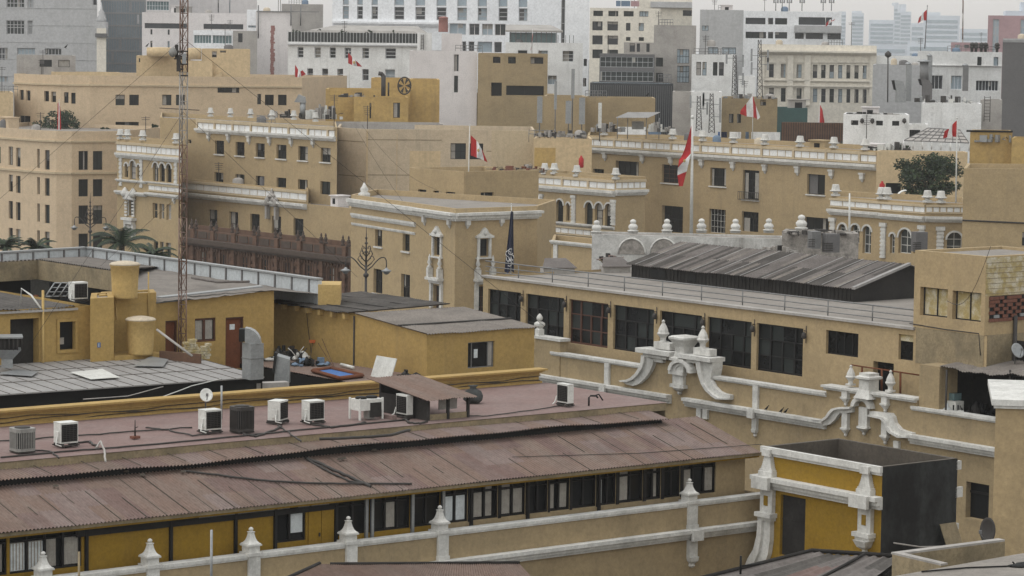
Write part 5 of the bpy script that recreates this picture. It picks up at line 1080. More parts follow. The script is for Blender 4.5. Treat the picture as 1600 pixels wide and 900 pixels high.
# ------------------------------------------------ hall on the right: parapet with pediments, big windows behind
fR = Fr(H(1290, 657, 17.1), DB); ZRC, ZRP = 17.12, 18.36
hall = thing('palace_hall', 'long cream palace hall with big dark gridded windows behind a white trimmed parapet', 'building', tuple(fR.pt(-8, 0, -4)))
ul, ur = fR.u(700, 560), fR.u(1700, 740)
q = MB(); h1 = (fR.u(1509, 785), fR.u(1545, 785), fR.z(1527, 812), fR.z(1527, 755), .3); wall(q, fR, ul, ur, 0, ZRC, [h1]); q.fbox(fR, ul, ur, ZRC, ZRP - .03, -.3, 0)
q.build('wall', M['tan'], hall)
q = MB(); q.fbox(fR, h1[0], h1[1], h1[2], h1[3], -.34, -.3); o = q.build('window', M['glass'], hall); q = MB(); q.fbox(fR, h1[0], h1[1], h1[3] - .5, h1[3] - .4, -.298, -.25); q.build('frame', M['frame_dark'], o)
for a, c in ((ul, fR.u(1050, 612)), (fR.u(1073, 624), fR.u(1292, 657)), (fR.u(1425, 680), ur)): moulding('cornice', fR, a, c, ZRC + .02, .42, .36, hall)
for a, c in ((fR.u(862, 550), fR.u(1007, 575)), (fR.u(1110, 590), fR.u(1292, 615)), (fR.u(1425, 636), ur)):
    q = MB(); q.fbox(fR, a, c, ZRP - .12, ZRP, -.38, .12); q.fbox(fR, a, c, ZRP - .19, ZRP - .121, .003, .06); q.build('coping', M['stone_white'], hall)
q = MB(); q.poly([fR.pt(ul, ZRC, -.3), fR.pt(ur, ZRC, -.3), fR.pt(ur, ZRC, -1.2), fR.pt(ul, ZRC, -1.2)]); q.build('gutter_floor', M['concrete'], hall)
for x in (950.5, 1183.5):
    u = fR.u(x, 580); q = MB(); q.fbox(fR, u - .17, u + .17, ZRC + .02, ZRP - .14, .003, .13); q.fbox(fR, u - .2, u + .2, ZRC - .4, ZRC + .02, .3, .44); q.fbox(fR, u - .15, u + .15, ZRC - .95, ZRC - .401, .003, .16); lathe4(q, fR.pt(u, ZRC - 1.3, .06), [(.02, 0), (.07, .06), (.05, .14), (.13, .22), (.15, .36)], RZA); q.build('pilaster', M['stone_white'], hall)
for x in (890, 1026, 1095, 1105, 1405): 
    u = fR.u(x, 620); q = MB(); q.fbox(fR, u - .16, u + .16, ZRC - .85, ZRC - .401, .003, .14); q.build('bracket', M['stone_white'], hall)
# left end pier with a small finial
u = fR.u(857, 540); q = MB(); q.fbox(fR, fR.u(838, 535), fR.u(876, 540), ZRC, fR.z(857, 531), -.5, .05); q.build('pier', M['tan'], hall); q = MB(); z = fR.z(857, 531); q.fbox(fR, fR.u(836, 535), fR.u(878, 540), z, z + .14, -.55, .12); 
cfn = fR.pt(fR.u(838, 528), z + .14, -.2); lathe4(q, cfn, [(.17, 0), (.17, .3), (.1, .35), (.2, .5), (.2, .6), (.1, .7)], RZA); q.lathe(cfn + V((0, 0, .7)), [(.06, 0), (.16, .1), (.17, .2), (.1, .32), (.02, .4)], 10); q.build('finial', M['stone_white'], hall)
fV = fR.back(1.2); ZT = 21.6
WX = [(762, 813, 451), (821, 880.5, 459), (888.7, 949.5, 467), (958, 1021.5, 476), (1030.5, 1096.5, 485.5), (1105, 1174.3, 494.5), (1182.5, 1255, 504.5)]
zt, zb = 20.93, 18.70; hs = [(fV.u(a, 520), fV.u(c, 520), zb, zt, .2) for a, c, y in WX]
SM = [(1290.5, 1341, 518.5, 556), (1404, 1427, 523, 563), (1436.5, 1492, 527.5, 567)]
for a, c, y0, y1 in SM: hs.append((fV.u(a, 540), fV.u(c, 540), fV.z((a + c) / 2, y1), fV.z((a + c) / 2, y0), .2))
hs.append((fV.u(1364, 590), fV.u(1396, 590), 17.3, fV.z(1380, 566), .3))
vl, vr = fV.u(755, 440), fV.u(1541.5, 560)
va = fV.u(1466, 590); q = MB(); wall(q, fV, vl, va, 16.8, ZT, [h for h in hs if h[0] < va - .3]); wall(q, fV, va, vr, 20.05, ZT, [h for h in hs if h[0] > va - .9 and h[2] > 20]); q.poly([fV.pt(vl, 16.8, 0), fV.pt(vl, ZT, 0), fV.pt(vl, ZT, -9), fV.pt(vl, 16.8, -9)]); q.build('upper_wall', M['cream'], hall)
for j, h in enumerate(hs):
    u0, u1, z0, z1, d = h; q = MB(); q.fbox(fV, u0, u1, z0, z1, -d - .04, -d + .001); 
    o = q.build('window' if j != 10 else 'door', M['glass'], hall); f = MB()
    if j < 7:
        g = MB()
        for a_ in range(4):
            for b_ in range(3): g.fbox(fV, u0 + (u1 - u0) * (.26 * a_ + .01), u0 + (u1 - u0) * min(1, .26 * (a_ + 1)) , z0 + (z1 - z0) * (.335 * b_), z0 + (z1 - z0) * min(1, .335 * (b_ + 1)) - .001, -d + .0015, -d + .0025 + .0004 * ((a_ + b_) % 3), (a_ * 7 + b_ * 5 + j * 3 + (a_ * b_ + j) % 2) % 3 if j != 4 else 0)
        g.build('panes', [M['glass'], M['glass_b'], M['glass_c']], o)
        fm = 'frame_brown' if j == 2 else 'frame_dark'; zm = z1 - (z1 - z0) * .33; o0, o1 = -d + .003, -d + .07
        for t in (0, .26, .8, 1): u = u0 + (u1 - u0) * t; f.fbox(fV, max(u0, u - .05), min(u1, u + .05), zm, z1, o0, o1)
        for t in (0, .26, .52, .78, 1): u = u0 + (u1 - u0) * t; f.fbox(fV, max(u0, u - .05), min(u1, u + .05), z0, zm, o0, o1)
        for z in (z0, z0 + (zm - z0) * .5 - .03, zm - .03, z1 - .07): f.fbox(fV, u0, u1, z, z + (.09 if z in (z0, z1 - .07) else .05), o0, o1 + .006)
        f.build('frame', M[fm], o)
        if j == 4: g = MB(); g.fbox(fV, u0 + (u1 - u0) * .27, u1 - .1, zm + .05, z1 - .1, -d + .006, -d + .012); g.build('pane', M['glass_c'], o)
        l = MB(); p = fV.pt(u1 + .22, z1 - .32, .16); l.lathe(p, [(.05, -.12), (.13, -.05), (.10, .12), (.03, .2)], 10); l.tube([fV.pt(u1 + .22, z1 - .1, .01), fV.pt(u1 + .22, z1 - .06, .16), p + V((0, 0, .18))], .025, 5); l.tube([fV.pt(u1 + .22, z1 - .65, .03), fV.pt(u1 + .22, z1 + .15, .03)], .02, 5); l.build('wall_lamp', M['dark_metal'], hall)
    elif j < 10:
        n = (4, 1, 1)[j - 7]
        for t in range(n + 1): u = u0 + (u1 - u0) * t / n; f.fbox(fV, max(u0, u - .03), min(u1, u + .03), z0, z1, -d + .003, -d + .05)
        f.fbox(fV, u0, u1, z0, z0 + .05, -d + .003, -d + .055); f.build('frame', M['frame_dark'], o)
        if j == 9: g = MB(); [g.fbox(fV, u0 + .02, u1 - .02, z1 - .12 - .13 * k, z1 - .02 - .13 * k, -d + .06, -d + .09) for k in range(3)]; g.build('slat', M['peeled'], o)
        if j == 8: g = MB(); g.fbox(fV, u0 + .02, u1 - .02, z1 - .3, z1 - .02, -d + .06, -d + .09); g.build('slat', M['peeled'], o)
vR = fV.u(1430, 505); zr = ZT - .12
q = MB(); q.poly([fV.pt(vl, zr, 0), fV.pt(vR + 3, zr, 0), fV.pt(vR + 3, zr, -14), fV.pt(vl, zr, -14)]); q.build('roof', M['concrete_roof'], hall)
q = MB(); q.fbox(fV, vl - .1, vR, ZT - .1, ZT + .012, -.35, .12); q.build('roof_edge', M['concrete'], hall)
q = MB(); zr2 = zr; rail = []
for x, y in ((810, 433), (863, 439.5), (919, 446), (975.5, 453.6), (1035, 461), (1096, 468.5), (1160, 476.5), (1226, 484.5), (1293.5, 492.5), (1363, 499)):
    p = onp(x, y, fV.o - fV.n * .55, fV.n); p.z = zr; rail.append(p); q.tube([p, p + V((0, 0, .82))], .032, 6); q.box(p, .3, .2, .06, -.9)
rail.insert(0, rail[0] * 2 - rail[1]); rail.append(rail[-1] * 2 - rail[-2])
for h in (.28, .54, .82): q.tube([p + V((0, 0, h)) for p in rail], .026 if h < .8 else .035, 6)
p2 = rail[0] + (rail[0] - rail[1]).normalized() * .2
q.build('railing', M['steel'], hall)
tag(hall)
# pediments
def fin(q, fr, x, yt, yb, wpx, off):
    p = onp(x, yb, fr.o + fr.n * off, fr.n); s_ = p.y / FOC; h = (yb - yt) * s_; w_ = wpx * s_
    lathe4(q, p, [(w_ * .36, 0), (w_ * .36, h * .08)], RZA); q.lathe(p, [(w_ * .30, h * .08), (w_ * .25, h * .13), (w_ * .27, h * .24), (w_ * .44, h * .34), (w_ * .54, h * .39), (w_ * .54, h * .43), (w_ * .46, h * .46), (w_ * .42, h * .58), (w_ * .29, h * .72), (w_ * .17, h * .82), (w_ * .11, h * .88)], 8, 0, RZA, smooth=False)
    q.lathe((p.x, p.y, p.z + h * .86), [(w_ * .06, 0), (w_ * .15, h * .04), (w_ * .15, h * .08), (w_ * .03, h * .14)], 10)
Z3 = lambda pts: pz(fR, pts, 4, 800, 400); Z8 = lambda pts: pz(fR, pts, 3, 1200, 600); Z4 = lambda pts: pz(fR, pts, 4, 1200, 400)
q = MB(); q.fprism(fR, Z3([(745, 850), (790, 805), (835, 783), (880, 715), (905, 648), (1178, 668), (1190, 740), (1250, 853), (1300, 890), (1290, 925)]), -.35, .001); 
q.build('pediment_wall', M['tan'], hall)
def scroll(L, R, name='scroll'):
    q = MB(); o = [(-.4, .34), (-.38, .26)]
    n = len(L)
    for i in range(n - 1): q.fprism(fR, [L[i], R[i], R[i + 1], L[i + 1]], -.42, .22)
    for i in range(n - 1):          # raised fillet along the inner third
        m = lambda a, c, t: (a[0] + (c[0] - a[0]) * t, a[1] + (c[1] - a[1]) * t)
        q.fprism(fR, [m(L[i], R[i], .04), m(L[i], R[i], .34), m(L[i + 1], R[i + 1], .34), m(L[i + 1], R[i + 1], .04)], .221, .36)
    return q.build(name, M['stone_white'], hall)
scroll(Z3([(838, 615), (836, 650), (825, 690), (800, 730), (770, 758), (735, 772), (698, 775)]), Z3([(906, 648), (898, 685), (880, 725), (850, 765), (815, 795), (775, 810), (735, 800)]))
scroll(Z3([(1178, 655), (1183, 700), (1195, 745), (1212, 795), (1240, 840), (1275, 872), (1305, 893), (1384, 897)]), Z3([(1276, 660), (1274, 700), (1268, 735), (1262, 770), (1285, 815), (1315, 845), (1345, 858), (1386, 868)]))
q = MB()
def slab(x0, x1, yt, yb, off0, off1, Z=Z3):
    a = Z([(x0, (yt + yb) / 2), (x1, (yt + yb) / 2), ((x0 + x1) / 2, yb), ((x0 + x1) / 2, yt)]); q.fbox(fR, a[0][0], a[1][0], a[2][1], a[3][1], off0, off1)
slab(810, 1022, 584, 612, -.55, .42); slab(845, 990, 613, 636, -.5, .28); slab(855, 960, 637, 660, -.5, .18); slab(890, 990, 540, 583, -.4, .05)
slab(1070, 1278, 622, 648, -.55, .42); slab(1110, 1262, 649, 672, -.5, .25); slab(1138, 1240, 578, 621, -.4, .05)
q.build('platform', M['stone_white'], hall)
for a_ in ((1036, 499, 536), (1098, 508.5, 545.5)): q = MB(); fin(q, fR, *a_, 19, -.17); q.build('finial', M['stone_white'], hall)
q = MB(); cv = fR.pt(*fR.uz(1069, 563, -.15), -.15); s_ = cv.y / FOC
lathe4(q, cv, [(r * s_, z * s_) for r, z in ((17, 0), (17, 4), (12, 6), (10, 14), (11, 22), (15, 30), (18, 34), (18, 37), (14, 39), (12, 46))][:8] + [(14 * s_, 39 * s_)], RZA); lathe4(q, cv - V((0, 0, 16 * s_)), [(13 * s_, 0), (13 * s_, 16 * s_)], RZA); q.build('vase', M['stone_white'], hall)
q = MB(); uc, zc = fR.uz(1071, 580); 
for ri, ro, o1 in ((.42, .6, .3), (.62, .82, .42)):
    for k in range(10):
        A, B_ = math.pi * k / 10, math.pi * (k + 1) / 10; q.fprism(fR, [(uc + ri * math.cos(A), zc + ri * .7 * math.sin(A)), (uc + ro * math.cos(A), zc + ro * .7 * math.sin(A)), (uc + ro * math.cos(B_), zc + ro * .7 * math.sin(B_)), (uc + ri * math.cos(B_), zc + ri * .7 * math.sin(B_))], .003, o1)
slab(1005, 1095, 715, 740, .003, .3); slab(1022, 1088, 741, 800, .003, .2); slab(1012, 1098, 801, 822, .003, .28); q.build('bracket', M['stone_white'], hall)
q = MB(); lathe4(q, fR.pt(*fR.uz(1064, 617), .1), [(.02, 0), (.08, .08), (.06, .16), (.2, .28), (.24, .36)], RZA); q.build('pendant', M['stone_white'], hall)
# second pediment
z2 = fR.z(1360, 611); ua, uc_ = fR.u(1291, 610), fR.u(1433, 630)
q = MB(); q.fbox(fR, ua, uc_, ZRP - .2, z2 - .1, -.35, .002); q.build('pediment_wall', M['tan'], hall); q = MB(); q.fbox(fR, ua - .12, uc_ + .05, z2 - .1, z2, -.45, .25); q.fbox(fR, ua - .05, uc_, z2 - .2, z2 - .101, .003, .14); q.build('coping', M['stone_white'], hall)
scroll(Z8([(408, 105), (345, 107), (322, 112), (306, 128), (294, 148), (270, 166), (236, 166)]), Z8([(408, 132), (352, 136), (340, 148), (330, 165), (308, 186), (280, 194), (240, 186)]))
scroll(Z8([(492, 150), (548, 162), (566, 178), (572, 200), (588, 226), (630, 250), (692, 252)]), Z8([(492, 126), (590, 136), (602, 152), (610, 182), (634, 210), (660, 220), (692, 228)]))
q = MB()
for x, y0, y1 in ((1324, 607, 620), (1324, 645, 668), (1386, 618, 630), (1386, 655, 680), (1353, 636, 666)):
    u = fR.u(x, (y0 + y1) / 2); zt_, zb_ = fR.z(x, y0), fR.z(x, y1); w_ = .26 if x == 1353 else .17; q.fbox(fR, u - w_, u + w_, zb_, zt_, .003, .2); q.fbox(fR, u - w_ * 1.2, u + w_ * 1.2, zb_ - .08, zb_ - .001, .003, .26); lathe4(q, fR.pt(u, zb_ - .4, .09), [(.02, 0), (.06, .06), (.05, .13), (w_ * .9, .3), (w_, .33)], RZA)
q.build('bracket', M['stone_white'], hall)
for a_ in ((1329, 569.5, 602), (1391, 577.5, 612)): q = MB(); fin(q, fR, *a_, 16, -.15); q.build('finial', M['stone_white'], hall)
q = MB(); cv = fR.pt(*fR.uz(1357, 622, .0), .0); s_ = cv.y / FOC; lathe4(q, cv, [(17 * s_, 0), (14 * s_, 6 * s_), (11 * s_, 14 * s_), (11 * s_, 29 * s_), (15 * s_, 31 * s_), (15 * s_, 34 * s_), (11 * s_, 36 * s_), (11 * s_, 40 * s_)], RZA); 
uc, zc = fR.uz(1352, 636)
for k in range(10):
    A, B_ = math.pi * k / 10, math.pi * (k + 1) / 10; q.fprism(fR, [(uc + .4 * math.cos(A), zc + .3 * math.sin(A)), (uc + .62 * math.cos(A), zc + .48 * math.sin(A)), (uc + .62 * math.cos(B_), zc + .48 * math.sin(B_)), (uc + .4 * math.cos(B_), zc + .3 * math.sin(B_))], .003, .32)
q.build('vase', M['stone_white'], hall)
# wooden rail posts behind second pediment
q = MB()
for x, y0, y1 in ((1347, 574, 590), (1378, 577, 605), (1407, 582, 612)): p = onp(x, y1, fR.o - fR.n * .9, fR.n); p1 = onp(x, y0, fR.o - fR.n * .9, fR.n); q.tube([p - V((0, 0, .4)), p1], .05, 5)
q.tube([onp(1330, 570, fR.o - fR.n * .9, fR.n), onp(1436, 586, fR.o - fR.n * .9, fR.n)], .035, 5); q.build('post', M['door_red'], hall)
# right end block on the hall
fX = fV.back(-.02); pc = fX.pt(*fX.uz(1541, 401), 0); pl = fX.pt(*fX.uz(1430, 388), 0); ztb = pc.z
tb = Bld('roof_block', 'cream roof block with two peeling windows and a brick lattice on its side', [V((pl.x, pl.y, ztb)), V((pc.x, pc.y, ztb)), V((pc.x, pc.y, ztb)) + DA * 5.5], z0=ZT + .02 - .0, quad=True, mat='cream', dep=.28, par=.12, roof='concrete_roof')
tb.win(0, [(1437.5, 1480.5), (1488, 1533)], (450, 495), (456, 501.5), nx=2, nz=1, glass='peeled', frame='dark_wall', noz=True); fr = tb.fr[1]
a, c = fr.u(1546, 480), fr.u(1640, 480); z0_, z1_ = fr.z(1548, 503), fr.z(1548, 463); q = MB(); n = 14; r_ = 7; rnd = random.Random(3)
q.fbox(fr, a, c, z0_, z1_, .002, .01, 1)
for i in range(n):
    for j in range(r_):
        if (i + j) % 2 == 0 or rnd.random() < .45: q.fbox(fr, a + (c - a) * (i - .12) / n, a + (c - a) * (i + 1.08) / n, z0_ + (z1_ - z0_) * j / r_, z0_ + (z1_ - z0_) * (j + .85) / r_, .011, .07, 0 if rnd.random() < .9 else 2)
q.build('brick_lattice', [M['brick'], M['black'], M['galv']], tb.root)
q = MB(); q.fbox(fr, .02, tb.len[1] - .02, z1_ + .03, tb.z1 - .05, .003, .02)
for k in range(7): q.fbox(fr, .02, tb.len[1], z1_ + .1 + k * .22, z1_ + .12 + k * .22, .02, .032, 1)
q.build('brick_courses', [M['peeled'], M['mould']], tb.root)
tb.finish()
q = MB(); lo = V((pc.x, pc.y, 0)); fS = Fr(lo - DA * .0, DA); q.fbox(fS, .0, 7.5, 20.06, ZT + .018, -4, -.004); q.build('side_wall', M['mould'], hall)
q = MB(); q.tube([fS.pt(fS.u(1584, 500), ZT + .8, .1), fS.pt(fS.u(1584, 500), 18, .1)], .09, 8); q.build('downpipe', M['dark_metal'], hall)
q = MB(); pp_ = [fV.pt(vR - .3, fV.z(1428, 506), .03), fV.pt(fV.u(1480, 515), fV.z(1480, 515), .03), fV.pt(fV.u(1530, 521), fV.z(1530, 521), .03), fV.pt(fV.u(1533, 545), fV.z(1533, 555), .03)]; q.tube(pp_, .025, 5); q.build('cable', M['dark_metal'], hall)
def dish(label, c, r, az, el, mt='galv', arm=True, mast=.5):
    t = thing('satellite_dish', label, 'satellite dish', tuple(c)); d = V((math.sin(az) * math.cos(el), math.cos(az) * math.cos(el), math.sin(el))); a = d.cross(V((0, 0, 1))).normalized(); bb = a.cross(d); q = MB(); vs = []; n = 24; rings = 5
    for side in (0, 1):
        for i in range(rings + 1):
            rr_ = r * i / rings
            for j in range(n): an = 2 * math.pi * j / n; vs.append(c + a * rr_ * math.cos(an) + bb * rr_ * math.sin(an) * 1.08 + d * (.22 * r * (i / rings) ** 2 - side * .025))
    fs = []
    for sd_ in (0, 1):
        o = sd_ * (rings + 1) * n
        for i in range(rings):
            for j in range(n): f = [o + i * n + j, o + i * n + (j + 1) % n, o + (i + 1) * n + (j + 1) % n, o + (i + 1) * n + j]; fs.append(f if sd_ == 0 else f[::-1])
    o1 = rings * n; o2 = (2 * rings + 1) * n
    for j in range(n): fs.append([o1 + j, o1 + (j + 1) % n, o2 + (j + 1) % n, o2 + j])
    q.add(vs, fs, 0, True); q.build('reflector', M[mt], t)
    q = MB(); q.tube([c - d * .02, c - d * .12, c - d * .15 - V((0, 0, mast))], .03, 6); q.build('mount', M['steel'], t)
    if arm: q = MB(); q.tube([c - bb * r * .9 + d * .1, c + d * r * .9 - bb * .1], .018, 5); q.box(c + d * r * .9 - bb * .1, .08, .08, .1); q.build('feed_arm', M['steel'], t)
    return t
dish('grey satellite dish on the stained side wall under the brick lattice', fS.pt(fS.u(1570, 546), fS.z(1570, 546), .7), .32, math.radians(150), .5)
# box wall left of the awning, awning, clutter
q = MB(); a, c = fR.u(1435, 600), fR.u(1466, 610); z = fR.z(1450, 571); q.fbox(fR, a, c, ZRP - .05, z, -1.18, -.05); q.build('pier', M['tan'], hall)
aw = thing('awning', 'sagging corrugated tin awning over the cluttered terrace', 'awning', tuple(fR.pt(c, 17.2, -.6))); q = MB(); p00, p10 = fR.pt(*fR.uz(1468, 575, -.1), -.1), fR.pt(*fR.uz(1650, 594, .1), .1)
q.corr(p00, p10, p00 - fR.n * 3.2 + V((0, 0, .25)), p10 - fR.n * 3.2 + V((0, 0, .3)), .16, .03, 0, 4, sag=.06, seed=8); q.build('roof', M['asbestos'], aw)
for x in (1475, 1574): q = MB(); p = fR.pt(fR.u(x, 600), 17.2, -.15); q.tube([p, V((p.x, p.y, fR.z(x, 578)))], .05, 6); q.build('post', M['dark_metal'], aw)
q = MB(); q.fbox(fR, fR.u(1440, 610), ur, 17.13, 21.3, -3.3, -3.2); q.fbox(fV, va - .02, va + .1, 17, 20.04, -2.1, -.002); q.fbox(fV, va, vr + 4, 20.0, 20.045, -2.1, -.01); q.build('back_wall', M['dark_wall'], hall); q = MB(); q.fbox(fR, fR.u(1440, 610), ur, 17.0, 17.1, -3.2, -.3); q.build('terrace_floor', M['dark_brown'], hall)  # deep shade under the awning put into the near-black back wall colour
def onterr(x, o): return fR.pt(fR.u(x, 630, o), ZRP - .35, o)
rnd = random.Random(31)
t = thing('paint_bucket', 'blue and white bucket on the cluttered terrace', 'bucket', tuple(onterr(1480, -.5))); q = MB(); c = onterr(1480, -.5); q.lathe(c, [(.16, 0), (.19, .3)], 14); q.build('pail', M['blue'], t); q = MB(); q.lathe(c + V((0, 0, .301)), [(.2, 0), (.2, .05), (.05, .14), (.04, .3)], 14); q.build('lid', M['paper'], t)
t = thing('appliance', 'white boxy appliance with a dark window under the awning', 'appliance', tuple(onterr(1493, -.8))); q = MB(); c = onterr(1493, -.8); q.box(c, .5, .5, .7, YAW); q.build('body', M['ac_white'], t); q = MB(); q.box(c + V((-.03, -.26, .15)), .25, .05, .4, 0); q.build('window', M['glass'], t); 
q = MB(); c = onterr(1491, -.9) + V((0, 0, .72)); q.box(c, .45, .4, .3, YAW); tag(q.build('plastic_tub', M['teal_glass'], loc=c), 'teal plastic tub stacked on the white appliance', 'tub')
q = MB(); c = onterr(1503, -.35); q.hexa([c + V(v) for v in ((-.2, 0, 0), (.2, 0, 0), (.2, .15, 0), (-.2, .15, 0), (-.14, .08, .38), (.1, .08, .38), (.1, .2, .38), (-.14, .2, .38))]); tag(q.build('plastic_chair_back', M['ac_white'], loc=c), 'tilted white plastic chair back on the terrace edge', 'chair')
def jk(name, label, c, W, Hh, mats, n, seed, cat='junk'):
    rnd = random.Random(seed); t = thing(name, label, cat, tuple(c))
    for mt in mats:
        q = MB()
        for _ in range(n):
            x, y = rnd.uniform(-.5, .5) * W, rnd.uniform(-.25, .25) * W; h = Hh * rnd.uniform(.15, 1) * (1 - abs(2 * x / W) ** 2 * .7); p = c + V((x, y, 0)); r = rnd.random()
            if r < .4: q.lathe(p + V((0, 0, h * .4)), [(.02, -h * .4), (.16 + .1 * rnd.random(), -h * .2), (.2 * rnd.uniform(.5, 1), h * .15), (.03, h * .45)], 7, 0, rnd.uniform(0, 3), sx=rnd.uniform(.6, 1.6))
            elif r < .7: e = V((rnd.uniform(-.5, .5), rnd.uniform(-.3, .3), rnd.uniform(-.1, .5))) * Hh; q.tube([p + V((0, 0, h * .3)), p + V((0, 0, h * .4)) + e * .6, p + V((0, 0, h * .3)) + e], .02, 5)
            else: q.box(p, rnd.uniform(.08, .3), rnd.uniform(.06, .2), h * .8, rnd.uniform(0, 3))
        tag(q.build('pile', M[mt], t), kind='stuff')
    return t
jk('clutter', 'dark piled sacks and crates at the back of the terrace', onterr(1545, -1.5), 2.2, 1.1, ['black', 'dark_wall'], 22, 5); jk('clutter', 'dark potted weeds hanging under the awning edge', onterr(1575, -.6) + V((0, 0, 1.4)), 1.2, .6, ['leaf_dark', 'black'], 16, 6)
# ------------------------------------------------ shed on the hall's roof
fE = fV
eL = H(984, 410, 0)  # placeholder
Os = (H(1340, 474, zr) - fV.o).dot(fV.n) - .3
fG = Fr(fV.o + fV.n * Os, DB)
g0, g1 = fG.uz(984, 411), fG.uz(1340, 452); ze = (g0[1] + g1[1]) / 2
shed = thing('roof_shed', 'long grey corrugated gable shed standing on the hall roof', 'shed', tuple(fG.pt((g0[0] + g1[0]) / 2, zr, -2)))
pr = onp(1422, 413, fG.pt(g1[0], 0, 0), DB); wr = -(pr - fG.o).dot(fG.n); zrg = pr.z
q = MB(); q.corr(fG.pt(g0[0], ze, .25), fG.pt(g1[0], ze, .25), fG.pt(g0[0], zrg, -wr), fG.pt(g1[0], zrg, -wr), .17, .035, 0, 6, sag=.02, seed=11, sheets=(.34, 2, (0, 0, 1, 2, 2))); q.build('roof', [M['asbestos_dark'], M['asbestos'], M['tin_grey']], shed)
q = MB(); 
for k in range(12): u = g0[0] + (g1[0] - g0[0]) * (k + .5 + .25 * math.sin(k * 5)) / 12; q.hexa([fG.pt(u + d, z + dz, o) for dz in (.03, .05) for d, z, o in ((0, ze, .25), (.05, ze, .25), (.05, zrg, -wr), (0, zrg, -wr))])
q.hexa([fG.pt(g1[0] + d, z + dz, o) for dz in (-.04, .08) for d, z, o in ((-.15, ze, .25), (.06, ze, .25), (.06, zrg, -wr), (-.15, zrg, -wr))])
q.build('batten', M['zinc'], shed)
q = MB(); q.corr(fG.pt(g0[0], zrg, -wr), fG.pt(g1[0], zrg, -wr), fG.pt(g0[0], ze, -2 * wr), fG.pt(g1[0], ze, -2 * wr), .26, .035, 0, 3); q.build('roof', M['asbestos'], shed)
q = MB(); u0, u1 = g0[0] + .2, g1[0] - .25; wall(q, Fr(fG.o, fG.d), u0, u1, zr, ze, [], 0)
q.add([fG.pt(u1, zr, 0), fG.pt(u1, ze, 0), fG.pt(u1, zrg - .05, -wr), fG.pt(u1, ze, -2 * wr), fG.pt(u1, zr, -2 * wr)], [[0, 4, 3, 2, 1]]); q.add([fG.pt(u0, zr, 0), fG.pt(u0, ze, 0), fG.pt(u0, zrg - .05, -wr), fG.pt(u0, ze, -2 * wr), fG.pt(u0, zr, -2 * wr)], [[0, 1, 2, 3, 4]])
for k in range(60): u = u0 + (u1 - u0) * k / 60; q.fbox(fG, u, u + .05, zr, ze - .02, .003, .04)
for k in range(10): z = zr + (ze - zr + .9) * k / 10; q.hexa([fG.pt(u1 + .004, z + a_, -o) for a_ in (0, .05) for o in (0, wr * 1.2)] + [fG.pt(u1 + .03, z + a_, -o) for a_ in (0, .05) for o in (0, wr * 1.2)]) if 0 else None
q.build('wall', M['dark_wall'], shed)
for k, x in enumerate((1023, 1035, 1082)): q = MB(); u = fG.u(x, 432); q.fbox(fG, u - .3, u + .3, ze - .55, ze - .15, .045, .06); q.build('opening', M['black'], shed)
for k, (x0, x1, y, lb) in enumerate(((850, 898, 424, 'low grey skylight box left on the hall roof behind the railing'), (943, 985, 422, 'low grey skylight box right by the shed corner'))):
    p0, p1 = H(x0, y + 4, zr), H(x1, y + 4, zr); f_ = Fr(p0, p1 - p0); L = (p1 - p0).length; t = thing('skylight', lb, 'skylight', tuple(p0), group='skylights on the hall roof'); q = MB(); q.fbox(f_, 0, L, zr, zr + .3, -1.2, 0); q.build('base', M['concrete'], t); q = MB(); q.hexa([f_.pt(u, z, o) for z, o0 in ((zr + .3, 0), (zr + .34, 0)) for u, o in ((-.1, .1), (L + .1, .1), (L * .85, -1.3), (L * .15, -1.3))][:4] + [f_.pt(-.1, zr + .34, .1), f_.pt(L + .1, zr + .34, .1), f_.pt(L * .85, zr + .75, -1.3), f_.pt(L * .15, zr + .75, -1.3)]); q.build('lid', M['tin_grey'], t)
for k, (x, y, w_, h, lb) in enumerate(((1432 - 160, 388, 15, 14, 'dark grey air cooler box at the rubble wall'), (1298, 394, 22, 16, 'black water cooler box behind the shed roof'), (1436, 393, 20, 18, 'dark louvred cooler box before the arcade'))):
    p = P(x, y, 172); s_ = 172 / FOC; t = thing('cooler_box', lb, 'air cooler', tuple(p)); q = MB(); q.box(p, w_ * s_, .7, h * s_ + .5, .3); q.build('body', M['grey_dark' if k else 'steel'], t); q = MB(); [q.box(p + V((-.2, -.42, .1 + .11 * j)), w_ * s_ * .7, .06, .05, .3) for j in range(5)]; q.build('louvre', M['dark_metal'], t)
# ------------------------------------------------ mustard tower with hollow top
p0 = P(1203, 700, 99); fT = Fr(p0, DB); uT = fT.u(1379, 728); ztp = p0.z; z2_ = fT.z(1379, 728); ztp = (ztp + z2_) / 2
c1 = fT.pt(uT, 0, 0); fQ = Fr(c1, DA); wQ = fQ.u(1496.5, 714)
tw = thing('stair_tower', 'mustard yellow stair tower with white trims, tarred black side and hollow open top', 'tower', tuple(c1))
zbt = ztp - 6
q = MB(); hd = (fT.u(1219, 820), fT.u(1258, 820), fT.z(1238, 871), fT.z(1240, 776), .12); wall(q, fT, -.3, uT, zbt, ztp, [hd]); q.build('front_wall', M['mustard'], tw)
q = MB(); wall(q, fQ, 0, wQ, zbt, ztp - .02, []); q.build('side_wall', M['tar'], tw)
q = MB(); c2 = fQ.pt(wQ, 0, 0); o_ = fT.pt(-.3, 0, 0); c3 = o_ + DA * wQ; cs = [c1, c2, c3, o_]
for a, c in ((c2, c3), (c3, o_)): q.poly([a + V((0, 0, zbt)), c + V((0, 0, zbt)), c + V((0, 0, ztp)), a + V((0, 0, ztp))])
cen = sum(cs, V((0, 0, 0))) / 4; ins = []
dB, dA = DB * .16, DA * .16
ins = [c1 - dB + dA, c2 - dB - dA, c3 + dB - dA, o_ + dB + dA]
up = V((0, 0, ztp)); dn = V((0, 0, ztp - .85))
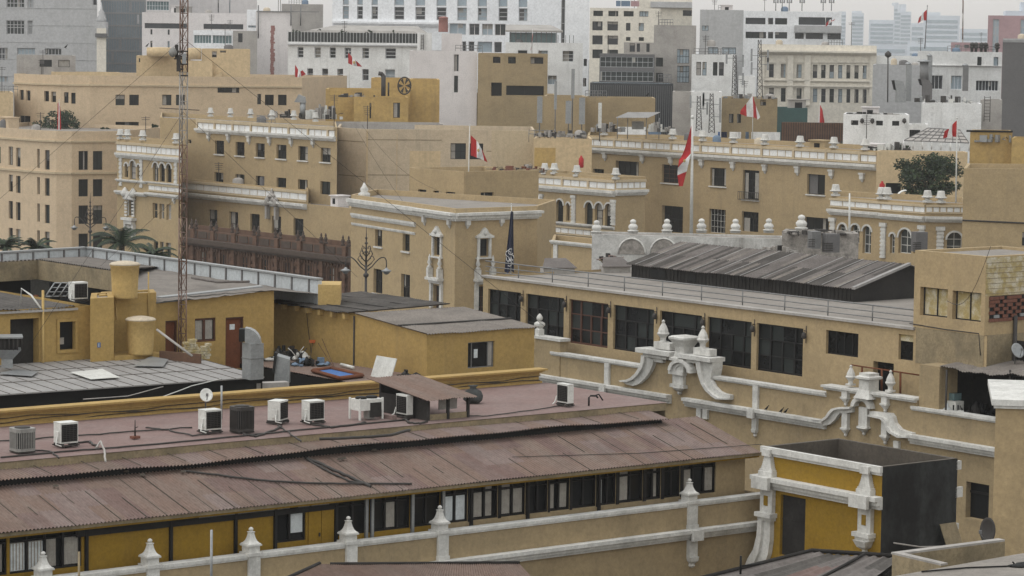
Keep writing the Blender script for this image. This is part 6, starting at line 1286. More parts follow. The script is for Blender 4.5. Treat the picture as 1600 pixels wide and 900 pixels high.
for i in range(4):
    j = (i + 1) % 4; q.poly([cs[i] + up, cs[j] + up, ins[j] + up, ins[i] + up], 1); q.poly([ins[i] + up, ins[j] + up, ins[j] + dn, ins[i] + dn], 1)
q.poly([p + dn for p in ins], 1); q.build('hollow_top', [M['tan'], M['dark_brown']], tw)
q = MB(); q.fbox(fT, hd[0], hd[1], hd[2], hd[3], -.16, -.12); q.fbox(fT, hd[0], hd[1], hd[2] + 1.25, hd[2] + 1.28, -.119, -.1); q.build('door', M['dark_wall'], tw)
zk = fT.z(1290, 762); zj = fT.z(1290, 779)
q = MB(); q.fbox(fT, -.35, uT + .02, ztp - .2, ztp + .012, .003, .14); q.fbox(fT, -.35, uT, ztp - .3, ztp - .201, .003, .07); q.build('coping', M['stone_white'], tw)
moulding('cornice', fT, -.6, uT + .05, zk + .05, zk - zj + .06, .38, tw)
def pil(x, full):
    u = fT.u(x, 760); q = MB()
    for k in range(8):      # flared upper part
        t0 = k / 8; w_ = .32 - .18 * t0 ** .6; z0 = zk + .05 + (ztp - .3 - zk - .05) * (.25 + .75 * t0); z1 = zk + .05 + (ztp - .3 - zk - .05) * (.25 + .75 * (t0 + .125)); q.fbox(fT, u - w_, u + w_, z0, z1 - .0005, .003, .12 + w_ * .3)
    q.fbox(fT, u - .34, u + .34, zk + .051, zk + .05 + (ztp - .3 - zk - .05) * .25 - .001, .003, .26); q.fbox(fT, u - .2, u + .2, ztp - .3, ztp - .05, .14, .24)
    q.fbox(fT, u - .42, u + .42, zj - .0, zk + .06, .38, .52)
    zz = zj - .01; q.fbox(fT, u - .30, u + .30, zz - .85, zz - .002, .003, .18); q.fbox(fT, u - .1, u + .1, zz - .6, zz - .25, .18, .2, 1); q.fbox(fT, u - .4, u + .4, zz - 1.0, zz - .851, .003, .36); q.fbox(fT, u - .34, u + .34, zz - 1.12, zz - 1.001, .003, .26)
    if not full: lathe4(q, fT.pt(u, zz - 1.6, .1), [(.02, 0), (.08, .07), (.06, .15), (.2, .25), (.3, .48)], RZA)
    else:
        pts0 = [(u - .26, zz - 1.12), (u - .3, zz - 1.7), (u - .45, zz - 2.2), (u - .75, zz - 2.6), (u - .95, zz - 3.0), (u - 1.05, zz - 3.4)]; pts1 = [(u + .26, zz - 1.12), (u + .26, zz - 1.8), (u + .18, zz - 2.3), (u - .05, zz - 2.8), (u - .2, zz - 3.1), (u - .3, zz - 3.4)]
        for i in range(5): q.fprism(fT, [pts0[i + 1], pts1[i + 1], pts1[i], pts0[i]], .003, .2); q.fprism(fT, [pts0[i + 1], ((pts0[i + 1][0] * .6 + pts1[i + 1][0] * .4), pts1[i + 1][1]), ((pts0[i][0] * .6 + pts1[i][0] * .4), pts1[i][1]), pts0[i]], .201, .32)
    q.build('pilaster', [M['stone_white'], M['mustard']], tw)
pil(1203, True); pil(1357, False)
q = MB(); fq2 = Fr(c2, -DB); q.fbox(fq2, .0, .12, zk - .3, zk + .05, -.05, .3); q.fbox(fq2, .0, .12, ztp - .4, ztp - .1, -.05, .2); q.fbox(fq2, .0, .12, zk - 1.4, zk - 1.2, -.05, .15); q.build('trim_stub', M['stone_white'], tw)
pb = fQ.pt(fQ.u(1474, 845), 0, 0); q = MB(); z_ = fQ.z(1474, 852); q.hexa([fQ.pt(u, z, o) for z, oo in ((z_, .5), (z_ + .78, .12)) for u, o in ((fQ.u(1463, 845), oo + .03), (fQ.u(1488, 845), oo + .03), (fQ.u(1488, 845), oo), (fQ.u(1463, 845), oo))]); tag(q.build('board', M['mould'], loc=pb + V((0, 0, z_))), 'dark brown board leaning on the tarred black wall', 'board')
q = MB(); q.tube([fQ.pt(fQ.u(1390, 846), fQ.z(1390, 847), .2), fQ.pt(fQ.u(1430, 852), fQ.z(1430, 853), .25), fQ.pt(fQ.u(1470, 852), fQ.z(1470, 852), .2)], .03, 6); tag(q.build('pipe', M['concrete'], loc=fQ.pt(1, z_, .2)), 'pale pipe along the foot of the black tower wall', 'pipe')
# ------------------------------------------------ nearest roofs along the bottom edge
rA = H(500, 882, 20.9); rB = H(812, 880, 20.9)
q = MB(); low = thing('near_roof', 'dark reddish corrugated roof cut by the bottom edge', 'roof', tuple(rA)); d_ = (rB - rA); bk = V((d_.y, -d_.x, 0)).normalized()
l0, l1 = rA + bk * 4 - V((0, 0, 1.0)) - d_.normalized() * 4, rB + bk * 4 - V((0, 0, 1.0)) + d_.normalized() * 1.2
q.corr(l0, l1, rA, rB, .11, .022, 0, 4, sag=.02, seed=12); q.build('roof_sheet', M['red_roof'], low); q = MB(); q.tube([rA + V((0, 0, .03)), rA + (l0 - rA) * .6 + V((0, 0, .04))], .05, 5); q.tube([rA + (rB - rA) * .05 + V((0, 0, .02)), rB + V((0, 0, .02))], .04, 5); q.build('ridge', M['dark_wall'], low)
q = MB(); q.poly([l0 - V((0, 0, .3)), l1 - V((0, 0, .3)), rB - V((0, 0, .3)), rA - V((0, 0, .3))]); q.poly([rA - V((0, 0, .02)), rB - V((0, 0, .02)), rB - V((0, 0, 9)), rA - V((0, 0, 9))]); q.build('ceiling_board', M['dark_wall'], low)
zq = 21.2; A0, A1, A2, A3 = H(1060, 915, zq - .3), H(1268, 863, zq), H(1409, 872, zq), H(1330, 930, zq - .3)
t = thing('near_roof', 'grey brown ribbed tin roof below the mustard tower', 'roof', tuple(A0)); q = MB(); q.corr(A0, A3, A1, A2, .42, .03, 0, 6, sag=.03, seed=3, sheets=(.84, 3, (0, 0, 1, 2))); q.build('roof_sheet', [M['tin_grey'], M['red_roof_b'], M['asbestos_dark']], t); q = MB(); q.tube([A0 + V((0, 0, .05)), A1 + V((0, 0, .05)), A2 + V((0, 0, .05))], .06, 5); q.tube([A0 * .3 + A3 * .7 + V((0, 0, .06)), A1 * .4 + A2 * .6 + V((0, 0, .06))], .04, 5); q.build('ridge', M['dark_wall'], t)
for p_, l_ in (((A1), A2),): q = MB(); q.hexa([v - V((0, 0, 6)) for v in (A0, A3, A2, A1)] + [v - V((0, 0, .12)) for v in (A0, A3, A2, A1)]); q.build('wall', M['dark_wall'], t)
q = MB(); pq = H(1157, 897, zq - .15); q.tube([pq, pq + V((0, 0, .45))], .03, 6); q.tube([pq + V((0, 0, .2)), pq + V((.6, .3, .22))], .02, 6); tag(q.build('pipe_stub', M['black'], loc=pq), 'black pipe stub standing on the ribbed tin roof', 'pipe')
zy = 21.6; b0, b1, b2, b3 = H(1402, 868, zy), H(1570, 846, zy), H(1592, 866, zy), H(1470, 884, zy)
t = thing('gutter_parapet', 'yellow parapet corner with a pale flat coping at the bottom right', 'parapet', tuple(b0)); q = MB()
for a, c in ((b0, b1), (b0, b3)):
    n_ = V(((c - a).y, -(c - a).x, 0)).normalized() * .22; n_ = n_ if n_.y < 0 else -n_
    q.hexa([a, c, c - n_, a - n_] + [v + V((0, 0, .05)) for v in (a, c, c - n_, a - n_)], 1); q.hexa([v - V((0, 0, 1.6)) for v in (a + n_ * .05, c + n_ * .05, c - n_ * .8, a - n_ * .8)] + [v - V((0, 0, .002)) for v in (a + n_ * .05, c + n_ * .05, c - n_ * .8, a - n_ * .8)], 0)
q.build('rim', [M['mould'], M['concrete']], t); q = MB(); q.poly([v - V((0, 0, .5)) for v in (b0, b3, b2, b1)]); q.build('floor', M['dark_wall'], t)
zf = 22.1; f0, f1, f2, f3 = H(1370, 905, zf), H(1588, 866, zf), H(1700, 850, zf), H(1700, 960, zf)
t = thing('near_roof', 'pale grey flat roof with a cable at the bottom right corner', 'roof', tuple(f0)); q = MB(); q.hexa([v - V((0, 0, .25)) for v in (f0, f3, f2, f1)] + [f0, f3, f2, f1]); q.build('slab', M['concrete_roof'], t); q = MB(); q.tube([H(1440, 893, zf + .03), H(1510, 887, zf + .03), H(1590, 884, zf + .03)], .02, 5); q.build('cable', M['black'], t)
q = MB(); q.hexa([v - V((0, 0, 8)) for v in (f0, f3, f2, f1)] + [v - V((0, 0, .252)) for v in (f0, f3, f2, f1)]); q.build('wall', M['tan'], t)
jk('clutter', 'small black lump lying on the pale flat roof at the corner', H(1596, 885, zf), .35, .2, ['black'], 8, 4)
ww = Bld('cream_wing', 'plain cream wing with a white coping at the right edge', [P(1556, 630, 84), P(1556, 630, 84) + hdir(-8) * 6], z0=10, mat='cream', back=6, par=.05, roof='concrete_roof', backdir=60)
q = MB(); fr = ww.fr[0]; q.fbox(fr, -.12, 6.1, ww.z1 - .05, ww.z1 + .13, -5, .16); q.fbox(fr, -.06, 6, ww.z1 - .14, ww.z1 - .051, .003, .1); q.build('coping', M['stone_white'], ww.root); ww.finish()
dish('dark satellite dish beside the cream wing at the bottom right', P(1546, 829, 83), .36, math.radians(-118), .1, 'dark_metal', mast=.45)
# ================================================================== yellow roof-top compound, left
ZTN = 20.2
def poly_on(q, pts, z, m=0): q.poly([H(x, y, z) for x, y in pts], m)
# zinc roof
t0, t1 = H(-60, 620.5, ZTN), H(413, 588.5, ZTN); t3 = H(283, 552.5, ZTN + .25); t2 = t3 + (t0 - t1)
tin = thing('tin_roof', 'grey standing seam tin roof over a black void at the left', 'roof', tuple((t0 + t1) / 2)); q = MB(); q.hexa([v - V((0, 0, .05)) for v in (t0, t1, t3, t2)] + [t0, t1, t3, t2]); q.build('roof_sheet', M['zinc'], tin)
q = MB(); n = 20; nn = V((0, 0, 1))
for k in range(n + 1):
    a, c = t0 + (t1 - t0) * k / n, t2 + (t3 - t2) * k / n; e = (t1 - t0).normalized() * .016; q.hexa([a - e, a + e, c + e, c - e] + [v + nn * .014 for v in (a - e, a + e, c + e, c - e)])
for f_ in (.36, .7): a, c = t0 + (t2 - t0) * f_, t1 + (t3 - t1) * f_; e = (t2 - t0).normalized() * .02; q.hexa([a - e, c - e, c + e, a + e] + [v + nn * .02 for v in (a - e, c - e, c + e, a + e)])
q.build('seam', M['dark_brown'], tin)
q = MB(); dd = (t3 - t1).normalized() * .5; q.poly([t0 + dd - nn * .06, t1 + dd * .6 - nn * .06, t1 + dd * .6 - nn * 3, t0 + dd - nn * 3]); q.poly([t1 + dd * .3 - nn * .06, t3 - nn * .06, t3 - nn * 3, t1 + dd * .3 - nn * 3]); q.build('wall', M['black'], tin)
for k, (pts, lb) in enumerate((([(208, 572), (235, 557), (263, 562), (255, 573)], 'clean pale metal patch sheet lying on the tin roof'), ([(110, 582), (160, 577), (187, 590), (142, 593)], 'scraped white patch sheet in the middle of the tin roof'), ([(-5, 584), (25, 578), (60, 581), (50, 588)], 'pale patch sheet at the left end of the tin roof'))):
    def on(x, y): return onp(x, y, t0 + nn * .07, (t1 - t0).cross(t2 - t0).normalized())
    ps = [on(*p) for p in pts]; q = MB(); q.hexa(ps + [v + nn * .02 for v in ps]); tag(q.build('metal_patch', M['ac_white'] if k == 1 else M['galv'], loc=ps[0]), lb, 'patch')
q = MB(); a, c = H(287, 604, 19.9), H(452, 597, 19.9); f_ = Fr(a, c - a); q.fbox(f_, 0, (c - a).length, 19.2, 19.9, -.5, 0); tag(q.build('concrete_ledge', M['concrete'], loc=a), 'low grey concrete ledge between the tin roof and the yellow parapet', 'ledge')
strand('pale wire looping in front of the black void under the tin roof', [H(130, 624, 19.9), H(200, 619, 20), H(255, 604, 20.1)], .02, 'concrete', wob=.01, sub=3)
strand('white wire rising across the black void to the ledge', [H(255, 620, 19.9), H(300, 603, 20.1), H(345, 592, 20.3)], .02, 'ac_white', wob=.01, sub=3)

# walls of the compound
fL = Fr(H(61, 570, 20.35), DA); zl = (fL.z(0, 487) + fL.z(139, 475.5)) / 2
yw = thing('yellow_house', 'yellow roof house with a tall dark doorway and one window at the left', 'building', tuple(fL.pt(0, 18, -3))); ua, ub = fL.u(-60, 530), fL.u(142, 530)
hd = [(fL.u(16, 530), fL.u(61, 530), 20.0, fL.z(38, 498), .5), (fL.u(92.5, 525), fL.u(117, 525), fL.z(105, 546.5), fL.z(105, 502.5), .2)]
q = MB(); wall(q, fL, ua, ub, 18, zl, hd); q.poly([fL.pt(ub, 18, 0), fL.pt(ub, zl, 0), fL.pt(ub, zl, -8), fL.pt(ub, 18, -8)]); q.build('wall', M['ochre'], yw)
q = MB(); q.fbox(fL, *hd[0][:4], -.6, -.5); q.build('door', M['dark_wall'], yw); q = MB(); q.fbox(fL, *hd[1][:4], -.26, -.2); o = q.build('window', M['glass'], yw)
q = MB(); u0, u1, z0, z1 = hd[1][:4]
for a, c, e, g_ in ((u0 - .12, u0 - .002, z0 - .12, z1 + .12), (u1 + .002, u1 + .12, z0 - .12, z1 + .12), (u0, u1, z1 + .002, z1 + .12), (u0, u1, z0 - .12, z0 - .002)): q.fbox(fL, a, c, e, g_, .003, .06)
q.build('surround', M['ochre'], o); q = MB(); q.fbox(fL, u0 + .05, u0 + .32, z0 + .22, z0 + .5, -.19, -.18); q.build('cloth', M['curtain'], o)
q = MB(); q.tube([fL.pt(fL.u(65, 520), 19, .12), fL.pt(fL.u(65, 520), zl + .75, .12)], .055, 8); q.build('downpipe', M['tank_ochre'], yw)
q = MB(); q.corr(fL.pt(ua, zl - .02, .15), fL.pt(ub - .8, zl - .02, .15), fL.pt(ua, zl + .1, -9), fL.pt(ub - .8, zl + .1, -9), .18, .03, 0, 4, sag=.04, seed=6); q.build('roof', M['asbestos_dark'], yw)
q = MB(); q.fbox(fL, ua, ub - .7, zl - .14, zl - .05, .1, .17); q.build('roof_edge', M['concrete'], yw)
q = MB(); q.tube([fL.pt(fL.u(50, 470), zl + .0, -1), fL.pt(fL.u(52, 470), zl + .75, -1), fL.pt(fL.u(58, 470), zl + .5, -.5), fL.pt(fL.u(62, 470), zl, .1)], .04, 6); q.build('pipe', M['ac_white'], yw)
tag(yw)
b = Bld('tank_tower', 'yellow block carrying the upper round water tank', chain(141, 466.5, fL.pt(ub, 0).y - .9, (178, 'A')), mat='ochre', back=2.5, z0=17, par=.08, roof='concrete'); b.addwin(0, b.len[0] * .3, b.len[0] * .42, b.z1 - 2.05, b.z1 - 1.85, 1, 1, 'paper', 'blue', fw=.02, dep=.02); b.finish(); tt = b
fK = Fr(b.fr[0].pt(b.len[0], 0, 0), DA); u9 = fK.u(244, 510)
b2 = Bld('tank_tower', 'yellow recessed block behind the lower round water tank', [V((*fK.pt(0.01, 0, -1.3).xy, b.z1 - .02)), V((*fK.pt(fK.u(244, 510, -1.3), 0, -1.3).xy, b.z1 - .02))], mat='ochre', back=1.6, z0=17, par=.08, roof='concrete')
b2.finish()
zlow = P(219, 553, fK.pt(.8, 0, -.6).y).z
q = MB(); q.fbox(fK, .01, u9 + .3, 17, zlow, -1.29, .1); tag(q.build('tank_ledge', M['ochre'], loc=fK.pt(.5, 17, 0)), 'yellow ledge on which the lower round water tank stands', 'ledge')
tank('round ochre water tank with a domed lid on top of the yellow block', 195, 465.5, fK.pt(.2, 0, -1.7).y, 47, 58, 'tank_ochre', 'tank_lid', taper=.84)
tank('lower round ochre water tank standing in the recess of the yellow block', 219.5, 553.5, fK.pt(.8, 0, -.55).y, 47, 60, 'tank_ochre', 'tank_lid', taper=.84)
q = MB(); a = fK.pt(.02, 0, -1.2)
pts = [(180, 470), (183, 500), (178, 502), (178, 548)]; q.tube([onp(x, y, fK.o - fK.n * 1.25, fK.n) for x, y in pts], .03, 6); q.tube([onp(x, y, fK.o - fK.n * 1.25, fK.n) for x, y in ((232, 425), (232, 500))], .03, 6); tag(q.build('pipe', M['tank_ochre'], loc=a), 'thin ochre water pipes running down from the upper tank', 'pipe')
# long wall with doors
fM = Fr(P(243, 474, 121), DA); zA = fM.z(243, 474.5); zB = fM.z(425, 454); uM = fM.u(428, 480)
lw = thing('yellow_house', 'long yellow roof house with two red doors and a curtained window', 'building', tuple(fM.pt(2, 18, -3)))
hs = [(fM.u(258.5, 520), fM.u(277, 520), 19.5, fM.z(268, 501), .15), (fM.u(304.5, 515), fM.u(337, 515), fM.z(320, 534), fM.z(320, 497), .15), (fM.u(352.5, 520), fM.u(380.5, 520), 19.5, fM.z(366, 495.5), .15)]
zc = min(zA, zB) - .25; q = MB(); wall(q, fM, 0, uM, 17.5, zc, hs); q.poly([fM.pt(0, zc), fM.pt(uM, zc), fM.pt(uM, zB), fM.pt(0, zA)]); q.build('wall', M['ochre'], lw)
for k in (0, 2): q = MB(); q.fbox(fM, *hs[k][:4], -.2, -.15); d = q.build('door', M['door_red'], lw); u0, u1, z0, z1 = hs[k][:4]; q = MB(); [q.fbox(fM, a, c, z0, z1, -.149, -.05) for a, c in ((u0, u0 + .06), (u1 - .06, u1))]; q.fbox(fM, u0, u1, z1 - .07, z1, -.149, -.045); q.build('frame', M['frame_brown'], d)
q = MB(); u = fM.u(365.5, 511); q.fbox(fM, u - .13, u + .13, fM.z(365, 515.5), fM.z(365, 507), -.149, -.14); q.build('notice', M['paper'], d)
u0, u1, z0, z1 = hs[1][:4]; q = MB(); q.fbox(fM, u0, u1, z0, z1, -.2, -.15); o = q.build('window', M['glass'], lw); q = MB()
for t in (0, .48, 1): u = u0 + (u1 - u0) * t; q.fbox(fM, max(u0, u - .05), min(u1, u + .05), z0, z1, -.149, -.06)
for z in (z0, z1 - .08): q.fbox(fM, u0, u1, z, z + .08, -.149, -.055)
q.build('frame', M['frame_brown'], o); 
for t in (.06, .54): q = MB(); a, c = u0 + (u1 - u0) * t, u0 + (u1 - u0) * (t + .38); q.add([fM.pt(a + (c - a) * i / 9, z, -.13 + .015 * math.sin(i * 2)) for i in range(10) for z in (z0 + .1, z1 - .1)], [[2 * i, 2 * i + 2, 2 * i + 3, 2 * i + 1] for i in range(9)], 0, True); q.build('curtain', M['curtain'], o)
ZP = 23.15; pL, pC, pR = H(-60, 399.5, ZP), H(135, 388, ZP), H(497, 437.5, ZP)
q = MB(); a0, a1 = fM.pt(-1.5, zA + .02, .25), fM.pt(uM, zB + .02, .25); b0_, b1_ = V((*pC.xy, ZP - .5)), V((*pR.xy, ZP - .62))
q.corr(a0, a1, b0_, b1_, .6, .015, 0, 6, sag=.03, seed=2); q.build('roof', M['red_flat'] if 0 else M['asbestos'], lw)
q = MB(); a, c = fM.pt(uM * .15, zA + .1, -1.0), fM.pt(uM * .95, zB + .12, -.4); q.hexa([a, c, c + fM.d * .1 - fM.n * .45, a - fM.n * .45] + [v + nn * .06 for v in (a, c, c + fM.d * .1 - fM.n * .45, a - fM.n * .45)]); q.build('gutter', M['galv'], lw)
strand('tangle of old boards and wire lying on the pale roof by the mast', [H(300, 434, 22.95), H(340, 441, 22.95), H(390, 440, 22.95)], .06, 'tin_grey', 'scrap', 'scrap', seed=12)
# upper-left wing with stained fascia
wz = 23.35; w_ = thing('yellow_house', 'low yellow wing with a stained fascia over dark openings', 'building', tuple(P(60, 440, 133)))
g0, g1 = P(-60, 411.5, 130.5), P(59.5, 405, 133.5); z_ = g1.z; g2 = H(176, 422, z_); g0 = H(-60, 411.5, z_)
for a, c in ((g0, g1), (g1, g2)):
    f_ = Fr(a, c - a); L = (c - a).length; q = MB(); q.fbox(f_, 0, L - .01, z_ - .95, z_ - .05, -.25, 0); q.build('fascia', M['mould'], w_)
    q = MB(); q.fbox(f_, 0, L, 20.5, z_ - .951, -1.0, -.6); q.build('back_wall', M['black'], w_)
q = MB(); cR = V((*pC.xy, ZP - .45)); cL = V((*pL.xy, ZP - .45)); q.corr(g0 + nn * -.02, g1 + nn * -.02, cL, cR, .22, .04, 0, 4, seed=4); q.corr(g1, g2, cR, cR + (g2 - g1), .22, .04, 0, 4, seed=5); q.build('roof', M['asbestos'], w_)
for x in (4, 22, 42, 56): q = MB(); p = H(x, 462, 22.4); q.fbox(Fr(p, DA), -.08, .08, 21, z_ - .95, -.1, .1); q.build('post', M['door_red'], w_)
# white and blue parapet
for k, (a, c, lb) in enumerate(((pL, pC, 'pale blue panelled low parapet with a metal rail, left stretch'), (pC, pR, 'long pale blue panelled parapet with dark posts behind the mast'))):
    f_ = Fr(a, c - a); L = (c - a).length; t = thing('parapet', lb, 'parapet', tuple(a), group=None); q = MB(); q.fbox(f_, 0, L, ZP - 3, ZP - .03, -.2, 0); q.build('wall', M['panel_blue'], t); q = MB(); q.fbox(f_, -.02, L, ZP, ZP + .08, -.26, .08); q.build('rail', M['galv'], t)
    n = 8 if k == 0 else 15
    for j in range(n): q = MB(); q.fbox(f_, L * (j + .5) / n - .045, L * (j + .5) / n + .045, ZP - .7, ZP - .001, .003, .05); q.build('post', M['grey_dark'], t)
q = MB(); p = H(497, 438, ZP); f_ = Fr(p, hdir(2)); q.fbox(f_, 0, f_.u(532, 440), 19, ZP - .2, -2, 0); tag(q.build('yellow_pier', M['tank_ochre'], loc=p), 'plain yellow pier closing the end of the pale blue parapet', 'pier')
# yellow house with corrugated roofs
cY = P(667, 521, 119.5); fY = Fr(cY, DB); fY2 = Fr(cY, DA); zy = cY.z
uh, uf = fY.u(555, 500), fY.u(421, 480); uR_ = fY2.u(835, 520)
zh = fY.z(555, 490); zf_ = fY.z(421, 469)
yh = thing('yellow_house', 'yellow roof house with a grey corrugated roof and a dark sliding window', 'building', tuple(fY.pt(-2, 18, -3)))
q = MB(); q.poly([fY.pt(uh, 17, 0), fY.pt(0, 17, 0), fY.pt(0, zy, 0), fY.pt(uh, zh, 0)])
hw = [(fY2.u(731, 555), fY2.u(772.5, 555), fY2.z(751, 574.5), fY2.z(751, 534), .14)]; wall(q, fY2, 0, uR_, 17, zy - .03, hw); q.build('wall', M['ochre'], yh)
u0, u1, z0, z1 = hw[0][:4]; q = MB(); q.fbox(fY2, u0, u1, z0, z1, -.2, -.14); o = q.build('window', M['glass'], yh); q = MB()
for a, c in ((u0, u0 + .04), (u0 + .24, u0 + .28), (u1 - .32, u1 - .28), (u1 - .04, u1)): q.fbox(fY2, a, c, z0, z1, -.139, -.09)
q.fbox(fY2, u0, u1, z0, z0 + .04, -.139, -.085); q.fbox(fY2, u0, u1, z1 - .04, z1, -.139, -.085); q.build('frame', M['steel'], o); q = MB(); q.fbox(fY2, u0 + .42, u0 + .62, z0 + .42, z1 - .32, -.139, -.13); q.build('notice', M['paper'], o); q = MB(); q.fbox(fY2, u1 - .27, u1 - .05, z0 + .05, z1 - .05, -.139, -.132); q.build('pane', M['concrete'], o)
wk = (fY.o + fY.d * uh - fY2.o).dot(-fY2.n); ov = .15; uRe = uR_ + .2
q = MB(); q.corr(fY2.pt(-.12, zy - .02, ov), fY2.pt(uRe, zy - .02, ov), fY2.pt(-.12, zh + .02, -wk), fY2.pt(uRe, zh + .02, -wk), .15, .028, 0, 6, sag=.015, seed=3); q.build('roof', M['asbestos'], yh)
q = MB(); a = .25; q.hexa([fY2.pt(u, zy - .02 + (zh - zy + .04) * t + d_, ov - (wk + ov) * t) for d_ in (.03, .06) for u, t in ((-.1, .36), (uRe, .36), (uRe, .39), (-.1, .39))]); q.build('sheet_lap', M['dark_wall'], yh)
yb_ = thing('yellow_house', 'yellow roof house with a dark lapped corrugated roof on timber ends', 'building', tuple(fY.pt(uf, 18, -3))); zt_ = (zh + zf_) / 2 - .1
q = MB(); q.poly([fY.pt(uf, 17, -.02), fY.pt(uh, 17, -.02), fY.pt(uh, zt_, -.02), fY.pt(uf, zt_, -.02)]); q.poly([fY.pt(uf, 17, -.02), fY.pt(uf, zt_, -.02), fY.pt(uf, zt_, -6), fY.pt(uf, 17, -6)]); q.build('wall', M['ochre'], yb_)
zr1 = zt_ + .12
q = MB(); q.corr(fY.pt(uf - .1, zr1, .3), fY.pt(uh - .05, zr1, .3), fY.pt(uf - .1, zr1 + .15, -5.2), fY.pt(uh - .05, zr1 + .15, -5.2), .16, .03, 0, 6, sag=.03, seed=5); q.build('roof', M['asbestos_dark'], yb_)
q = MB()
for k in range(4): w0 = .3 - 1.4 * k; q.hexa([fY.pt(u, zr1 + .03 + .02 * k + d_ + .0, w) for d_ in (.03, .055) for u, w in ((uf, w0 - .9), (uh - .1, w0 - 1.0), (uh - .1, w0 - 1.05), (uf, w0 - .95))])
q.build('sheet_lap', M['dark_wall'], yb_)
for k in range(7): q = MB(); u = uf + (uh - uf) * (k + .4) / 7; q.fbox(fY, u - .09, u + .09, zt_ - .18, zt_ + .05, -.02, .22); q.build('beam_end', M['tank_ochre'], yb_)
q = MB(); q.tube([fY.pt(uh - .03, 17.5, .04), fY.pt(uh - .03, zh - .1, .04)], .04, 6); q.build('downpipe', M['dark_metal'], yb_)
q = MB(); pts = [(479, 488), (481, 510), (484, 535), (486, 552)]; q.tube([onp(x, y, fY.o + fY.n * .03, fY.n) for x, y in pts], .012, 5); q.build('cable', M['dark_metal'], yb_)
# red terrace roof with skylight and clutter
ZR = 19.75; r0, r1 = H(325, 557, ZR), H(548, 598, ZR); r2, r3 = H(690, 592, ZR), H(400, 548, ZR)
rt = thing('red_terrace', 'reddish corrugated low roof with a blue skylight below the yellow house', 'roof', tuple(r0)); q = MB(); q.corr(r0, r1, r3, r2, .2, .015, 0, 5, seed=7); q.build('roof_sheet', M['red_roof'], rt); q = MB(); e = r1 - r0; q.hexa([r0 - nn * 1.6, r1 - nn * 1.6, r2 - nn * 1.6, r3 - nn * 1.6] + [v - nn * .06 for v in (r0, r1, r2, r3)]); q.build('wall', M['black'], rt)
sk = [H(x, y, ZR + .06) for x, y in ((488, 581), (531, 593), (567, 588.5), (518, 577.5))]; t = thing('skylight', 'blue skylight with a red timber frame on the red terrace', 'skylight', tuple(sk[0])); q = MB()
for i in range(4): q.tube([sk[i] + nn * .05, sk[(i + 1) % 4] + nn * .05], .09, 4)
q.build('frame', M['door_red'], t); q = MB(); q.poly([v + nn * .03 for v in sk]); q.build('glazing', M['blue'], t)
sky_ = lambda x, y, z=ZR + .02: H(x, y, z)
jk('clutter', 'tangle of old exercise bikes and black handlebars by the yellow wall', sky_(448, 562), 1.6, .95, ['black', 'dark_metal', 'ac_white'], 14, 8, 'clutter')
jk('clutter', 'heap of dark cloth with a blue rag at the foot of the yellow wall', sky_(485, 571), 1.5, .55, ['dark_wall', 'black', 'laundry_blue'], 12, 9, 'clutter')
jk('clutter', 'stacked orange and pale boxes beside the bent duct', sky_(366, 560), 1.3, .35, ['orange', 'concrete', 'laundry_blue'], 7, 10, 'clutter')
jk('clutter', 'small black chair frames lying right of the white board', sky_(638, 590), .9, .45, ['black', 'dark_metal'], 9, 15, 'clutter')
jk('clutter', 'white bags and papers left of the dented metal box', sky_(418, 563), .7, .45, ['ac_white', 'paper', 'dark_wall'], 7, 16, 'clutter')
t = thing('broom', 'orange broom leaning bristles up against the yellow wall', 'broom', tuple(sky_(484, 570))); q = MB(); b0 = sky_(484, 569); b1 = onp(488, 536, fY.o + fY.n * .08, fY.n); q.tube([b0, b1], .015, 5); q.build('handle', M['dark_metal'], t); q = MB(); q.hexa([b1 + V((x, y, z)) for z, s_ in ((0, .11), (.14, .15)) for x, y in ((-s_, -.03), (s_, -.03), (s_, .03), (-s_, .03))]); q.build('brush', M['orange'], t)
for k, (x0, y0, x1, y1, lb) in enumerate(((522, 573, 503, 529, 'longer thin stick leaning on the yellow wall'), (520, 573, 497, 536, 'shorter thin stick leaning on the yellow wall'))): q = MB(); a = sky_(x0, y0); q.tube([a, onp(x1, y1, fY.o + fY.n * .06, fY.n)], .014, 5); tag(q.build('stick', M['wood'], loc=a), lb, 'stick', 'sticks leaning on the yellow wall')
p = sky_(606, 589); f_ = Fr(p, DB); q = MB(); q.hexa([f_.pt(u, z, o) for z, o0 in ((ZR, .35), (ZR + .86, .05)) for u, o in ((f_.u(591, 575), o0 + .04), (f_.u(622, 578), o0 + .04), (f_.u(622, 578), o0), (f_.u(591, 575), o0))]); tag(q.build('board', M['ac_white'], loc=p), 'white stained board leaning against the yellow house', 'board')
q = MB(); a = sky_(533, 573); q.tube([a + nn * .1, sky_(552, 578) + nn * .1], .07, 8); tag(q.build('pipe', M['ac_white'], loc=a), 'short white plastic pipe lying on the red terrace', 'pipe')
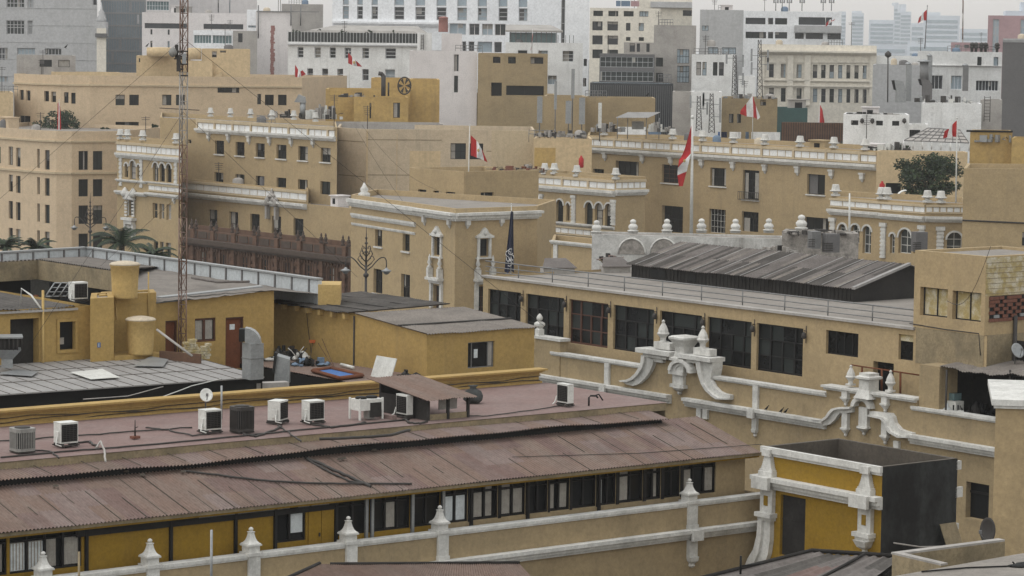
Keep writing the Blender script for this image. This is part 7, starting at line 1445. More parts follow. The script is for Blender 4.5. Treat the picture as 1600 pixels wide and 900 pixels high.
# bent duct, dented box, vent hood
p = P(395, 592, 113.5); s_ = 113.5 / FOC; t = thing('duct', 'bent galvanized duct with an open dark mouth beside the tin roof', 'duct', tuple(p)); q = MB(); w2 = .33
path = [p, p + nn * 1.35]; q.box(p, .62, .62, 1.45, YAW); 
for k in range(5):
    a = k * math.pi / 10; a2 = (k + 1) * math.pi / 10; R0, R1 = .05, .62; c = p + V((-.3, 0, 1.45)); 
    q.hexa([c + V((r * math.cos(A), y, r * math.sin(A))) for y in (-.3, .3) for r, A in ((R0, a), (R1, a), (R1, a2), (R0, a2))])
q.build('casing', M['galv'], t); q = MB(); q.box(p + V((-.42, 0, 1.52)), .24, .56, .5, 0); q.build('mouth', M['black'], t); q = MB(); q.box(p + V((0, 0, .82)), .66, .66, .04, YAW); q.build('flange', M['steel'], t)
p = H(441, 598, 19.6); t = thing('metal_box', 'dented upright galvanized box beside the red terrace', 'duct', tuple(p)); q = MB(); q.hexa([p + V(v) for v in ((-.32, -.25, 0), (.3, -.3, 0), (.32, .3, 0), (-.3, .3, 0), (-.26, -.2, 1.15), (.34, -.28, 1.0), (.3, .3, 1.05), (-.2, .3, 1.2))]); q.build('casing', M['galv'], t); q = MB(); q.hexa([p + V(v) for v in ((-.4, -.3, .45), (-.3, -.35, .45), (-.3, .2, .45), (-.4, .2, .45), (-.3, -.3, 1.3), (-.2, -.33, 1.25), (-.2, .2, 1.25), (-.3, .2, 1.3))]); q.build('cloth', M['black'], t)
p = P(11, 574, 114); t = thing('vent_hood', 'galvanized vent hood with a slotted cap at the left edge', 'vent', tuple(p)); q = MB(); lathe4(q, p, [(.22, 0), (.22, .35), (.55, .75)], .2); q.build('funnel', M['galv'], t); q = MB(); lathe4(q, p + nn * 1.22, [(.6, 0), (.62, .06)], .2)
q.build('cap', M['galv'], t); q = MB()
for k in range(7): x = -.5 + k / 6; q.tube([p + V((x, -.45, .75)), p + V((x, -.45, 1.22))], .03, 5); q.tube([p + V((x, .45, .75)), p + V((x, .45, 1.22))], .03, 5)
q.build('slat', M['dark_metal'], t); q = MB(); lathe4(q, p + nn * .755, [(.42, 0), (.42, .46)], .2); q.build('core', M['dark_wall'], t)
# brick remains by the mast
rnd = random.Random(6); q = MB(); a = P(290, 563, 119); f_ = Fr(a, DA)
for r in range(9):
    for k in range(7):
        if r > 5 + 2 * math.sin(k * 1.3) + rnd.random() * 2 - k * .25: continue
        q.fbox(f_, k * .17 + (r % 2) * .07, k * .17 + .155 + (r % 2) * .07, a.z + r * .11, a.z + r * .11 + .095, -.25, rnd.uniform(0, .05))
tag(q.build('brick_stub', M['peeled'], loc=a), 'crumbling pale yellow brick wall stub beside the mast foot', 'wall')
q = MB(); p = P(243, 550, 119); f_ = Fr(p, hdir(-30)); q.fbox(f_, .2, 2.3, 18.5, 20.75, -.1, 0); tag(q.build('rotten_panel', M['wood'], loc=p), 'rotten dark board panel between the lower tank and the mast', 'panel')
q = MB(); a = P(245, 515, 117.5); q.tube([a, P(300, 556, 116.5)], .05, 6); tag(q.build('plank', M['concrete'], loc=a), 'pale plank sloping down to the tin roof from the lower tank', 'plank')
# ladders/junk and air conditioner on the yellow roof
t = thing('junk_frame', 'broken bluish window frames stacked on the yellow house roof', 'junk', tuple(H(88, 464, zl + .1))); q = MB(); p = H(88, 464, zl + .1)
for k in range(4):
    o_ = V((-.45 + .28 * k, .1 * k, 0)); c = [p + o_ + V(v) for v in ((0, 0, .02), (.28, 0, .02), (.62, .2, .58), (.34, .2, .58))]
    for i in range(4): q.tube([c[i], c[(i + 1) % 4]], .03, 5)
    for f_ in (.33, .66): q.tube([c[0] + (c[3] - c[0]) * f_, c[1] + (c[2] - c[1]) * f_], .02, 5)
q.build('frame_stack', M['laundry_blue'] if 0 else M['galv'], t)

# ------------------------------------------------ air conditioners
def split_ac(label, loc, rz, w_=.62, d=.46, h=.64, group='air conditioners on the red flat roof', mirror=False):
    t = thing('air_conditioner', label, 'air conditioner', tuple(loc), rz, group); q = MB(); z0 = .12
    q.box((0, 0, z0), w_, d, h); q.build('casing', M['ac_white'], t, world=False); q = MB()
    q.box((0, -d / 2 - .006, z0 + .05), w_ * .9, .012, h * .86); q.build('grille', M['black'], t, world=False); q = MB()
    for k in range(9): q.box((0, -d / 2 - .018, z0 + .07 + h * .83 * k / 9), w_ * .9, .012, .012)
    for k in range(5): q.box((-w_ * .4 + w_ * .2 * k, -d / 2 - .024, z0 + .05), .012, .01, h * .86)
    q.build('guard', M['dark_metal'], t, world=False); q = MB(); q.box((-w_ / 2 - .02, -.02, z0 + .1), .04, d * .5, h * .42); q.tube([(-w_ / 2 - .05, -.1, z0 + .2), (-w_ / 2 - .12, -.12, .1), (-w_ / 2 - .02, -.3, .05)], .025, 6); q.build('valve_cover', M['ac_white'], t, world=False)
    q = MB(); [q.box((sx * w_ * .4, 0, 0), .05, d * 1.25, z0 - .005) for sx in (-1, 1)]; q.box((0, -d * .55, .03), w_ * 1.1, .04, .04); q.box((0, d * .55, .03), w_ * 1.1, .04, .04); q.build('stand', M['dark_metal'], t, world=False); q = MB(); q.box((0, 0, z0 + h + .001), w_ * 1.02, d * 1.03, .02); q.build('lid', M['ac_white'], t, world=False); return t
A_ = split_ac('white boxy air conditioner second from the left edge on the red roof', Rf(103, 697), YAW)
for (x, y, rz, lb) in ((328, 676, YAW, 'white boxy air conditioner under the satellite dish'), (489, 661, YAW, 'white boxy air conditioner beside the big white two fan unit'), (434, 661, YAW + .55, 'white boxy air conditioner seen corner on between two others')): dup(A_, tuple(Rf(x, y)), rz, lb)
B_ = split_ac('slim air conditioner with its grille to the left beside the roof hut', Rf(632, 652), YAW - math.pi / 2, .63, .26, .66)
dup(B_, tuple(Rf(883, 634)), YAW - math.pi / 2, 'slim air conditioner standing alone near the right end of the red roof')
# small AC on the yellow roof
dup(A_, tuple(H(122, 471, zl + .12)), YAW, 'white boxy air conditioner on the yellow house roof beside the upper tank', 1.05)['group'] = 'air conditioners on the yellow roofs'
def condenser(label, loc, s_, h, mt):
    t = thing('condenser', label, 'air conditioner', tuple(loc), YAW, 'square condensers on the red flat roof'); r = s_ / 2; c = .1; P8 = [(-r + c, -r), (r - c, -r), (r, -r + c), (r, r - c), (r - c, r), (-r + c, r), (-r, r - c), (-r, -r + c)]
    def ring(z0, z1, k): return [(x * k, y * k, z) for z in (z0, z1) for x, y in P8]
    def pr(q, z0, z1, k): q.add(ring(z0, z1, k), [list(range(7, -1, -1)), list(range(8, 16))] + [[i, (i + 1) % 8, (i + 1) % 8 + 8, i + 8] for i in range(8)])
    q = MB(); pr(q, .1, h - .07, .95); q.build('coil', M['black'], t, world=False); q = MB(); pr(q, .05, .14, 1.0); pr(q, h - .12, h, 1.02); q.build('casing', M[mt], t, world=False); q = MB()
    for i in range(8):
        a, b_ = V((*P8[i], 0)), V((*P8[(i + 1) % 8], 0)); L = (b_ - a).length; n = max(2, int(L / .055))
        for k in range(n): p = a + (b_ - a) * (k + .5) / n; q.box((p.x * .99, p.y * .99, .14), .024, .024, h - .26, math.atan2(b_.y - a.y, b_.x - a.x))
    q.build('louvre', M[mt], t, world=False); q = MB(); q.lathe((0, 0, h + .001), [(r * .75, 0), (r * .72, .03), (r * .3, .05), (.02, .055)], 24); q.build('fan_guard', M['dark_metal'], t, world=False); q = MB(); q.box((0, 0, 0), s_ * .9, s_ * .9, .045); q.build('base', M['dark_metal'], t, world=False)
    return t
condenser('grey square condenser with vertical louvres nearest the left edge', Rf(35, 706), .66, .76, 'ac_grey')
condenser('black square condenser with vertical louvres in the middle of the row', Rf(378, 675), .66, .86, 'dark_metal')
t = thing('cooling_unit', 'big white two fan cooling unit standing on four legs', 'air conditioner', tuple(Rf(572, 654)), YAW); q = MB(); q.box((0, 0, .32), .95, .62, .38); q.build('casing', M['ac_white'], t, world=False)
for sx in (-1, 1):
    for sy in (-1, 1): q = MB(); q.box((sx * .47, sy * .3, 0), .06, .06, .74); q.build('leg', M['ac_white'], t, world=False)
for sx in (-.22, .22): q = MB(); q.lathe((sx, 0, .70), [(.2, 0), (.2, .06), (.17, .08), (.03, .085)], 20); q.build('fan', M['black'], t, world=False)
q = MB(); q.box((.18, -.315, .08), .46, .02, .5); q.build('opening', M['dark_wall'], t, world=False); q = MB(); q.box((.05, -.1, .02), .25, .3, .34); q.build('compressor', M['ac_grey'], t, world=False)
# hut on the roof
hb = Rf(668, 656); fh = Fr(hb, DA); uh1 = fh.u(731, 650); zhe = fh.z(667, 624)
hut = thing('roof_hut', 'small open roof hut with a reddish corrugated lean-to roof', 'hut', tuple(hb)); back_ = 2.6; fhb = onp(585, 603, hb + V((0, 0, 0)) - fh.n * 3.0, fh.n)
q = MB(); q.corr(fh.pt(-.3, zhe, .3), fh.pt(uh1 + .2, zhe, .3), fh.pt(-.35, zhe + .42, -3.2), fh.pt(uh1 + .15, zhe + .42, -3.2), .11, .02, 0, 5, sag=.012, seed=9); q.build('roof', M['red_roof'], hut)
for u, o in ((.02, 0), (uh1, 0), (.02, -2.8), (uh1, -2.8), (uh1 * .5, 0)): q = MB(); q.fbox(fh, u - .045, u + .045, ZF, zhe + (.0 if o == 0 else .36) - .03, o - .045, o + .045); q.build('post', M['dark_wall'], hut)
q = MB(); q.fbox(fh, .07, uh1 - .05, ZF, ZF + .2, -.05, .0); q.build('low_wall', M['mould'], hut); q = MB(); q.fbox(fh, -.02, .03, ZF, zhe - .05, -2.75, -.05); q.build('side_wall', M['dark_wall'], hut); q = MB(); q.fbox(fh, uh1 * .52, uh1 - .06, ZF + .25, zhe - .1, -.6, -.55); q.build('panel', M['concrete'], hut)
q = MB(); q.fbox(fh, .0, uh1, ZF, zhe + .3, -2.85, -2.8); q.build('back_wall', M['dark_wall'], hut)
q = MB(); a = Rf(585, 650); f_ = Fr(a, hdir(-50)); q.fbox(f_, 0, 1.0, ZF, ZF + .14, -.2, .0); tag(q.build('duct_box', M['red_flat'], loc=a), 'low red painted cable duct box beside the two fan unit', 'duct')
p = Rf(739, 629); t = thing('rubbish_bag', 'bulging black rubbish bag on the red roof behind the hut', 'bag', tuple(p)); q = MB(); rr = random.Random(2)
q.lathe(p, [(.2, 0), (.32, .1), (.34, .25), (.27, .42), (.12, .5), (.1, .54), (.16, .62), (.02, .63)], 11, sx=1.1, sy=.9); q.lathe(p + V((.12, -.12, 0)), [(.1, 0), (.2, .08), (.2, .2), (.08, .34), (.02, .36)], 9); q.build('sack', M['tar'], t)
dish('white satellite dish leaning above the air conditioner', Rf(322, 660) + V((0, 0, .92)), .22, math.radians(165), .45, 'ac_white', mast=.75)
p = Rf(346, 655); q = MB(); q.tube([p, p + nn * 1.15], .035, 8); tag(q.build('pole', M['galv'], loc=p), 'thin grey pole standing beside the satellite dish', 'pole')
t = thing('aerial', 'small black aerial on a brick foot on the red roof', 'antenna', tuple(Rf(211, 685))); p = Rf(211, 685); q = MB(); q.box(p, .28, .2, .08, YAW); q.build('base', M['brick'], t); q = MB(); q.tube([p + nn * .08, p + nn * .6], .03, 6, 0, .012); q.tube([p + nn * .35, p + V((.1, 0, .38))], .012, 5); q.build('pole', M['black'], t)
q = MB(); p = P(330, 900, 74); q.tube([p - nn, P(330.5, 828, 74)], .035, 8); tag(q.build('pole', M['galv'], loc=p), 'grey metal pole rising at the bottom edge between the finials', 'pole')
q = MB(); p = P(123, 905, 72); q.tube([p - nn, P(123.5, 862, 72)], .03, 8); tag(q.build('pole', M['mould'], loc=p), 'brownish short pole at the bottom edge left', 'pole')
t = thing('bent_pipe', 'black bent gooseneck pipes near the right end of the red roof', 'pipe', tuple(Rf(915, 634))); p = Rf(920, 634); q = MB(); q.tube([p, p + nn * .3, p + V((.05, 0, .36)), p + V((.25, 0, .36)), p + V((.32, -.05, .3))], .035, 7); q.tube([p + V((.2, 0, .36)), p + V((.35, 0, .42)), p + V((.5, 0, .2))], .03, 6); q.build('gooseneck', M['black'], t)

# ------------------------------------------------ lattice mast
mb0 = P(284, 566, 121.5); mast = thing('lattice_mast', 'tall red and white guyed lattice mast with aerials on its side', 'mast', tuple(mb0)); hw_ = .19; top = P(283, -110, 121.5).z; k = 0; z = mb0.z; s_ = .62
legs = [V((hw_ * math.cos(a), hw_ * math.sin(a), 0)) for a in (math.radians(90 + 17), math.radians(210 + 17), math.radians(330 + 17))]
mx = lambda z: V((mb0.x + (z - mb0.z) * .002, mb0.y, z))
while z < top:
    q = MB(); z1 = z + s_ * 5
    for l in legs: q.tube([mx(z) + l, mx(z1) + l], .03, 6)
    for j in range(5):
        za, zb2 = z + s_ * j, z + s_ * (j + 1)
        for i in range(3): a, c = legs[i], legs[(i + 1) % 3]; q.tube([mx(za) + a, mx(zb2) + c], .016, 4); q.tube([mx(zb2) + c, mx(zb2) + a], .016, 4)
    q.build('section', M['rust' if k % 2 == 0 or k < 3 else 'concrete'], mast); z = z1; k += 1
for k, (x, y, h, wd, m_) in enumerate(((276, 88, 22, 5, 'dark_metal'), (279, 108, 26, 6, 'dark_metal'), (288, 96, 16, 6, 'galv'))):
    q = MB(); p = P(x, y, 121.2); q.box(p - nn * .1, wd * .027, .12, h * .027); q.tube([p, mx(p.z)], .03, 5); q.build('aerial', M[m_], mast)
q = MB(); p = P(270, 82, 121.1); q.lathe(p - nn * .2, [(.04, 0), (.16, .1), (.18, .22), (.12, .36), (.03, .42)], 12); q.tube([p, mx(p.z)], .03, 5); q.build('aerial', M['ac_grey'], mast)
for j, y in enumerate((80, 92, 100, 118)): q = MB(); p = P(284, y, 121.5); q.tube([p + V((-.42 + .1 * j, -.1, 0)), p + V((.28, -.1, 0))], .03, 5); q.build('cross_arm', M['dark_metal'], mast)
q = MB(); p = P(284, 170, 121.5); q.tube([p + V((-.95, 0, .02)), p + V((.75, 0, -.05))], .018, 5); q.build('cross_arm', M['dark_metal'], mast)
for k, (y, gx, gy, gz, lb) in enumerate(((175, -6, -6, 20.5, ''), (175, 7, 9, 23, ''), (60, -14, 18, 23.2, ''), (60, 16, 4, 21, ''), (300, -5, 10, 23.2, ''))):
    q = MB(); a = mx(P(284, y, 121.5).z); q.tube([a, V((mb0.x + gx, mb0.y + gy, gz))], .009, 4); q.build('guy_wire', M['dark_metal'], mast)

# ------------------------------------------------ flags
def flag(label, pole, D, cols, stripes=('flag_red', 'flag_white', 'flag_red'), r=.07, wave=.12, crest=False, poleM='ac_white', base_ball=False, gp='flags flying over the roofs', n=18, vertical=False):
    (x0, y0), (x1, y1) = pole; a, c = P(x1, y1, D), P(x0, y0, D); t = thing('flagpole', label, 'flag', tuple(a), group=gp); q = MB(); q.tube([a, c], r, 8, 0, r * .55); q.lathe(c, [(r * .5, 0), (r * 1.2, r), (r * .4, r * 2.2)], 8); q.build('pole', M[poleM], t)
    m_ = len(stripes); K = n * (len(cols) - 1); R = 8; vs = []; 
    for i in range(K + 1):
        s_ = i / K * (len(cols) - 1); j = min(int(s_), len(cols) - 2); f_ = s_ - j
        A, B2 = [tuple(p0[w_] + (p1[w_] - p0[w_]) * f_ for w_ in (0, 1)) for p0, p1 in zip(cols[j], cols[j + 1])]
        for k in range(R + 1):
            v = k / R; p = P(A[0] + (B2[0] - A[0]) * v, A[1] + (B2[1] - A[1]) * v, D - .12); amp = wave * D / 100 * min(1, i / K * 3); p.y += amp * (math.sin(i / K * 8 + v * 1.5) + .5 * math.sin(i / K * 17 + v * 4)); vs.append(p)
    q = MB(); idx = lambda i, k: i * (R + 1) + k
    for i in range(K):
        for k in range(R):
            s_ = (k + .5) / R if vertical else (i + .5) / K; mi = min(m_ - 1, int(s_ * m_)); q.f.append([idx(i, k), idx(i + 1, k), idx(i + 1, k + 1), idx(i, k + 1)]); q.m.append(mi); q.s.append(True)
    q.v = [tuple(v) for v in vs]; o = q.build('flag', [M[x] for x in stripes], t)
    if crest:
        i, k = K // 2, R // 2; p = V(vs[idx(i, k)]); q = MB(); w_ = D * .0006; q.lathe(p + V((0, -.16, -w_)), [(.01, 0), (w_ * .7, w_ * .5), (w_ * .8, w_ * 1.3), (w_ * .3, w_ * 1.9), (.01, w_ * 2)], 8, sy=.15); q.build('crest', M['tank_ochre'], o)
    return t
flag('red white red flag on the slim white pole above the cream corner house', ((734, 197), (731, 318)), 262, [((735.5, 211), (735.5, 243)), ((747, 222), (748, 247)), ((756, 240), (762, 254))], ('flag_red', 'flag_red', 'flag_white', 'flag_white', 'flag_red'), crest=True)
flag('large drooping red white red flag on the tall thick white pole', ((1082, 186), (1080, 372)), 205, [((1080.5, 196), (1066, 246)), ((1080, 222), (1061, 250)), ((1079, 240), (1059, 262)), ((1073, 268), (1058.5, 274)), ((1067, 291), (1061, 291))], ('flag_red', 'flag_red', 'flag_white', 'flag_red'), r=.13, crest=True, wave=.06)
flag('red and white flag flapping both sides of its pole before the roof masts', ((1176, 146), (1176, 228)), 335, [((1188, 183), (1184, 187)), ((1181, 165), (1183, 186)), ((1176, 148), (1177, 183)), ((1166, 162), (1167, 182)), ((1157, 173), (1156.5, 178))], ('flag_white', 'flag_red', 'flag_white', 'flag_red'), r=.06, wave=.05)
flag('limp red flag with a white edge on the pole above the panelled parapet', ((1281.5, 160), (1281, 232)), 333, [((1278, 190), (1277, 226)), ((1281.5, 163), (1280, 228)), ((1285, 172), (1284, 229)), ((1288, 188), (1292, 228))], ('flag_white', 'flag_red', 'flag_red'), r=.07, wave=.04)
flag('small red white red flag on the pole in front of the dark tree', ((1495.5, 186), (1493.5, 318)), 255, [((1495, 188), (1494, 214)), ((1485, 198), (1484, 213)), ((1476, 206), (1474, 217))], r=.08)
flag('tiny red white red flag on a grey pole against the hazy skyline', ((1449, 10), (1445, 76)), 470, [((1448, 15), (1447.5, 32)), ((1441, 22), (1441, 32)), ((1436, 28), (1434, 37))], poleM='grey_dark', r=.09, wave=.06)
flag('limp red and white flag among the shrubs on the curved block terrace', ((92.5, 156), (91, 208)), 368, [((90, 162), (89.5, 207)), ((92.5, 158), (92, 207)), ((94.5, 172), (95.5, 206))], ('flag_red', 'flag_white', 'flag_red'), r=.05, wave=.02)
flag('red white red flag with a crest before the white mansion', ((545, 79), (546, 160)), 400, [((544, 82), (544, 99)), ((553, 92), (554, 103)), ((561, 99), (566, 104.5))], crest=True, r=.06, wave=.06)
flag('small folded red and white flag at the left corner of the white mansion', ((461, 97), (461, 124)), 405, [((461, 101), (461, 120)), ((468, 112), (467, 121)), ((473, 110), (478, 116)), ], r=.05, wave=.04)
flag('thin limp red flag on a pole before the white wing', ((832, 46), (831, 84)), 405, [((832, 50), (830, 78)), ((833, 56), (829, 79))], ('flag_white', 'flag_red', 'flag_red'), r=.05, wave=.02)
flag('faded small red flag on the white office block', ((1290, 42), (1290, 26)), 505, [((1290, 42), (1291, 36)), ((1296, 37), (1297, 30)), ((1305, 29), (1303, 33))], r=.05, wave=.04)
t = flag('dark navy blue banner with white lettering beside the corner house', ((799, 320), (798, 430)), 225, [((798, 331), (788, 424)), ((799, 330), (793, 427)), ((800, 330), (798, 423)), ((802, 331), (803, 426))], ('navy', 'navy'), r=.05, wave=.07)
q = MB(); s_ = 225 / FOC
for k, (dx, dy) in enumerate(((-3, 58), (1, 55), (-2, 66), (2, 64), (-1, 73), (1, 71))):
    p = P(797 + dx, 346 + dy - 8, 224.6); q.tube([p + V((.2 * math.cos(a), -.25, .24 * math.sin(a))) for a in [j * .8 + k for j in range(7)]], .028, 5)
q.build('lettering', M['flag_white'], t)
# ------------------------------------------------ more roof furniture
def roofmast(label, px, y0, y1, D, r=.12, arms=3, seed=1, cat='antenna'):
    rnd = random.Random(seed); a, c = P(px, y1, D), P(px, y0, D); t = thing('telecom_mast', label, cat, tuple(a)); q = MB(); w_ = .35
    for s2 in (-1, 1): q.tube([a + V((s2 * w_, 0, 0)), c + V((s2 * w_ * .5, 0, 0))], .05, 5)
    n = 9
    for k in range(n): z0, z1 = k / n, (k + 1) / n; q.tube([a + (c - a) * z0 + V((-w_ * (1 - z0 * .5), 0, 0)), a + (c - a) * z1 + V((w_ * (1 - z1 * .5), 0, 0))], .03, 4); q.tube([a + (c - a) * z0 + V((w_ * (1 - z0 * .5), 0, 0)), a + (c - a) * z1 + V((-w_ * (1 - z1 * .5), 0, 0))], .03, 4)
    q.build('lattice', M['dark_metal'], t)
    for k in range(arms): p = a + (c - a) * rnd.uniform(.35, .95); q = MB(); sd_ = rnd.choice((-1, 1)); q.tube([p, p + V((sd_ * 1.0, 0, 0))], .04, 5); q.box(p + V((sd_ * 1.0, -.1, -.7)), .22, .14, 1.5); q.build('panel_aerial', M['galv'], t)
    return t
roofmast('lattice telecom mast left of the pair behind the red flag', 1148, 86, 150, 352, seed=2)
roofmast('taller lattice telecom mast right of the pair behind the red flag', 1187, 62, 152, 350, seed=3, arms=4)
roofmast('cable cluttered lattice mast on the white stair block', 1112, 146, 208, 342, seed=5, arms=5)
roofmast('thin lattice mast beside the cluttered one on the stair block', 1092, 150, 205, 343, seed=6, arms=2)
t = thing('radio_mast', 'very thin tall red and white radio mast on the far skyline', 'antenna', tuple(P(1504, 80, 800))); a, c = P(1504, 82, 800), P(1505.5, -60, 800)
for k in range(7): q = MB(); q.tube([a + (c - a) * k / 7, a + (c - a) * (k + 1) / 7], .2, 5); q.build('section', M['rust' if k % 2 else 'concrete'], t)
for k, (x, y0, y1, D, wd, lb) in enumerate(((1419, 101, 158, 345, 8, 'tall pale square duct on the grey roof'), (1444, 97, 132, 350, 14, 'fat round grey chimney with a flat cap'), (1452, 88, 130, 352, 7, 'blue grey duct beside the capped chimney'), (1508, 103, 142, 380, 8, 'tall dark blue duct before the barred white house'))):
    a, c = P(x, y1, D), P(x, y0, D); w_ = wd * D / FOC; t = thing('roof_duct', lb, 'duct', tuple(a)); q = MB()
    if k == 1: q.tube([a, c], w_ / 2, 12); 
    else: q.box(a, w_, w_, (c - a).length)
    q.build('casing', M['galv' if k % 2 == 0 else 'steel'], t); q = MB(); q.lathe(c, [(w_ * .75, 0), (w_ * .75, .15), (.05, .35)], 12 if k == 1 else 4); q.build('cap', M['galv'], t)
for k, (x, y, lb) in enumerate(((1400, 160, 'grey roof hood with a slanted dark mouth left of the pale duct'), (1441, 158, 'grey roof hood with a slanted dark mouth right of the pale duct'))):
    p = P(x + 7, y, 342); t = thing('roof_hood', lb, 'duct', tuple(p)); q = MB(); q.box(p, 1.1, 1, 1.4 + .4 * k); q.hexa([p + V(v) for v in ((-.6, -.5, 1.4 + .4 * k), (.6, -.5, 1.4 + .4 * k), (.6, .5, 1.4 + .4 * k), (-.6, .5, 1.4 + .4 * k), (-.9, -.5, 2.7), (.2, -.5, 2.5), (.2, .5, 2.5), (-.9, .5, 2.7))]); q.build('casing', M['galv' if k == 0 else 'grey_dark'], t); q = MB(); q.hexa([p + V(v) for v in ((-.82, -.45, 1.5 + .4 * k), (-.7, -.52, 1.5 + .4 * k), (-.7, .4, 1.5 + .4 * k), (-.82, .4, 1.5 + .4 * k), (-1.1, -.45, 2.62), (-.85, -.52, 2.62), (-.85, .4, 2.62), (-1.1, .4, 2.62))]); q.build('mouth', M['black'], t)
p = P(1387, 160, 340); q = MB(); q.tube([p, P(1387.5, 88, 340)], .08, 6); q.lathe(P(1387.5, 90, 340), [(.1, 0), (.4, .2), (.4, .5), (.05, .8)], 10); tag(q.build('lamp_pole', M['dark_metal'], loc=p), 'slim dark lamp pole with a round head before the grey house', 'lamp')
# glass roofed pavilion
a0 = [P(1412, 232, 300), P(1514, 236, 300), P(1514, 236, 306), P(1412, 232, 306)]; tp = [P(1450, 200, 303), P(1500, 203, 303)]; t = thing('pavilion', 'white glass roofed pavilion with a dark lattice of bars', 'pavilion', tuple(a0[0])); q = MB(); z0 = nn * 1.4
q.add([a0[0] + z0 * .6, a0[1] + z0 * .6, a0[2] + z0 * .6, a0[3] + z0 * .6, tp[0], tp[1]], [[0, 1, 5, 4], [2, 3, 4, 5], [1, 2, 5], [3, 0, 4]]); q.build('roof', M['concrete'], t); q = MB()
for k in range(9): f_ = k / 8; q.tube([a0[0] + (a0[1] - a0[0]) * f_ + z0 * .6, tp[0] + (tp[1] - tp[0]) * f_], .05, 5)
for k in range(5): f_ = k / 4; q.tube([(a0[0] + z0 * .6) * (1 - f_) + tp[0] * f_ - V((0, .03, 0)), (a0[1] + z0 * .6) * (1 - f_) + tp[1] * f_ - V((0, .03, 0))], .05, 5)
q.build('glazing_bar', M['grey_dark'], t); q = MB()
for k in range(8): p = a0[0] + (a0[1] - a0[0]) * k / 7; q.tube([p, p + z0 * .62], .07, 5)
q.build('post', M['white_wall'], t)
for k, (x, y0, y1, lb) in enumerate(((1327, 302, 364, 'white pole with a band before the arcade arches'),)): q = MB(); a = P(x, y1 + 20, 190); q.tube([a, P(x + .5, y0, 190)], .09, 8, 0, .05); tag(q.build('pole', M['ac_white'], loc=a), lb, 'pole')
t = thing('roof_shell', 'small curved white shell roof beside the red box and tree', 'shelter', tuple(P(1408, 312, 268))); q = MB(); p = P(1402, 312, 268); 
for k in range(8):
    A, B2 = math.pi / 2 * k / 8, math.pi / 2 * (k + 1) / 8; q.hexa([p + V((r * (1 - math.cos(g)), y, r * math.sin(g))) for y in (0, 1.2) for r, g in ((.9, A), (.82, A), (.82, B2), (.9, B2))])
q.build('shell', M['ac_white'], t)
for k, (x, y, D, lb) in enumerate(((1378, 303, 290, 'red box hung on the wall beside the dark tree'), (908, 262, 306, 'red fire bottle on the cream house wall left of the parapet'))): p = P(x, y, D); q = MB(); q.lathe(p, [(.2, 0), (.28, .1), (.28, .95), (.12, 1.15), (.1, 1.3)], 10); tag(q.build('fire_bottle', M['flag_red'], loc=p), lb, 'fire extinguisher')
# birds
for k, (x, y, D, s2, lb) in enumerate(((1203, 637.5, 0, 1, 'small dark pigeon left of the pair on the hall cornice'), (1226, 640, 0, 1, 'small dark pigeon right of the pair on the hall cornice'), (1233, 641, 0, 1, 'small dark pigeon beside the pair on the hall cornice'), (103, 76, 385, 2.2, 'black vulture perched on the roof hut of the curved block'), (230, 74, 386, 2.2, 'black vulture perched on the round tank left of the mast'), (1012, 151, 349, 2.2, 'black vulture hunched on the brown mud house'))):
    p = (fR.pt(fR.u(x, y), ZRC + .03, .2) if D == 0 else P(x, y, D)); t = thing('bird', lb, 'bird', tuple(p)); q = MB(); r = .07 * s2
    e = [(p + V((-1.6 * r, 0, .9 * r)), .12), (p + V((-.8 * r, 0, 1.2 * r)), .6), (p + V((0, 0, 1.7 * r)), 1.0), (p + V((.7 * r, 0, 2.4 * r)), .75), (p + V((1.0 * r, 0, 3.1 * r)), .45), (p + V((1.3 * r, 0, 3.4 * r)), .4), (p + V((1.7 * r, 0, 3.35 * r)), .1)]
    n = 8; vs = []; 
    for c, k2 in e: vs += [c + V((0, math.cos(j * math.pi / 4) * r * k2, math.sin(j * math.pi / 4) * r * k2)) for j in range(n)]
    q.add(vs, [[i * n + j, i * n + (j + 1) % n, (i + 1) * n + (j + 1) % n, (i + 1) * n + j] for i in range(len(e) - 1) for j in range(n)], 0, True); q.tube([p + V((.1 * r, .2 * r, 0)), p + V((.1 * r, .2 * r, r))], .1 * r, 4); q.tube([p + V((.1 * r, -.2 * r, 0)), p + V((.1 * r, -.2 * r, r))], .1 * r, 4); q.build('body', M['black'], t)
# more roof junk, as the photo shows along the back edges
junk('scrap_heap', 'dark pipes and boxes crowded under and beside the lean-to', 950, 206, 327, 50, 16, ['dark_metal', 'concrete', 'galv'], 42, seed=41)
junk('scrap_heap', 'pale drums and crates right of the lean-to', 1030, 206, 328, 40, 16, ['ac_white', 'concrete', 'dark_metal'], 36, seed=42)
junk('scrap_heap', 'clutter of pots and dark frames between the white annex and the pavilion', 1395, 236, 300, 60, 15, ['dark_metal', 'ac_white', 'leaf_dark'], 44, seed=43)
junk('scrap_heap', 'dark planks and rubble along the roof of the small white house', 1365, 180, 320, 90, 6, ['dark_wall', 'concrete'], 40, seed=44)
junk('scrap_heap', 'rusty frames and green crates at the end of the panelled parapet', 1322, 230, 328, 22, 12, ['leaf', 'door_red', 'dark_metal'], 18, seed=45)
junk('scrap_heap', 'pipes and drums crowding the roof behind the white tank house', 1475, 160, 338, 90, 14, ['galv', 'dark_metal', 'ac_white'], 46, seed=46)
junk('scrap_heap', 'rubble and bent wire along the rough stone wall', 1275, 366, 182, 90, 10, ['rubble', 'dark_metal'], 50, seed=47)
junk('scrap_heap', 'grey rubbish and bricks behind the gable shed ridge', 1215, 395, 178, 60, 12, ['rubble', 'dark_wall', 'concrete'], 36, seed=48)
junk('scrap_heap', 'boards and buckets near the round blocked arches', 952, 408, 172, 30, 12, ['mould', 'dark_wall', 'red_flat'], 18, seed=49)
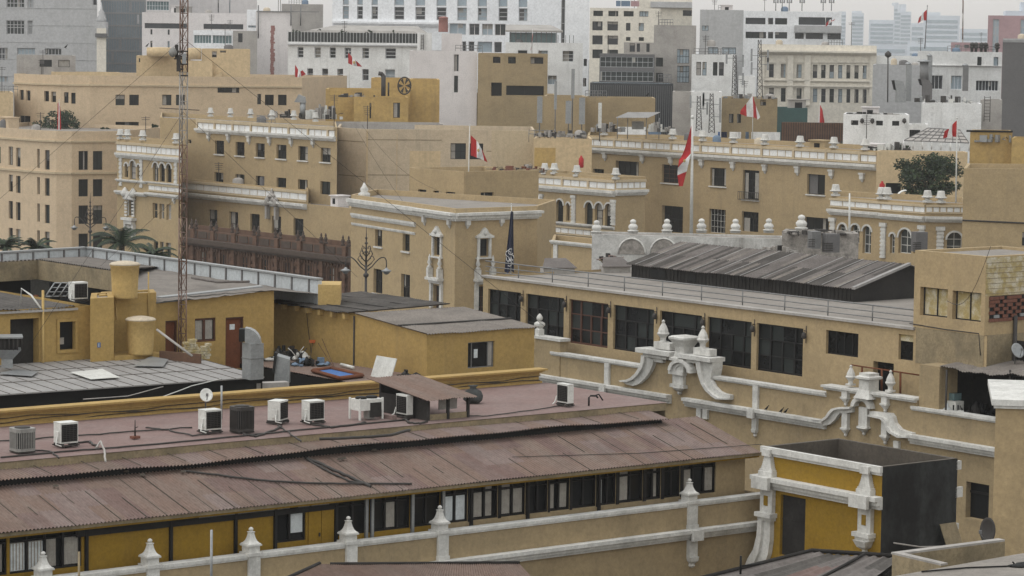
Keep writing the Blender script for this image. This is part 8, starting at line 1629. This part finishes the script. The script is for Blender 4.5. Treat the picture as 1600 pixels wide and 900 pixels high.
junk('scrap_heap', 'air ducts and tarps on the roof of the brown house', 1170, 154, 350, 80, 8, ['concrete', 'galv', 'dark_metal'], 34, seed=50)
junk('scrap_heap', 'dark ducts on the far right roof by the dark grey wall', 1556, 222, 300, 70, 14, ['dark_metal', 'galv', 'ac_grey'], 34, seed=51)
junk('scrap_heap', 'bricks and boards on the roof edge of the step house', 800, 266, 268, 80, 7, ['brick', 'dark_metal', 'mould'], 30, seed=52)
junk('scrap_heap', 'low pipes and boxes on the roof right of the round fan', 560, 152, 339, 60, 8, ['dark_metal', 'concrete'], 24, seed=53)
for k, (x0, y0, x1, y1, D, lb) in enumerate(((556, 200, 700, 390, 255, 'slack black wire crossing the big blank cream block'), (565, 195, 690, 300, 262, 'thin wire dropping over the cream block to the corner house'), (1480, 470, 1548, 385, 118, 'thin wire rising across the roof block'))):
    a, c = P(x0, y0, D), P(x1, y1, D - 4); q = MB(); q.tube([a + (c - a) * (j / 10) - V((0, 0, 1.0 * math.sin(math.pi * j / 10))) for j in range(11)], .012, 4); tag(q.build('wire', M['dark_metal'], loc=a), lb, 'wire')
# ------------------------------------------------ tanks, aerials and stair heads on the far roofs
for b in BL:
    D = b.root.location.y
    if D < 300 or D > 900 or b.root.name.split('.')[0] in ('skyscraper', 'church_tower', 'timber_fence', 'garden_wall', 'roof_wall', 'tower_block'): continue
    rnd = random.Random(b.root['label'] + 'x'); L = b.len[0]; fr = b.fr[0]
    if L < 5: continue
    for k in range(rnd.randint(3, 6) if L > 14 else rnd.randint(1, 3)):
        u = rnd.uniform(.08, .92) * L; o = -rnd.uniform(.8, 3.0); z = b.z1 - b.par; r = rnd.random(); c = fr.pt(u, z, o); q = MB()
        if r < .28:
            h = rnd.uniform(.9, 1.5); w_ = rnd.uniform(.45, .7); q.lathe(c, [(w_, 0), (w_, .1), (w_ * .95, h * .8), (w_ * .6, h * .95), (.1, h)], 12); q.build('roof_tank', M[rnd.choice(('grey_dark', 'concrete', 'tank_lid', 'laundry_blue'))], b.root)
        elif r < .62:
            h = rnd.uniform(2.2, 4.2); q.tube([c, c + V((0, 0, h))], .045, 5)
            for j in range(rnd.randint(2, 5)): q.tube([c + V((-.5 + .05 * j, 0, h - .15 - .22 * j)), c + V((.5 - .05 * j, 0, h - .15 - .22 * j))], .025, 4)
            q.build('aerial', M['dark_metal'], b.root)
        elif r < .85:
            w_, h = rnd.uniform(1.2, 2.8), rnd.uniform(1.0, 2.0); q.fbox(fr, u - w_ / 2, min(L, u + w_ / 2), z, z + h, o - 1.5, o); q.fbox(fr, u - w_ / 2 - .1, u + w_ / 2 + .1, z + h, z + h + .12, o - 1.6, o + .15); x = q.build('stair_head', M[rnd.choice(('concrete', b.mat, 'pink_white'))], b.root)
            q = MB(); q.fbox(fr, u - w_ * .2, u + w_ * .15, z + h * .25, z + h * .8, o, o + .02); q.build('door', M['glass'], x)
        else:
            w_ = rnd.uniform(1.5, 4); 
            for j in range(6): q.tube([fr.pt(u + w_ * (j / 5 - .5), z, o), fr.pt(u + w_ * (j / 5 - .5), z + 1.3, o)], .035, 4)
            for h in (.9, 1.3): q.tube([fr.pt(u - w_ / 2, z + h, o), fr.pt(u + w_ / 2, z + h, o)], .035, 4)
            q.build('roof_rail', M['steel'], b.root)
# pipes and cables that feed the machines on the red flat roof
for k, (pts, lb) in enumerate(((((103, 699), (118, 692), (140, 690), (152, 698)), 'black pipe leading right from the second air conditioner'), (((328, 678), (300, 681), (262, 672), (228, 668)), 'black cable snaking left from the unit under the dish'), (((378, 678), (400, 682), (430, 672), (440, 666)), 'pipe joining the black condenser and the corner seen unit'), (((434, 664), (450, 676), (462, 684), (470, 690)), 'cable hanging from the corner seen unit over the edge'), (((489, 664), (520, 668), (560, 663), (572, 660)), 'pipe running from the boxy unit to the two fan unit'), (((35, 708), (60, 704), (80, 706), (92, 716)), 'cable leaving the grey condenser towards the roof edge'), (((632, 655), (640, 661), (655, 662), (668, 659)), 'pipe running from the slim unit to the hut post'), (((0, 690), (80, 684), (190, 676), (300, 668)), 'thin cable along the foot of the yellow parapet'))):
    strand(lb, [Rf(*p) for p in pts], .026 if k % 2 else .035, seed=60 + k, wob=.05)
rnd = random.Random(77)
for k in range(9):
    x = rnd.uniform(60, 1000); c = Rs(x, 752 - .085 * x + rnd.uniform(-22, 18)); q = MB(); q.hexa([c + V(v) for v in ((-.09, -.05, .02), (.08, -.07, .02), (.1, .06, .02), (-.07, .05, .02), (-.06, -.03, .07), (.05, -.04, .09), (.06, .03, .08), (-.05, .03, .06))])
    tag(q.build('brick_bit', M['dark_brown'], loc=c), 'small dark broken brick lying loose on the long corrugated roof', 'debris', 'loose brick bits on the corrugated roof')
